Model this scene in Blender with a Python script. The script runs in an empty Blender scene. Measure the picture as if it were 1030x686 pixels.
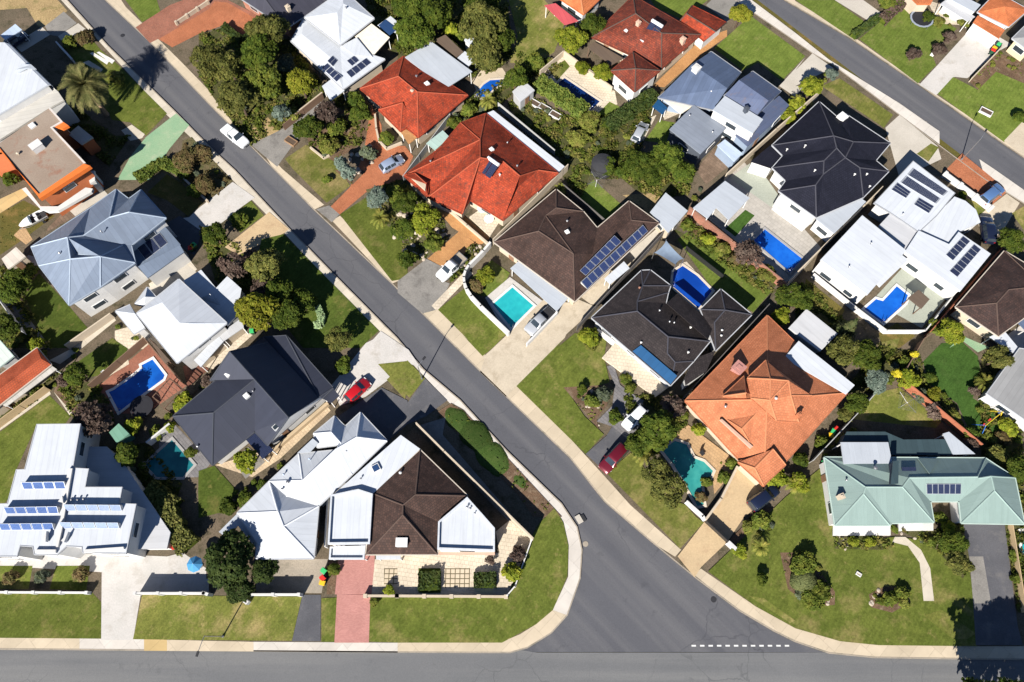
"""Aerial view of a suburban street corner, built as real geometry in metres.
Ground plane at z = 0; x to the right of the photograph, y away from the viewer."""
import bpy, math, random
from mathutils import Vector, Matrix

S = bpy.context.scene
COL = S.collection
R = math.radians
rnd = random.Random(7)

# survey of the place, all in metres (x right, y away, z up)
DATA = {'ground': [('footpath','path_cream',0.0,[(-83.03,107.84),(-79.52,104.62),(-56.16,79.23),(-49.75,73.06),(-44.58,67.66),(-35.43,58.24),(-27.08,49.2),(-19.25,41.43),(-14.45,36.73),(-12.43,35.31),(-16.32,40.05),(-26.29,50.24),(-33.9,58.1),(-43.44,68.46),(-48.17,73.06),(-54.24,79.27),(-68.08,93.16),(-77.14,103.26),(-81.28,107.84)]),
('footpath','path_white',0.004,[(-14.74,36.88),(-8.93,30.73),(-2.41,23.74),(3.93,17.48),(6.1,14.9),(7.19,11.99),(7.28,10.87),(9.07,10.75),(8.52,13.63),(6.53,16.7),(5.5,17.54),(-0.67,23.74),(-7.15,30.87),(-12.43,35.39)]),
('footpath','path_white',0.008,[(7.28,10.87),(7.13,7.45),(5.09,3.45),(6.94,2.82),(8.69,7.21),(9.07,10.75)]),
('footpath','path_sand',0.012,[(5.09,3.45),(2.96,1.78),(0.98,0.63),(-1.22,-0.23),(-14.07,-0.34),(-14.01,-1.46),(-0.24,-1.53),(1.95,-0.96),(4.91,0.74),(6.94,2.82)]),
('footpath','path_white',0.016,[(-31.82,-0.23),(-14.07,-0.34),(-14.01,-1.46),(-31.68,-1.32)]),
('footpath','path_sand',0.02,[(-42.51,0.0),(-31.82,-0.23),(-31.68,-1.32),(-42.29,-1.27)]),
('footpath','path_white',0.0,[(-53.32,0.17),(-45.35,0.12),(-45.1,-1.25),(-53.04,-1.19)]),
('footpath','path_ochre',0.024,[(-45.35,0.12),(-42.51,0.0),(-42.29,-1.27),(-45.1,-1.25)]),
('footpath','path_sand',0.004,[(-70.52,0.29),(-53.32,0.17),(-53.04,-1.19),(-70.13,-1.11)]),
('verge_strip','path_sand',0.004,[(-73.42,107.84),(-68.78,104.62),(-66.75,101.68),(-59.13,93.8),(-54.49,88.94),(-48.8,82.8),(-39.93,72.87),(-43.71,75.15),(-49.35,81.01),(-61.15,93.8),(-70.67,103.26)]),
('verge_strip','path_sand',0.008,[(-40.68,73.81),(-35.98,68.57),(-28.84,62.08),(-30.28,61.2),(-37.38,68.57)]),
('verge_strip','path_sand',0.004,[(-27.38,59.28),(-26.24,60.15),(-15.97,49.52),(-17.68,48.63)]),
('verge_strip','path_sand',0.008,[(-12.94,43.77),(-10.98,45.18),(-3.8,37.47),(-1.82,35.39),(-2.49,32.89),(-4.32,34.8),(-9.66,40.36)]),
('verge_strip','path_sand',0.012,[(-0.96,31.44),(0.83,33.62),(9.76,23.19),(12.31,20.24),(15.53,16.44),(21.71,10.75),(20.88,9.88),(17.95,11.74),(12.15,16.83),(7.74,22.72)]),
('verge_strip','path_sand',0.0,[(23.1,7.69),(24.05,8.42),(30.47,3.88),(35.09,1.32),(40.4,-0.17),(45.09,-0.62),(56.92,-0.74),(66.57,-0.74),(66.15,-2.31),(55.97,-2.26),(44.22,-2.09),(38.83,-1.58),(34.87,-0.28),(32.34,0.97),(28.42,3.29)]),
('verge_strip','path_white',0.0,[(36.71,107.84),(39.6,105.53),(48.18,95.95),(53.03,90.19),(63.14,81.21),(68.47,75.73),(67.95,73.24),(62.32,79.43),(53.68,89.04),(50.57,91.56),(47.94,94.23),(39.3,102.81)]),
('verge_strip','path_white',0.0,[(73.63,70.43),(75.54,68.57),(80.48,63.5),(79.94,61.37),(78.68,62.43),(73.72,66.74)]),
('verge_strip','path_sand',0.004,[(46.14,106.45),(48.57,105.08),(49.15,103.03),(58.14,94.87),(67.17,85.23),(78.29,74.2),(82.25,70.43),(80.77,70.8),(77.86,73.72),(67.26,84.83),(57.7,94.55),(47.29,103.26)]),
('garden_bed','litter',0.004,[(-19.85,103.26),(-0.82,103.26),(0.08,90.67),(-2.52,87.93),(-6.82,86.31),(-11.37,93.45),(-19.11,90.12)]),
('garden_bed','litter',0.0,[(-10.93,79.98),(-0.78,86.31),(1.37,84.71),(-2.46,79.98),(-8.28,75.88),(-10.0,77.41)]),
('garden_bed','litter',0.0,[(6.83,78.94),(15.27,78.94),(14.71,66.74),(8.29,69.93)]),
('garden_bed','litter',0.004,[(13.67,78.94),(16.12,77.41),(19.18,79.46),(24.13,83.64),(21.9,75.88),(18.04,66.74),(13.16,66.74)]),
('garden_bed','litter',0.008,[(-25.37,103.26),(-18.12,103.26),(-17.54,91.78),(-20.17,91.78),(-24.06,97.42)]),
('garden_bed','litter',0.0,[(64.73,32.24),(72.06,38.45),(66.81,14.9),(62.45,19.19)]),
('garden_bed','litter',0.0,[(41.64,48.63),(43.93,48.63),(47.97,42.8),(45.79,38.53),(40.24,38.53)]),
('garden_bed','litter',0.004,[(-71.14,32.24),(-67.32,37.66),(-63.03,34.93),(-63.89,32.24),(-69.84,27.02)]),
('garden_bed','litter',0.008,[(-63.85,35.31),(-55.91,32.24),(-54.17,27.02),(-59.59,27.39),(-62.19,31.11)]),
('garden_bed','litter',0.0,[(-55.58,23.4),(-49.16,24.84),(-43.66,19.19),(-45.01,14.9),(-46.65,16.45),(-50.14,20.58)]),
('garden_bed','litter',0.008,[(-75.92,82.06),(-70.36,79.98),(-63.45,74.87),(-60.95,74.87),(-63.12,68.96),(-68.03,72.88)]),
('garden_bed','litter',0.016,[(15.33,31.48),(23.64,31.48),(24.02,27.39),(19.81,23.4),(17.28,22.34)]),
('garden_bed','litter',0.004,[(45.83,31.86),(52.14,38.85),(57.55,38.06),(50.17,31.86)]),
('garden_bed','litter',0.004,[(-75.88,51.21),(-70.08,51.21),(-71.38,46.94),(-65.3,38.53),(-72.71,38.53)]),
('garden_bed','litter',0.0,[(22.38,59.19),(32.09,53.38),(39.1,47.37),(36.75,46.94)]),
('garden_bed','litter',0.012,[(-29.15,84.17),(-23.36,81.02),(-24.03,72.88),(-32.32,72.88)]),
('garden_bed','litter',0.004,[(-47.49,58.29),(-41.14,55.15),(-33.94,43.62),(-37.71,43.62),(-43.84,49.49)]),
('garden_bed','litter',0.004,[(0.96,91.78),(8.78,89.02),(3.52,84.71),(0.08,86.31)]),
('driveway','conc_sand',0.016,[(-4.46,34.94),(-3.66,37.62),(1.39,33.48),(-0.83,31.3)]),
('bare_ground','dirt',0.004,[(-95.88,110.17),(-82.05,107.38),(-78.87,103.26),(-76.61,100.79),(-79.92,97.26),(-80.98,97.48),(-83.79,101.46),(-88.32,101.01),(-93.23,100.12)]),
('driveway','conc_grey',0.008,[(-79.75,97.42),(-77.24,100.64),(-74.44,98.06),(-77.03,95.21),(-78.58,95.52)]),
('driveway','conc_pale',0.012,[(-77.03,95.21),(-74.19,98.06),(-71.19,95.52),(-73.16,95.52),(-76.02,93.95)]),
('side_path','conc_pale',0.012,[(-84.2,93.33),(-80.21,97.27),(-78.45,95.52),(-82.36,91.78)]),
('lawn','lawn',0.016,[(-74.95,92.34),(-70.69,94.02),(-69.25,92.34),(-65.54,89.02),(-55.84,79.2),(-58.44,74.87),(-61.42,77.41),(-64.46,77.92),(-66.55,81.02),(-72.28,89.02)]),
('stepping_path','paver_white',0.02,[(-70.83,91.5),(-70.45,91.78),(-67.31,89.85),(-67.51,89.13)]),
('stepping_path','paver_white',0.024,[(-69.77,91.67),(-69.37,91.89),(-66.38,90.01),(-66.68,89.3)]),
('side_path','path_cream',0.028,[(-71.61,89.57),(-70.74,90.01),(-67.98,88.21),(-68.27,87.5)]),
('driveway','green_conc',0.02,[(-61.43,66.55),(-60.21,70.91),(-58.4,74.62),(-54.36,79.2),(-51.88,76.9),(-54.28,72.38),(-56.35,66.55)]),
('side_path','path_cream',0.024,[(-62.6,75.88),(-61.13,77.0),(-58.7,75.13),(-58.98,74.37),(-60.76,73.87)]),
('garden_bed','scrub',0.024,[(-52.45,73.87),(-51.11,74.62),(-47.85,70.91),(-43.45,66.41),(-46.52,62.41),(-48.34,63.81),(-50.25,65.7),(-51.94,65.7)]),
('lawn','lawn_dry',0.028,[(-56.35,64.28),(-53.89,67.61),(-51.13,65.7),(-47.4,62.41),(-49.44,60.11),(-53.09,62.88)]),
('driveway','conc_white',0.032,[(-47.71,57.16),(-50.48,59.65),(-49.2,59.88),(-47.98,61.49),(-43.42,66.18),(-39.62,63.35),(-41.41,61.72),(-43.33,59.65),(-46.1,56.93)]),
('lawn','lawn',0.036,[(-43.33,59.65),(-40.15,62.79),(-37.83,60.2),(-41.01,57.16)]),
('driveway','path_sandy',0.04,[(-43.03,54.71),(-37.1,60.8),(-33.79,57.83),(-34.31,57.16),(-40.9,53.38)]),
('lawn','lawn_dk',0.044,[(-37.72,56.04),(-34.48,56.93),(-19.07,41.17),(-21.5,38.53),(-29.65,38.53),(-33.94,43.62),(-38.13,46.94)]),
('driveway','conc_white',0.048,[(-25.09,33.0),(-20.81,39.25),(-18.65,40.45),(-14.72,36.48),(-16.79,34.15),(-20.24,31.29),(-23.74,29.98)]),
('driveway','conc_white',0.052,[(-18.8,41.12),(-14.67,38.23),(-12.71,35.39),(-15.0,36.43),(-21.02,38.23)]),
('lawn','lawn_yel',0.056,[(-18.86,36.09),(-14.65,36.56),(-12.15,33.96),(-14.2,31.11)]),
('lawn','lawn_yel',0.06,[(-17.5,33.77),(-14.73,36.68),(-14.5,32.24),(-14.8,30.92)]),
('driveway','asphalt_new',0.064,[(-14.68,29.98),(-12.15,33.96),(-8.95,30.73),(-11.74,28.49),(-14.54,27.2)]),
('driveway','asphalt_new',0.068,[(-24.3,28.12),(-18.15,32.62),(-14.43,30.73),(-14.26,27.39),(-17.61,24.12),(-19.91,26.65)]),
('garden_bed','mulch',0.068,[(-10.33,29.05),(-8.4,30.35),(-6.75,29.42),(6.53,14.9),(2.79,14.9),(0.75,17.81)]),
('lawn','lawn',0.072,[(5.54,16.02),(6.69,14.17),(7.28,11.21),(7.02,7.51),(5.11,3.46),(2.98,1.78),(-1.22,-0.33),(-14.07,-0.33),(-18.26,-0.18),(-17.65,5.0),(-0.92,4.94),(2.08,11.7),(3.63,14.17)]),
('driveway','conc_grey',0.076,[(-13.01,27.08),(-9.1,28.31),(-9.41,25.87),(2.65,12.06),(2.27,11.33),(-0.73,14.64)]),
('lawn','lawn_dry',0.004,[(-78.22,60.57),(-75.18,62.88),(-69.74,60.11),(-74.51,55.15),(-76.42,53.38)]),
('patio','path_ochre',0.008,[(-79.2,62.88),(-75.88,64.99),(-74.6,63.81),(-78.22,60.57)]),
('patio','conc_pale',0.004,[(-68.8,62.07),(-63.64,65.2),(-62.37,63.89),(-66.59,60.03)]),
('paving','paver_brown',0.008,[(-70.33,58.0),(-68.19,61.3),(-66.59,60.03),(-70.38,57.25)]),
('patio','paver_tan',0.008,[(-75.19,56.75),(-74.07,58.51),(-72.17,56.01),(-72.94,55.14)]),
('patio','conc_pale',0.008,[(-75.56,49.92),(-72.14,53.38),(-68.82,52.51),(-70.8,50.99),(-74.57,49.06)]),
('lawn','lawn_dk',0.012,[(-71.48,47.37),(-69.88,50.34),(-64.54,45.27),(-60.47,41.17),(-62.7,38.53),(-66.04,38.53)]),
('side_path','conc_grey',0.016,[(-74.66,46.32),(-72.51,46.11),(-65.26,38.37),(-67.12,38.37)]),
('side_path','path_cream',0.016,[(-62.33,38.53),(-57.77,43.62),(-57.04,42.8),(-61.19,38.37),(-63.65,36.09),(-65.25,36.68)]),
('side_path','path_cream',0.008,[(-53.38,48.63),(-48.31,52.95),(-46.64,50.99),(-51.72,45.69)]),
('patio','conc_pale',0.012,[(-53.49,47.7),(-49.25,52.55),(-46.69,50.56),(-51.05,46.41)]),
('driveway','asphalt_new',0.036,[(-52.95,58.51),(-50.63,60.11),(-46.84,57.38),(-47.4,53.38),(-49.76,54.71)]),
('patio','paver_cream',0.004,[(-56.92,41.17),(-53.21,42.39),(-48.22,38.37),(-55.63,38.37),(-56.7,40.05)]),
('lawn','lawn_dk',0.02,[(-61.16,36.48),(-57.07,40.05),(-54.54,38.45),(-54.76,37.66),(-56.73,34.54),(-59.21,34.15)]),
('pool_terrace','brick_red',0.024,[(-58.09,32.24),(-51.53,39.25),(-45.94,33.39),(-45.15,33.0),(-50.23,28.86),(-54.53,28.86),(-56.52,31.67)]),
('patio','paver_cream',0.028,[(-56.88,35.31),(-54.28,37.07),(-53.91,36.09),(-56.32,34.35)]),
('lawn','lawn',0.012,[(-69.65,26.29),(-64.08,31.48),(-60.54,28.49),(-61.02,27.39),(-64.9,27.2),(-66.23,20.93),(-66.34,17.13),(-67.11,16.11),(-69.16,16.11)]),
('side_path','path_cream',0.016,[(-70.02,27.75),(-64.52,32.62),(-63.94,31.67),(-69.7,26.47)]),
('side_path','path_cream',0.016,[(-63.66,32.05),(-63.08,31.86),(-60.26,28.86),(-60.63,28.57)]),
('garden_bed','mulch',0.02,[(-63.66,32.05),(-62.86,34.15),(-59.58,30.73),(-60.26,28.86)]),
('patio','paver_red',0.028,[(-46.31,35.7),(-44.29,36.88),(-42.59,35.31),(-45.09,32.62)]),
('pool_terrace','slate',0.004,[(-48.05,26.52),(-46.48,27.75),(-40.29,22.04),(-41.74,20.11),(-46.93,19.99)]),
('garden_bed','mulch',0.032,[(-47.72,28.05),(-43.63,32.42),(-42.31,33.7),(-46.63,28.67)]),
('side_path','paver_cream',0.048,[(-43.23,35.79),(-38.08,40.91),(-36.82,40.75),(-41.93,35.31)]),
('side_path','paver_sand',0.052,[(-32.93,23.81),(-25.93,30.53),(-24.92,29.29),(-31.04,22.63),(-34.52,20.11),(-39.67,21.74)]),
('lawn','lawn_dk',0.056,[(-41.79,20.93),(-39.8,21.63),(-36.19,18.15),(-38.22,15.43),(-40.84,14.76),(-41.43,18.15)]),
('patio','conc_grey',0.06,[(-37.33,22.19),(-35.61,24.21),(-33.03,22.19),(-35.38,19.87)]),
('patio','conc_white',0.0,[(-65.64,10.23),(-52.26,10.23),(-44.18,9.91),(-42.25,10.39),(-38.95,8.47),(-38.76,7.19),(-45.73,7.35),(-46.55,5.47),(-51.28,5.31),(-52.15,7.99),(-65.28,8.78)]),
('driveway','conc_white',0.004,[(-52.15,7.99),(-45.92,7.51),(-46.71,5.47),(-46.68,-0.03),(-50.61,-0.03)]),
('lawn','lawn',0.008,[(-71.02,5.47),(-52.79,5.47),(-51.49,4.38),(-50.64,0.12),(-69.59,0.27)]),
('lawn','lawn',0.004,[(-65.28,8.78),(-61.12,8.78),(-60.95,5.94),(-64.57,5.94)]),
('lawn','lawn',0.004,[(-58.13,8.78),(-53.8,8.78),(-53.68,5.78),(-58.32,5.94)]),
('lawn','lawn_yel',0.028,[(-46.51,5.25),(-38.13,5.16),(-26.4,5.0),(-27.16,-0.12),(-38.58,-0.03),(-46.7,0.06)]),
('patio','conc_white',0.008,[(-46.39,7.35),(-38.43,7.19),(-38.17,5.47),(-46.71,5.47)]),
('lawn','lawn_yel',0.032,[(-39.36,5.06),(-26.4,5.06),(-27.1,-0.12),(-38.58,-0.03)]),
('driveway','asphalt_new',0.036,[(-26.33,5.25),(-24.03,5.25),(-23.59,-0.18),(-27.09,-0.18)]),
('patio','conc_tan',0.0,[(-32.71,9.59),(-23.53,9.59),(-23.98,5.47),(-32.2,5.47)]),
('lawn','lawn',0.04,[(-23.92,4.84),(-21.97,4.94),(-21.78,-0.24),(-23.45,-0.24)]),
('driveway','pink_brick',0.076,[(-22.0,5.31),(-17.79,5.25),(-17.6,-0.33),(-21.84,-0.33)]),
('driveway','pink_brick',0.076,[(-22.2,9.59),(-17.57,10.23),(-17.47,5.31),(-22.26,5.31)]),
('garden_bed','mulch',0.08,[(-23.36,9.59),(-22.2,9.59),(-22.26,5.31),(-23.31,5.31)]),
('patio','paver_cream',0.08,[(-17.52,9.59),(-13.35,9.59),(-1.61,10.39),(-2.13,13.01),(-0.28,14.51),(2.42,12.02),(-0.59,5.16),(-17.66,5.16)]),
('patio','paver_cream',0.084,[(-14.67,10.39),(-9.32,10.72),(-1.94,10.07),(-1.91,5.16),(-14.38,5.16)]),
('courtyard_grid','grid_paving',0.088,[(-8.58,8.47),(-5.35,8.47),(-5.31,6.09),(-8.57,6.09)]),
('courtyard_grid','grid_paving',0.088,[(-16.28,8.46),(-14.58,8.46),(-14.47,6.53),(-16.15,6.42)]),
('courtyard_hedge_bed','lawn_dk',0.088,[(-11.9,8.47),(-9.08,8.47),(-8.97,5.47),(-11.76,5.47)]),
('lawn','lawn_fresh',0.008,[(-68.04,104.45),(-62.13,104.45),(-60.56,100.61),(-63.29,98.29)]),
('driveway','brick_red',0.02,[(-64.2,97.14),(-59.24,102.08),(-53.81,105.05),(-48.35,105.05),(-49.38,103.26),(-43.51,99.74),(-45.23,95.71),(-49.02,97.42),(-53.38,96.85),(-57.26,92.89),(-59.97,94.58),(-61.15,93.73)]),
('driveway','brick_orange',0.024,[(-59.75,94.58),(-52.33,101.2),(-51.6,102.96),(-49.3,102.67),(-43.62,98.87),(-45.41,95.43),(-49.06,97.71),(-53.21,95.71),(-57.24,92.78)]),
('garden_bed','litter',0.028,[(-53.12,95.14),(-49.02,97.42),(-44.49,93.45),(-37.57,94.58),(-30.92,84.71),(-30.67,82.06),(-36.86,76.39),(-41.43,72.88),(-48.57,82.06),(-51.86,86.85)]),
('verge_patch','dirt',0.032,[(-42.2,75.63),(-39.4,78.43),(-37.22,75.88),(-39.84,73.37)]),
('driveway','conc_grey',0.036,[(-41.47,73.13),(-36.44,76.39),(-33.77,78.94),(-31.08,81.8),(-30.15,81.02),(-34.13,74.37),(-36.84,68.96)]),
('lawn','lawn_yel',0.04,[(-35.78,70.42),(-32.76,73.13),(-27.92,69.93),(-25.1,65.46),(-28.47,62.41),(-34.35,68.57)]),
('garden_bed','mulch',0.044,[(-33.51,76.39),(-28.07,81.54),(-23.86,82.06),(-22.69,77.41),(-23.27,73.87),(-27.92,69.93),(-31.86,72.38)]),
('driveway','brick_orange',0.048,[(-23.81,69.93),(-23.27,73.87),(-22.93,81.02),(-20.97,76.9),(-20.72,72.88),(-16.99,72.88),(-15.57,70.91),(-17.0,66.74),(-22.59,64.28),(-26.29,60.34),(-27.99,61.49),(-25.09,65.23)]),
('driveway','conc_grey',0.052,[(-29.97,61.26),(-28.03,61.95),(-26.29,60.34),(-27.37,58.97)]),
('garden_bed','mulch',0.052,[(-27.78,68.33),(-24.12,68.57),(-22.86,68.09),(-24.72,65.7)]),
('lawn','lawn',0.052,[(-26.29,60.34),(-22.52,63.35),(-20.17,64.28),(-15.58,53.38),(-15.38,49.49),(-17.67,49.06)]),
('garden_bed','rockbed',0.056,[(-22.62,64.76),(-16.66,66.65),(-16.13,65.7),(-10.24,59.19),(-9.75,56.04),(-13.13,52.51),(-16.99,52.07),(-16.11,56.04),(-19.85,59.19)]),
('driveway','paver_orange',0.06,[(-12.56,52.73),(-8.01,57.38),(-5.41,55.37),(-9.59,50.99)]),
('driveway','conc_grey',0.064,[(-16.82,49.06),(-12.75,52.73),(-9.59,50.99),(-11.08,49.49),(-9.13,48.63),(-10.89,44.44),(-12.95,43.83),(-16.72,47.15)]),
('garden_bed','litter',0.068,[(-9.59,50.99),(-5.41,55.37),(-3.44,54.26),(-6.88,50.78),(-9.13,48.63)]),
('stepping_path','paver_cream',0.072,[(-11.67,45.06),(-6.69,50.99),(-5.71,50.34),(-10.89,44.24)]),
('lawn','lawn',0.076,[(-10.71,44.44),(-6.82,48.0),(-4.86,45.27),(-0.86,40.57),(-2.89,38.37),(-4.17,37.27),(-7.02,40.45),(-5.5,38.97)]),
('lawn','lawn_fresh',0.08,[(-6.08,49.49),(-3.03,52.51),(-0.31,50.34),(-1.08,48.63),(-3.74,46.52),(-5.65,46.94)]),
('pool_terrace','conc_white',0.084,[(-3.92,46.32),(-0.31,49.7),(4.63,45.69),(0.07,40.37),(-1.05,41.17)]),
('driveway','conc_sand',0.088,[(-4.17,37.07),(-2.89,38.29),(-0.68,40.57),(4.64,46.11),(9.93,45.27),(8.72,42.8),(7.52,40.05),(3.74,35.9),(0.61,32.81),(-0.84,31.67)]),
('side_path','conc_sand',0.092,[(2.29,38.53),(6.86,43.62),(9.58,46.11),(12.19,44.86),(5.63,38.53)]),
('lawn','lawn',0.096,[(0.61,32.81),(7.52,40.05),(6.37,38.53),(9.03,40.77),(13.48,40.05),(13.04,36.88),(13.61,33.39),(11.33,32.62),(7.33,32.62),(9.91,28.49),(12.48,25.92),(9.9,23.23)]),
('garden_bed','mulch',0.1,[(7.15,32.62),(13.16,33.0),(13.55,32.24),(13.09,29.98),(11.57,28.12),(11.8,26.65)]),
('driveway','slate',0.104,[(11.56,27.75),(13.81,29.98),(14.32,33.0),(13.35,35.7),(14.29,36.09),(15.05,33.0),(16.43,31.86),(18.17,30.73),(17.58,27.02),(15.7,25.2),(13.58,25.38),(13.66,27.02)]),
('driveway','asphalt_new',0.108,[(9.9,23.23),(12.82,25.74),(13.66,27.02),(15.7,25.2),(14.58,24.12),(12.65,20.58)]),
('lawn','lawn_yel',0.112,[(12.65,20.58),(15.95,23.4),(17.26,21.98),(19.41,17.81),(22.74,16.45),(23.97,14.9),(24.92,14.17),(21.59,10.88),(16.24,16.7)]),
('driveway','path_sandy',0.116,[(21.18,9.91),(24.92,14.17),(27.56,16.7),(30.98,16.7),(30.07,14.67),(27.72,11.7),(24.07,8.62),(23.13,7.35)]),
('driveway','path_sandy',0.12,[(25.67,14.9),(30.12,21.28),(33.3,18.84),(31.56,15.77),(30.08,14.76)]),
('pool_terrace','paver_tan',0.124,[(21.74,25.56),(23.84,27.39),(29.57,22.69),(30.16,21.63),(26.64,17.81),(26.66,21.63)]),
('garden_bed','litter',0.128,[(15.7,25.2),(20.31,30.35),(23.61,31.11),(24.02,27.39),(21.74,25.56),(19.81,23.4),(17.28,22.34)]),
('garden_bed','mulch',0.124,[(29.96,13.67),(31.59,16.02),(35.01,16.02),(32.43,11.7),(28.66,11.04),(27.72,11.7)]),
('patio','paver_orange',0.072,[(-12.1,63.51),(-7.5,60.34),(-3.3,56.19),(-4.76,55.01),(-9.09,58.06),(-12.57,62.73)]),
('garden_bed','litter',0.008,[(15.13,68.94),(19.7,72.3),(28.78,68.21),(27.16,63.86),(22.2,63.14),(19.23,64.57)]),
('garden_bed','litter',0.008,[(7.09,72.3),(13.08,72.3),(13.18,67.11),(10.26,63.14),(7.91,67.11)]),
('lawn','lawn_yel',0.008,[(-0.82,104.45),(4.86,104.45),(9.01,98.0),(7.1,91.78),(3.56,89.02),(-0.35,89.57),(0.97,95.14)]),
('pool_terrace','path_sand',0.008,[(-6.59,85.77),(-5.12,87.93),(-1.65,88.48),(-0.78,86.85),(-5.02,81.54)]),
('garden_bed','litter',0.012,[(-0.77,81.02),(1.79,83.64),(8.52,78.94),(7.49,70.91),(5.02,70.91)]),
('pool_terrace','paver_cream',0.016,[(4.62,86.85),(8.61,90.95),(15.54,84.71),(15.37,81.02),(12.95,78.94)]),
('lawn','lawn',0.02,[(6.15,87.93),(8.81,90.12),(9.64,88.75),(7.41,85.77)]),
('pool_terrace','paver_cream',0.02,[(13.95,85.77),(16.86,83.64),(17.15,81.02),(13.67,78.94)]),
('lawn','lawn_fresh',0.024,[(13.67,78.94),(15.9,81.54),(17.55,80.5),(14.44,77.41)]),
('lawn','lawn_fresh',0.0,[(23.77,103.85),(34.66,103.85),(29.25,98.87),(24.96,101.49)]),
('driveway','conc_grey',0.004,[(33.58,102.08),(36.14,105.05),(40.11,103.85),(36.8,98.29)]),
('lawn','lawn_fresh',0.008,[(34.01,92.61),(40.99,99.74),(49.15,90.95),(44.53,85.77),(41.11,89.57),(38.31,87.93)]),
('side_path','paver_orange',0.012,[(23.14,84.71),(31.99,94.58),(36.62,96.57),(36.47,95.14),(31.68,91.22),(25.05,84.44)]),
('driveway','conc_pale',0.012,[(43.96,84.71),(49.11,90.67),(47.07,87.93),(50.41,91.5),(53.43,88.48),(46.62,84.71),(48.26,84.71),(46.25,82.59)]),
('lawn','lawn_yel',0.016,[(50.91,84.71),(54.17,86.31),(61.64,78.94),(59.7,76.39)]),
('driveway','conc_pale',0.02,[(59.91,76.39),(62.69,78.94),(67.55,72.88),(67.65,70.42),(60.38,66.74)]),
('lawn','lawn_yel',0.024,[(63.94,71.4),(66.61,73.37),(67.7,72.63),(65.5,69.93)]),
('driveway','brick_orange',0.008,[(67.83,68.33),(71.18,71.5),(76.27,65.23),(76.44,64.28),(73.23,61.72)]),
('lawn','lawn',0.012,[(69.87,63.17),(71.45,62.68),(72.64,60.48),(71.26,60.0)]),
('driveway','conc_sand',0.016,[(70.56,59.65),(73.23,61.72),(76.39,64.05),(78.0,62.41),(74.49,57.83),(71.5,55.15)]),
('patio','paver_cream',0.008,[(24.02,82.06),(26.32,84.17),(29.89,81.02),(27.64,79.46),(24.56,77.92)]),
('lawn','lawn_fresh',0.008,[(21.15,73.87),(23.72,77.92),(26.21,77.41),(24.64,73.37)]),
('patio','path_cream',0.012,[(18.47,74.37),(20.75,77.41),(23.37,78.94),(20.94,73.87)]),
('patio','paver_brown',0.012,[(28.77,68.47),(32.01,72.38),(35.06,69.93),(32.82,68.09),(30.14,65.7)]),
('pool_terrace','paver_grey',0.016,[(27.99,61.46),(36.48,69.89),(46.45,54.43),(40.4,48.18),(33.98,55.41)]),
('lawn','lawn_fake',0.02,[(32.28,57.9),(35.72,61.2),(37.02,60.18),(33.66,56.5)]),
('patio','conc_greenish',0.02,[(33.89,66.94),(38.11,70.16),(41.5,63.0),(39.97,61.46)]),
('lawn','lawn_fresh',0.012,[(10.13,63.35),(12.68,66.65),(13.91,65.23),(16.97,61.95),(13.92,58.06)]),
('garden_bed','dirt',0.012,[(17.07,63.81),(23.15,64.28),(26.03,60.11),(27.66,60.57),(22.58,56.48),(20.14,61.49)]),
('lawn','lawn_fresh',0.024,[(24.9,56.04),(26.59,57.38),(37.95,47.37),(34.89,44.03),(28.91,48.63)]),
('garden_bed','litter',0.028,[(26.78,59.65),(28.25,58.29),(38.88,48.63),(37.95,47.37),(26.55,56.93)]),
('pool_terrace','paver_cream',0.032,[(24.76,51.86),(25.96,52.29),(29.21,47.79),(28.59,47.37)]),
('patio','conc_sand',0.096,[(9.97,46.52),(13.96,50.34),(12.49,50.34),(17.68,53.38),(18.4,52.51),(12.28,45.27),(11.45,45.27)]),
('patio','conc_pale',0.1,[(16.48,52.95),(21.89,57.83),(23.0,56.93),(18.4,52.51)]),
('lawn','lawn_dry',0.02,[(43.29,49.49),(48.23,44.44),(47.25,43.0),(42.31,45.27)]),
('pool_terrace','conc_greenish',0.0,[(52.89,46.37),(58.84,52.22),(64.38,47.48),(58.77,41.58),(55.61,43.74),(50.04,43.74)]),
('lawn','lawn_dry',0.008,[(52.49,40.77),(55.4,42.39),(57.63,40.37),(55.05,38.53),(52.46,38.53)]),
('lawn','lawn_yel',0.008,[(46.65,28.12),(50.53,31.86),(53.93,32.62),(58.72,27.75),(57.81,26.84),(47.69,27.94)]),
('lawn','lawn_fake',0.012,[(57.97,36.48),(61.12,39.25),(64.14,39.45),(65.87,37.27),(65.7,34.93),(63.75,31.11),(66.47,28.86),(66.3,26.65),(63.83,25.2),(62.12,27.02),(61.42,30.35),(58.08,33.39)]),
('patio','green_conc',0.016,[(62.08,38.53),(64.34,40.37),(68.01,38.53),(67.25,38.45),(66.01,37.86),(64.18,39.65)]),
('patio','conc_white',0.004,[(69.37,39.57),(73.68,42.39),(72.78,38.37)]),
('lawn','lawn_yel',0.012,[(51.85,39.25),(55.34,40.05),(54.15,37.66),(52.82,36.48)]),
('garden_bed','litter',0.016,[(54.08,33.39),(57.84,37.66),(57.71,33.39),(61.34,29.98),(61.41,27.02),(63.05,24.84),(61.63,24.84)]),
('garden_bed','litter',0.02,[(64.37,32.24),(66.7,37.66),(70.86,38.06),(69.18,35.7),(65.37,31.86)]),
('lawn','lawn',0.128,[(24.9,8.05),(28.1,10.75),(36.02,17.48),(41.33,21.44),(41.86,11.37),(49.47,12.37),(54.48,11.74),(58.33,11.74),(57.77,0.86),(57.04,-0.74),(45.09,-0.62),(40.4,-0.17),(35.09,1.32),(30.47,3.88)]),
('lawn','lawn_yel',0.132,[(51.22,2.84),(53.63,3.46),(57.24,0.72),(56.14,0.12),(54.21,0.12)]),
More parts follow.
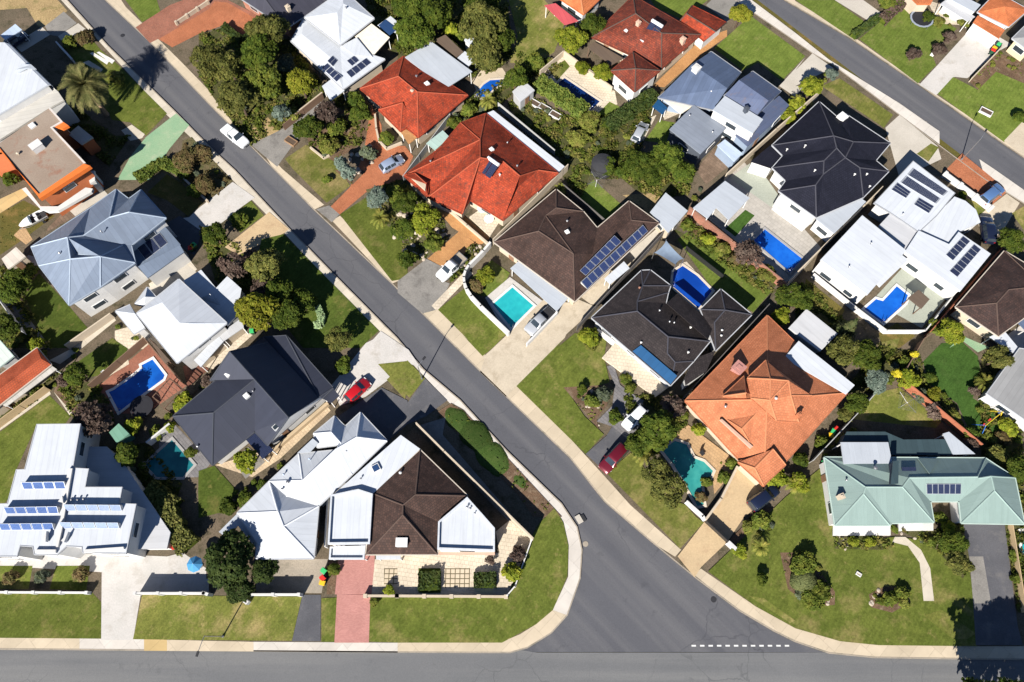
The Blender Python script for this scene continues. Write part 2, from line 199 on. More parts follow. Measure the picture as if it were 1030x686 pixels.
('lawn','lawn_yel',0.132,[(29.66,5.16),(31.59,4.84),(35.16,2.23),(34.47,1.93)]),
('footpath','path_cream',0.132,[(49.43,12.35),(50.77,12.35),(52.47,10.72),(53.18,8.47),(52.87,4.53),(51.56,4.53),(51.98,9.11),(50.89,11.21),(48.97,11.7)]),
('driveway','asphalt_new',0.136,[(58.55,14.01),(63.98,14.01),(62.62,1.63),(62.71,-0.62),(56.94,-0.62),(58.4,8.78)]),
('driveway','conc_grey',0.14,[(58.48,9.91),(60.25,9.91),(59.93,4.23),(57.71,4.23)]),
('garden_bed','litter',0.14,[(63.98,14.01),(66.54,13.84),(63.87,3.15),(63.0,3.15)]),
('garden_bed','litter',0.136,[(41.51,12.35),(47.6,12.52),(49.04,11.21),(47.45,10.72),(41.44,10.88)]),
('garden_bed','litter',0.144,[(50.26,13.18),(54.99,13.18),(58.55,14.01),(58.4,8.78),(57.05,7.19),(54.48,10.72)]),
('garden_bed','mulch',0.136,[(44.83,5.31),(46.97,6.25),(49.6,6.25),(49.9,4.38),(47.38,3.15),(44.89,3.76)]),
('garden_bed','mulch',0.136,[(34.34,10.39),(37.69,10.39),(40.62,5.62),(40.37,4.07),(37.39,3.76),(34.75,5.94)]),
('lawn','lawn_fresh',0.008,[(49.19,103.26),(55.98,103.26),(60.72,98.0),(57.53,94.86)]),
('driveway','conc_pale',0.012,[(55.98,103.26),(60.95,103.26),(63.59,100.32),(61.04,98.58)]),
('lawn','lawn_fresh',0.02,[(58.8,94.58),(63.28,98.58),(68.53,102.67),(75.86,96.85),(70.38,91.78),(70.68,89.02),(66.89,85.24)]),
('driveway','conc_white',0.024,[(67.05,84.97),(70.9,89.02),(79.23,98.0),(84.36,93.45),(81.33,91.78),(75.29,86.31),(73.2,86.58),(69.4,82.85)]),
('lawn','lawn_fresh',0.028,[(69.67,83.11),(72.98,86.58),(76.47,83.91),(80.35,87.66),(84.38,85.24),(82.55,77.92),(78.28,73.62)]),
('garden_bed','mulch',0.032,[(75.39,85.77),(81.33,91.78),(85.46,89.57),(84.38,85.24),(80.35,87.66),(76.47,83.91)]),
('driveway','conc_sand',0.032,[(78.34,73.87),(82.55,77.92),(85.77,76.9),(83.71,68.96),(80.8,70.91)]),
('patio','paver_cream',0.028,[(71.98,103.26),(79.0,100.03),(77.36,97.55),(73.62,97.9),(72.36,101.1)]),
('lawn','lawn_yel',0.02,[(76.34,60.57),(78.68,61.95),(80.37,59.19),(77.54,57.38)]),
('deck','timber',0.012,[(50.13,43.83),(51.03,44.39),(53.36,42.27),(52.72,40.94)])],
'house': [{'label': 'low dark charcoal hipped house at the top edge above the red brick driveway','cat': 'house','name': 'charcoal_roof_house','ze': 2.9,'n': 4,'V': [(-46.78,101.42,2.9),(-37.38,94.15,2.9),(-31.21,99.98,2.9),(-40.36,107.02,2.9),(-40.94,98.62,5.04),(-37.41,101.65,4.98)],
'F': [('r',[1,0,4]),
('r',[3,2,5]),
('r',[0,3,5,4]),
('r',[2,1,4,5])],
'roof': 'roof_charcoal','wall': 'wall_brick','over': 0.5,'gut': 'gut_grey','cap': 'cap_grey','win': True,'extra': [('chimney',(-37.07,97.21,3.66),0.6,45,'wall_cream')]},
{'label': 'white metal roofed house with two dark blue solar groups beside the tall garden trees','cat': 'house','name': 'white_roof_house','ze': 3.3,'n': 4,'V': [(-34.45,96.07,3.3),(-28.6,102.16,3.3),(-22.89,95.88,3.3),(-28.05,90.26,3.3),(-28.83,96.17,4.25),(-28.06,98.29,4.08)],
'F': [('r',[1,0,4,5]),
('r',[0,3,4]),
('r',[3,2,5,4]),
('r',[2,1,5])],
'roof': 'roof_white','wall': 'wall_cream','over': 0.5,'gut': 'gut_white','cap': None,'win': True,'extra': [('wing',{'ze': 2.7,'n': 5,'V': [(-36.4,91.66,2.7),(-26.99,81.83,2.7),(-20.7,87.87,2.7),(-28.22,90.82,2.7),(-34.67,96.67,2.7),(-34.63,92.84,3.0),(-29.46,87.91,3.05)],
'F': [('r',[0,1,6,5]),
('r',[1,2,3,6]),
('!',[4,0,5]),
('!',[4,5,6,3])],
'roof': 'roof_white','wall': 'wall_cream','over': 0.4,'gut': 'gut_white','cap': None,'win': False,'extra': []}),
('panels',[(-30.84,86.06,2.78),(-29.88,86.89,2.96),(-27.26,84.15,2.96),(-28.14,83.16,2.77)],1,4,'solar'),
('panels',[(-29.9,87.01,3.23),(-29.16,88.33,3.04),(-28.24,87.49,2.86),(-28.9,86.01,3.05)],1,2,'solar'),
('panels',[(-26.82,85.21,2.76),(-23.74,88.12,2.76),(-22.79,87.08,2.76),(-25.83,83.98,2.76)],4,1,'solar'),
('panels',[(-26.9,87.51,2.76),(-25.71,88.65,2.76),(-24.8,87.51,2.76),(-25.87,86.37,2.76)],2,1,'solar'),
('vent',(-27.5,97.32,3.93),0.5,0,None),
('slab','patio_roof',[(-28.01,90.49,2.9),(-25.57,92.2,2.9),(-22.72,88.22,2.9),(-25.57,88.4,2.9)],
'roof_white',0.12,None,None,0,None,None),
('slab','pergola_roof',[(-25.95,92.67,2.6),(-23.41,95.45,2.6),(-20.19,92.49,2.6),(-22.79,88.49,2.6)],
'sail_cream',0.1,None,'post_white',0,None,None),
('slab','awning',[(-22.4,95.18,2.5),(-20.34,97.17,2.5),(-18.03,94.8,2.5),(-19.12,93.5,2.5)],
'roof_white',0.1,None,'post_white',0,None,None),
('slab','awning',[(-22.23,95.06,2.62),(-21.14,96.29,2.62),(-19.0,94.31,2.62),(-20.22,92.91,2.62)],
'blue_dark',0.06,None,None,0,None,None),
('slab','porch_roof',[(-30.5,82.59,2.5),(-28.97,84.15,2.5),(-26.8,81.72,2.5),(-28.85,79.67,2.5)],
'roof_white',0.12,None,'post_white',0,None,None)]},
{'label': 'red tiled hipped house with a pale patio roof and orange brick drive','cat': 'house','name': 'red_tile_house','ze': 2.8,'n': 4,'V': [(-24.25,81.86,2.8),(-17.66,88.36,2.8),(-7.02,80.56,2.8),(-14.53,72.5,2.8),(-17.91,82.56,4.8),(-14.71,79.27,5.09)],
'F': [('r',[0,1,4]),
('r',[1,2,5,4]),
('r',[2,3,5]),
('r',[3,0,4,5])],
'roof': 'tile_red','wall': 'wall_cream','over': 0.5,'gut': None,'cap': 'cap_red','win': True,'extra': [('wing',{'ze': 2.8,'n': 4,'V': [(-20.99,77.71,2.8),(-17.37,73.64,2.8),(-15.33,75.12,2.8),(-19.39,79.47,2.8),(-17.06,77.92,4.2)],
'F': [('r',[0,1,4]),
('!',[1,2,4]),
('!',[3,0,4])],
'roof': 'tile_red','wall': 'wall_cream','over': 0.4,'gut': None,'cap': 'cap_red','win': False,'extra': []}),
('slab','patio_roof',[(-17.37,87.91,3.1),(-13.21,91.15,3.1),(-6.4,85.01,3.1),(-10.67,81.54,3.1)],
'roof_zinc',0.14,None,'post_white',0,None,None),
('slab','patio_roof',[(-12.71,91.89,2.7),(-11.02,92.99,2.7),(-7.92,89.35,2.7),(-9.03,88.27,2.7)],
'roof_brown',0.1,None,'post_brown',0,None,None),
('slab','patio_roof',[(-8.95,88.18,2.6),(-7.74,89.62,2.6),(-5.77,88.0,2.6),(-7.15,86.4,2.6)],
'roof_white',0.1,None,'post_white',0,None,None),
('slab','awning',[(-13.34,71.73,2.3),(-10.85,74.18,2.3),(-9.72,72.87,2.3),(-11.94,70.44,2.3)],
'awning_green',0.06,None,'post_white',0,None,None),
('slab','porch_roof',[(-17.46,73.79,2.6),(-16.67,74.22,2.6),(-14.69,72.65,2.6),(-15.98,71.35,2.6)],
'paver_orange',0.12,None,'post_white',0,None,None),
('vent',(-15.16,83.15,3.91),0.6,0,None),
('skylight',(-13.44,81.73,3.97),0.7,40,None),
('vent',(-15.57,79.52,4.79),0.9,0,'wall_cream')]},
{'label': 'large bright red tiled house with a rooftop water heater and a long white rear skillion','cat': 'house','name': 'big_red_tile_house','ze': 2.9,'n': 9,'V': [(-16.34,65.42,2.9),(-11.08,70.47,2.9),(-8.01,75.11,2.9),(-4.13,76.89,2.9),(7.0,65.89,2.9),(-1.31,57.67,2.9),(-6.2,61.14,2.9),(-7.35,58.78,2.9),(-12.56,61.59,2.9),(-4.78,70.13,5.38),(-4.66,65.95,6.71),(-1.32,66.11,5.56),(1.16,63.53,5.6),(3.9,65.69,3.93),(-1.31,60.6,3.87)],
'F': [('r',[0,1,9]),
('r',[1,2,9]),
('r',[2,3,9]),
('r',[3,4,13,12,11,10,9]),
('r',[4,5,14,13]),
('!',[14,12,13]),
('!',[0,9,10,8]),
('!',[8,10,7]),
('!',[7,10,11,6]),
('!',[6,11,12,5]),
('!',[5,12,14])],
'roof': 'tile_red','wall': 'wall_cream','over': 0.5,'gut': None,'cap': 'cap_red','win': True,'extra': [('slab','skillion_roof',[(-4.13,77.01,2.75),(-2.94,77.64,2.75),(8.04,67.16,2.75),(7.02,66.07,2.75)],
'roof_white',0.12,'wall_cream',None,0,None,None),
('wing',{'ze': 3.4,'n': 4,'V': [(-14.63,65.47,3.4),(-12.45,64.12,3.4),(-12.67,61.65,3.4),(-16.09,65.09,3.4),(-12.81,63.21,4.2)],
'F': [('r',[0,1,4]),
('!',[1,2,4]),
('!',[3,0,4])],
'roof': 'tile_red','wall': 'wall_cream','over': 0.4,'gut': None,'cap': 'cap_red','win': False,'extra': []}),
('water_heater',(-3.47,64.76,5.46),2.2,45,None),
('skylight',(-3.06,68.26,5.41),0.6,40,None),
('vent',(-0.69,70.52,3.87),0.4,0,None),
('vent',(0.78,65.49,5.07),0.5,0,None),
('vent',(-12.32,67.31,3.66),0.5,0,None),
('vent',(-1.8,64.08,4.9),0.5,0,'wall_white'),
('slab','porch_roof',[(-10.74,64.65,2.6),(-10.26,65.24,2.6),(-6.06,61.4,2.6),(-6.38,60.95,2.6)],
'paver_cream',0.1,None,None,0,None,None),
('slab','terrace',[(-6.47,59.75,0.35),(-4.18,61.66,0.35),(-1.84,58.99,0.35),(-3.29,56.37,0.35)],
'paver_cream',0.35,None,None,0,None,None)]},
{'label': 'brown tiled house with a long double row of blue solar panels above the turquoise pool','cat': 'house','name': 'brown_tile_house','ze': 2.8,'n': 7,'V': [(-2.62,54.04,2.8),(6.65,63.03,2.8),(10.6,59.2,2.8),(12.55,56.37,2.8),(17.49,61.0,2.8),(21.73,57.23,2.8),(8.88,44.51,2.8),(6.5,59.01,4.09),(4.92,57.81,3.93),(3.83,54.77,4.69),(8.71,50.99,4.94),(11.66,51.86,3.1),(17.55,57.37,3.36)],
'F': [('r',[0,1,7,8,9]),
('r',[1,2,7]),
('!',[2,3,11,10,8]),
('!',[7,2,8]),
('!',[8,10,9]),
('r',[3,4,12,11]),
('r',[4,5,12]),
('r',[5,6,10,11,12]),
('r',[6,0,9,10])],
'roof': 'tile_brown','wall': 'wall_cream','over': 0.5,'gut': 'gut_cream','cap': 'cap_brown','win': True,'extra': [('panels',[(9.6,48.78,4.01),(14.8,54.43,4.17),(15.91,53.63,3.56),(10.51,48.18,3.53)],7,1,'solar_deep'),
('panels',[(9.79,47.29,3.47),(19.21,56.58,3.46),(19.99,55.75,2.94),(10.73,46.37,2.87)],11,1,'solar_deep'),
('slab','patio_roof',[(-0.24,49.91,2.5),(1.27,51.34,2.5),(2.78,50.29,2.5),(3.28,50.66,2.5),(8.41,45.67,2.5),(6.31,43.14,2.5)],
'roof_zinc',0.14,None,'post_white',0,None,None),
('skylight',(7.98,54.89,4.15),0.6,30,None),
('vent',(8.07,56.9,3.69),0.5,0,None),
('slab','awning',[(13.29,48.38,2.2),(16.28,51.2,2.2),(17.06,50.07,2.2),(14.08,47.46,2.2)],
'roof_white',0.08,None,'post_white',0,None,None),
('slab','side_roof',[(20.57,59.28,2.5),(23.16,62.68,2.5),(26.23,59.5,2.5),(23.02,55.73,2.5)],
'roof_zinc',0.12,'wall_cream',None,0,None,None)]},
{'label': 'charcoal tiled hipped house with white gutters and a blue front awning','cat': 'house','name': 'charcoal_tile_house','ze': 3.0,'n': 9,'V': [(11.15,41.92,3.0),(18.59,49.28,3.0),(19.86,49.35,3.0),(22.57,46.88,3.0),(22.15,45.79,3.0),(21.7,44.17,3.0),(27.36,38.36,3.0),(24.86,35.46,3.0),(21.41,31.96,3.0),(17.29,42.15,4.73),(21.23,38.32,4.83),(17.47,43.85,4.24),(18.46,46.52,3.76),(22.12,35.0,3.81),(21.09,36.12,4.23)],
'F': [('r',[0,1,12,11,9]),
('!',[1,2,12]),
('!',[2,3,12]),
('!',[3,4,11,12]),
('!',[4,5,11]),
('!',[5,6,10,9]),
('!',[5,9,11]),
('r',[6,7,13,14,10]),
('r',[8,0,9,10,14,13]),
('r',[7,8,13])],
'roof': 'tile_charcoal','wall': 'wall_white','over': 0.5,'gut': 'gut_white','cap': 'cap_grey','win': True,'extra': [('wing',{'ze': 2.9,'n': 4,'V': [(26.55,43.24,2.9),(29.7,46.38,2.9),(33.63,42.43,2.9),(28.05,37.03,2.9),(29.62,42.64,4.01),(28.08,40.93,3.67)],
'F': [('r',[0,1,4]),
('r',[1,2,4]),
('r',[2,3,5,4]),
('r',[3,0,4,5])],
'roof': 'tile_charcoal','wall': 'wall_white','over': 0.4,'gut': 'gut_white','cap': 'cap_grey','win': False,'extra': []}),
('slab','link_roof',[(21.57,43.67,4.0),(23.52,45.76,2.9),(28.17,40.84,2.9),(26.82,38.16,4.2)],
'tile_charcoal',0.12,None,None,0,None,None),
('slab','link_roof',[(24.91,35.84,2.9),(28.05,37.03,2.9),(26.48,33.99,2.9),(23.47,31.99,2.9),(23.4,32.99,2.9)],
'tile_charcoal',0.12,'wall_white',None,0,None,None),
('slab','awning',[(16.53,36.78,3.32),(17.64,37.47,3.82),(22.24,33.04,3.82),(21.39,32.02,3.31)],
'blue_metal',0.05,None,None,0,None,None),
('vent',(17.95,46.09,3.73),0.5,0,'wall_brick'),
('vent',(20.53,42.58,3.77),0.4,0,None),
('vent',(21.75,40.81,3.95),0.4,0,None),
('vent',(22.42,40.75,3.77),0.4,0,None),
('vent',(24.75,40.24,3.23),0.5,0,'wall_white'),
('vent',(29.04,39.81,3.26),0.5,0,'wall_white'),
('vent',(28.9,39.06,3.14),0.5,0,'wall_white'),
('vent',(17.68,37.84,3.63),0.5,0,'wall_white'),
('vent',(24.03,36.44,3.54),0.5,0,'wall_white'),
('slab','balcony',[(14.59,39.21,0.4),(16.96,37.63,0.4),(21.81,32.65,0.4),(19.78,31.14,0.4),(12.68,36.93,0.4)],
'paver_cream',0.4,None,None,0,None,None),
('slab','porch_wall',[(11.97,40.92,1.0),(12.31,41.1,1.0),(14.67,39.08,1.0),(14.33,38.73,1.0)],
'wall_white',0.9,None,None,0,None,None)]},
{'label': 'two level orange terracotta tiled house with a small pink chimney and white rear roof','cat': 'house','name': 'terracotta_tile_house','ze': 2.9,'n': 4,'V': [(23.24,29.81,2.9),(35.82,42.29,2.9),(45.16,30.95,2.9),(32.34,18.37,2.9),(33.05,28.91,6.41)],
'F': [('r',[0,1,4]),
('r',[1,2,4]),
('r',[2,3,4]),
('r',[3,0,4])],
'roof': 'tile_terra','wall': 'wall_cream','over': 0.5,'gut': None,'cap': 'cap_terra','win': True,'extra': [('wing',{'ze': 5.9,'n': 6,'V': [(31.02,32.01,5.9),(33.73,34.49,5.9),(39.08,29.64,5.9),(36.88,26.06,5.9),(34.02,26.27,5.9),(31.15,29.25,5.9),(33.37,31.29,7.6),(35.7,31.07,7.6),(33.1,28.6,7.2),(35.86,29.23,7.2)],
'F': [('!',[0,1,6]),
('!',[1,2,9,7,6]),
('!',[2,3,9]),
('!',[3,4,9]),
('!',[4,5,8]),
('!',[5,0,6,8]),
('!',[6,7,8]),
('!',[7,9,4,8])],
'roof': 'tile_terra','wall': 'wall_brick','over': 0.3,'gut': None,'cap': 'cap_terra','win': True,'extra': []}),
('wing',{'ze': 4.9,'n': 4,'V': [(27.8,29.85,4.9),(30.93,32.64,4.9),(31.95,30.1,4.9),(30.83,29.31,4.9),(30.22,29.64,6.9)],
'F': [('!',[0,1,4]),
('!',[1,2,4]),
('!',[3,0,4])],
'roof': 'tile_terra','wall': 'wall_cream','over': 0.4,'gut': None,'cap': 'cap_terra','win': False,'extra': []}),
('wing',{'ze': 3.5,'n': 4,'V': [(27.65,27.58,3.5),(31.52,22.91,3.5),(34.53,25.17,3.5),(32.21,28.73,3.5),(32.37,27.95,5.5),(29.78,25.43,4.9)],
'F': [('r',[0,1,5]),
('!',[1,2,4,5]),
('!',[2,3,4]),
('!',[0,5,4,3])],
'roof': 'tile_terra','wall': 'wall_cream','over': 0.4,'gut': None,'cap': 'cap_terra','win': False,'extra': []}),
('wing',{'ze': 3.3,'n': 4,'V': [(29.31,21.41,3.3),(32.22,18.43,3.3),(35.41,21.07,3.3),(33.65,23.13,3.3),(33.56,22.79,4.7),(31.09,20.46,4.2)],
'F': [('r',[0,1,5]),
('!',[1,2,4,5]),
('!',[2,3,4]),
('!',[0,5,4,3])],
'roof': 'tile_terra','wall': 'wall_cream','over': 0.4,'gut': None,'cap': 'cap_terra','win': False,'extra': []}),
('slab','rear_roof',[(36.86,35.53,3.9),(39.27,38.08,3.9),(45.89,31.69,3.9),(44.53,30.41,3.9)],
'roof_white',0.12,None,None,0,None,None),
('slab','balustrade',[(27.26,26.81,4.2),(27.54,26.95,4.2),(31.22,23.26,4.2),(30.85,23.01,4.2)],
'wall_pinkish',0.3,None,None,0,None,None),
('slab','front_wall',[(27.5,25.48,2.3),(28.06,25.84,2.3),(30.15,22.84,2.3),(29.58,22.32,2.3)],
'paver_cream',0.5,'wall_cream',None,0,None,None),
('chimney',(30.41,33.91,3.9),1.3,45,'pink_brick'),
('vent',(28.07,28.54,4.38),0.6,0,None),
('vent',(33.83,28.78,7.08),0.6,0,'wall_white'),
('chimney',(36.72,26.72,6.15),0.5,30,'tile_terra')]},
{'label': 'old red brown tiled house with white side walls at the top','cat': 'house','name': 'old_red_tile_house','ze': 3.0,'n': 4,'V': [(13.15,92.22,3.0),(20.45,101.12,3.0),(31.13,92.73,3.0),(24.08,85.65,3.0),(20.21,95.11,5.08),(24.14,90.91,5.2)],
'F': [('r',[0,1,4]),
('r',[1,2,5,4]),
('r',[2,3,5]),
('r',[3,0,4,5])],
'roof': 'tile_redbrown','wall': 'wall_cream','over': 0.5,'gut': None,'cap': 'cap_brown','win': True,'extra': [('wing',{'ze': 3.8,'n': 4,'V': [(15.88,84.59,3.8),(19.57,88.29,3.8),(23.66,84.59,3.8),(19.39,80.46,3.8),(19.53,83.8,5.1)],
'F': [('r',[0,1,4]),
('r',[1,2,4]),
('r',[2,3,4]),
('r',[3,0,4])],
'roof': 'tile_redbrown','wall': 'wall_white','over': 0.4,'gut': None,'cap': 'cap_brown','win': True,'extra': []}),
('wing',{'ze': 2.6,'n': 4,'V': [(28.08,96.09,2.6),(30.37,99.35,2.6),(35.75,95.64,2.6),(31.7,91.75,2.6),(28.8,96.09,4.1),(33.24,92.26,4.1)],
'F': [('!',[0,1,4]),
('!',[1,2,5,4]),
('!',[2,3,5]),
('!',[3,0,4,5])],
'roof': 'tile_red','wall': 'wall_white','over': 0.4,'gut': None,'cap': 'cap_brown','win': False,'extra': []}),
('water_heater',(22.72,91.63,4.83),2.2,35,None),
('skylight',(18.65,92.41,4.02),0.6,45,None),
('chimney',(20.51,93.02,4.53),0.6,45,'wall_pinkish'),
('skylight',(21.24,90.56,3.94),0.8,45,None),
('chimney',(27.74,90.53,3.51),0.7,45,'wall_pinkish'),
('slab','pergola_roof',[(12.35,90.66,2.4),(13.68,91.76,2.4),(18.22,88.32,2.4),(16.17,86.89,2.4)],
'roof_brown',0.1,None,'post_brown',0,None,None)]},
{'label': 'orange tiled house with a red awning at the top centre edge','cat': 'house','name': 'orange_tile_house','ze': 3.0,'n': 4,'V': [(7.79,100.74,3.0),(11.93,97.03,3.0),(15.52,101.32,3.0),(11.24,105.42,3.0),(11.38,99.75,4.39)],
'F': [('r',[0,1,4]),
('r',[1,2,4]),
('r',[2,3,4]),
('r',[3,0,4])],
'roof': 'tile_orange','wall': 'wall_white','over': 0.5,'gut': None,'cap': 'cap_terra','win': True,'extra': [('slab','awning',[(5.45,99.42,2.6),(7.35,99.88,2.6),(11.06,96.01,2.6),(8.77,95.17,2.6)],
'awning_red',0.1,None,'post_white',0,None,None)]},
{'label': 'blue grey modern house of stepped slopes with a clerestory strip behind the lawn','cat': 'house','name': 'blue_grey_house','ze': 3.2,'n': 4,'V': [(23.15,79.73,3.2),(32.4,88.97,3.2),(36.8,84.68,3.2),(31.59,77.38,3.2),(28.56,84.88,4.9),(33.66,80.17,4.9)],
'F': [('!',[0,1,4]),
('r',[1,2,5,4]),
('!',[2,3,5]),
('r',[3,0,4,5])],
'roof': 'roof_bluegrey','wall': 'wall_bluegrey','over': 0.5,'gut': 'gut_grey','cap': None,'win': True,'extra': [('wing',{'ze': 4.9,'n': 4,'V': [(33.04,78.72,4.9),(38.01,83.47,4.9),(41.98,79.51,4.9),(37.64,74.99,4.9),(35.11,80.46,6.4),(39.17,76.53,6.4)],
'F': [('!',[0,1,4]),
('!',[1,2,5,4]),
('!',[2,3,5]),
('!',[3,0,4,5])],
'roof': 'roof_bluegrey2','wall': 'wall_bluegrey','over': 0.4,'gut': 'gut_grey','cap': None,'win': True,'extra': []}),
('slab','upper_roof',[(30.87,75.78,5.2),(33.02,78.44,5.2),(38.42,73.99,5.2),(36.51,71.45,5.2)],
'roof_zinc',0.2,'wall_white',None,0,None,None),
('slab','lower_roof',[(24.43,73.64,3.3),(28.62,78.27,3.3),(33.26,73.83,3.3),(28.82,69.06,3.3)],
'roof_bluegrey3',0.2,'wall_dark',None,0,None,None),
('slab','side_ledge',[(31.82,71.28,2.4),(33.13,72.41,2.4),(35.58,69.78,2.4),(34.17,68.29,2.4)],
'roof_pale_blue',0.15,'wall_bluegrey',None,0,None,None),
('slab','side_ledge',[(38.42,76.76,3.0),(42.39,80.3,3.0),(43.75,78.44,3.0),(40.2,74.44,3.0),(36.29,70.65,3.0),(34.64,72.73,3.0)],
'roof_bluegrey2',0.15,'wall_bluegrey',None,0,None,None),
('slab','patio_roof',[(23.69,80.23,2.6),(25.7,82.03,2.6),(28.92,78.76,2.6),(26.59,77.07,2.6)],
'sail_cream',0.1,None,'post_white',0,None,None),
('slab','awning',[(22.3,78.77,2.2),(23.37,80.28,2.2),(24.7,78.57,2.2),(23.8,77.27,2.2)],
'blue_metal',0.06,None,'post_white',0,None,None),
('chimney',(29.06,83.7,4.64),1.0,45,'wall_white'),
('vent',(27.72,76.02,3.3),0.4,0,None),
('vent',(30.97,72.88,3.3),0.4,0,None),
('chimney',(35.82,75.4,5.2),0.6,30,'wall_dark'),
('vent',(31.26,80.02,4.04),0.5,0,'wall_white')]},
{'label': 'dark navy tiled house of many hips beside the bright blue rectangular pool','cat': 'house','name': 'navy_tile_house','ze': 3.3,'n': 13,'V': [(39.99,70.65,3.3),(48.43,78.86,3.3),(50.79,75.91,3.3),(51.97,76.74,3.3),(58.17,71.02,3.3),(55.38,67.85,3.3),(57.01,65.92,3.3),(52.36,61.33,3.3),(44.85,57.85,3.3),(39.9,62.44,3.3),(41.22,64.22,3.3),(39.47,66.54,3.3),(41.38,68.74,3.3),(48.2,70.2,6.2),(46.3,66.11,5.7),(48.29,68.01,6.2),(44.61,62.14,5.3),(49.62,66.74,5.6),(51.86,65.44,4.9),(51.41,69.74,5.4),(46.05,64.05,5.3)],
'F': [('r',[0,1,13]),
('r',[1,2,3,19,13]),
('!',[3,4,19]),
('!',[0,13,15,12]),
('!',[12,15,14,11]),
('!',[11,14,20,10]),
('!',[10,20,16,9]),
('!',[9,16,8]),
('!',[8,16,20,17,18,7]),
('!',[20,14,17]),
('!',[14,15,17]),
('!',[15,13,19,17]),
('!',[6,7,18]),
('!',[5,6,18,17]),
('!',[4,5,17,19])],
'roof': 'tile_navy','wall': 'wall_white','over': 0.5,'gut': 'gut_white','cap': 'cap_grey','win': True,'extra': [('slab','side_roof',[(44.95,57.78,3.0),(50.5,62.88,3.0),(52.83,60.76,3.0),(47.22,55.34,3.0)],
'roof_zinc',0.14,'wall_white',None,0,None,None),
('slab','side_roof',[(36.5,67.97,2.9),(40.29,71.32,2.9),(41.51,69.02,2.9),(39.53,66.71,2.9)],
'tile_navy',0.15,'wall_white',None,0,None,None),
('slab','alfresco_roof',[(26.99,59.84,2.8),(32.23,64.55,2.8),(35.61,61.54,2.8),(32.08,57.75,2.8),(30.45,59.84,2.8),(28.98,58.0,2.8)],
'roof_zinc',0.15,None,'post_white',0,None,None),
('slab','patio_wall',[(41.21,63.79,1.2),(41.94,64.31,1.2),(45.8,58.95,1.2),(43.81,57.21,1.2),(39.55,61.23,1.2)],
'wall_white',0.3,'wall_white',None,0,None,None),
('vent',(44.24,69.3,4.79),0.5,0,'wall_white'),
('vent',(41.85,69.38,3.73),0.5,0,'wall_white'),
('vent',(44.94,64.76,5.0),0.5,0,'wall_white'),
('vent',(50.91,64.29,4.64),0.5,0,'wall_white'),
('vent',(52.95,64.61,4.24),0.5,0,'wall_white'),
('vent',(53.42,62.96,3.5),0.5,0,'wall_white'),
('skylight',(51.37,75.57,3.74),1.3,40,None)]},
{'label': 'white flat roofed house of several slabs with black solar groups around an L shaped pool','cat': 'house','name': 'white_flat_house','ze': 3.4,'n': 6,'V': [(53.84,60.31,3.4),(60.99,67.59,3.4),(66.06,61.98,3.4),(62.6,58.19,3.4),(59.41,55.41,3.4),(55.97,58.57,3.4)],
'F': [('r',[0,1,2,3,4,5])],
'roof': 'roof_white','wall': 'wall_white','over': 0.3,'gut': 'gut_grey','cap': None,'win': True,'extra': [('slab','roof_slab',[(44.03,50.42,4.3),(51.16,57.65,4.3),(56.47,51.84,4.3),(49.74,44.88,4.3)],
'roof_white',0.35,'wall_white',None,0,None,None),
('slab','roof_slab',[(62.81,58.47,3.1),(66.14,61.59,3.1),(67.62,60.83,3.1),(68.83,59.31,3.1),(69.04,57.2,3.1),(65.45,55.58,3.1),(63.59,53.53,3.1),(59.67,55.95,3.1)],
'roof_white',0.3,'wall_white',None,0,None,None),
('slab','roof_slab',[(56.65,52.04,3.6),(59.33,55.53,3.6),(63.27,53.25,3.6),(65.11,55.3,3.6),(68.96,51.68,3.6),(63.3,45.77,3.6)],
'roof_white',0.35,'wall_white',None,0,None,None),
('slab','roof_slab',[(53.87,56.54,3.2),(56.1,58.78,3.2),(59.63,55.62,3.2),(57.09,52.25,3.2)],
'roof_zincw',0.3,'wall_white',None,0,None,None),
('slab','gutter_box',[(51.76,47.21,3.3),(56.32,51.62,3.3),(57.05,50.86,3.3),(52.23,46.56,3.3)],
'roof_white',0.25,None,None,0,None,None),
('panels',[(59.47,65.37,3.46),(60.54,66.55,3.46),(65.26,62.07,3.46),(64.39,61.31,3.46)],7,1,'solar'),
('panels',[(58.14,64.0,3.46),(59.27,65.17,3.46),(63.88,60.83,3.46),(63.05,59.98,3.46)],7,1,'solar'),
('panels',[(56.64,62.65,3.46),(57.79,63.91,3.46),(59.62,62.07,3.46),(58.68,61.02,3.46)],3,1,'solar'),
('panels',[(59.52,60.07,3.46),(60.49,61.26,3.46),(62.57,59.6,3.46),(61.55,58.42,3.46)],3,1,'solar'),
('panels',[(62.38,51.5,3.66),(65.56,54.61,3.66),(66.43,53.66,3.66),(63.24,50.52,3.66)],5,1,'solar'),
('panels',[(62.34,48.89,3.66),(66.86,53.25,3.66),(67.68,52.31,3.66),(63.3,47.88,3.66)],7,1,'solar'),
('vent',(51.53,52.86,4.3),0.35,0,None),
('vent',(47.74,49.1,4.3),0.35,0,None),
('vent',(57.53,58.19,3.4),0.35,0,'wall_white'),
('slab','poolside_roof',[(56.33,45.25,2.4),(58.15,46.55,2.4),(59.42,45.04,2.4),(57.94,43.54,2.4)],
'roof_brown',0.12,None,'post_brown',0,None,None)]},
{'label': 'brown tiled house cut by the right edge with a pale grey awning','cat': 'house','name': 'brown_hip_house','ze': 2.9,'n': 4,'V': [(62.54,43.61,2.9),(71.54,52.52,2.9),(78.92,46.59,2.9),(67.49,39.17,2.9),(67.35,43.5,4.44),(69.3,45.42,4.79),(74.62,46.31,4.06)],
'F': [('!',[0,1,6,5,4]),
('r',[1,2,6]),
('r',[2,3,4,5,6]),
('r',[3,0,4])],
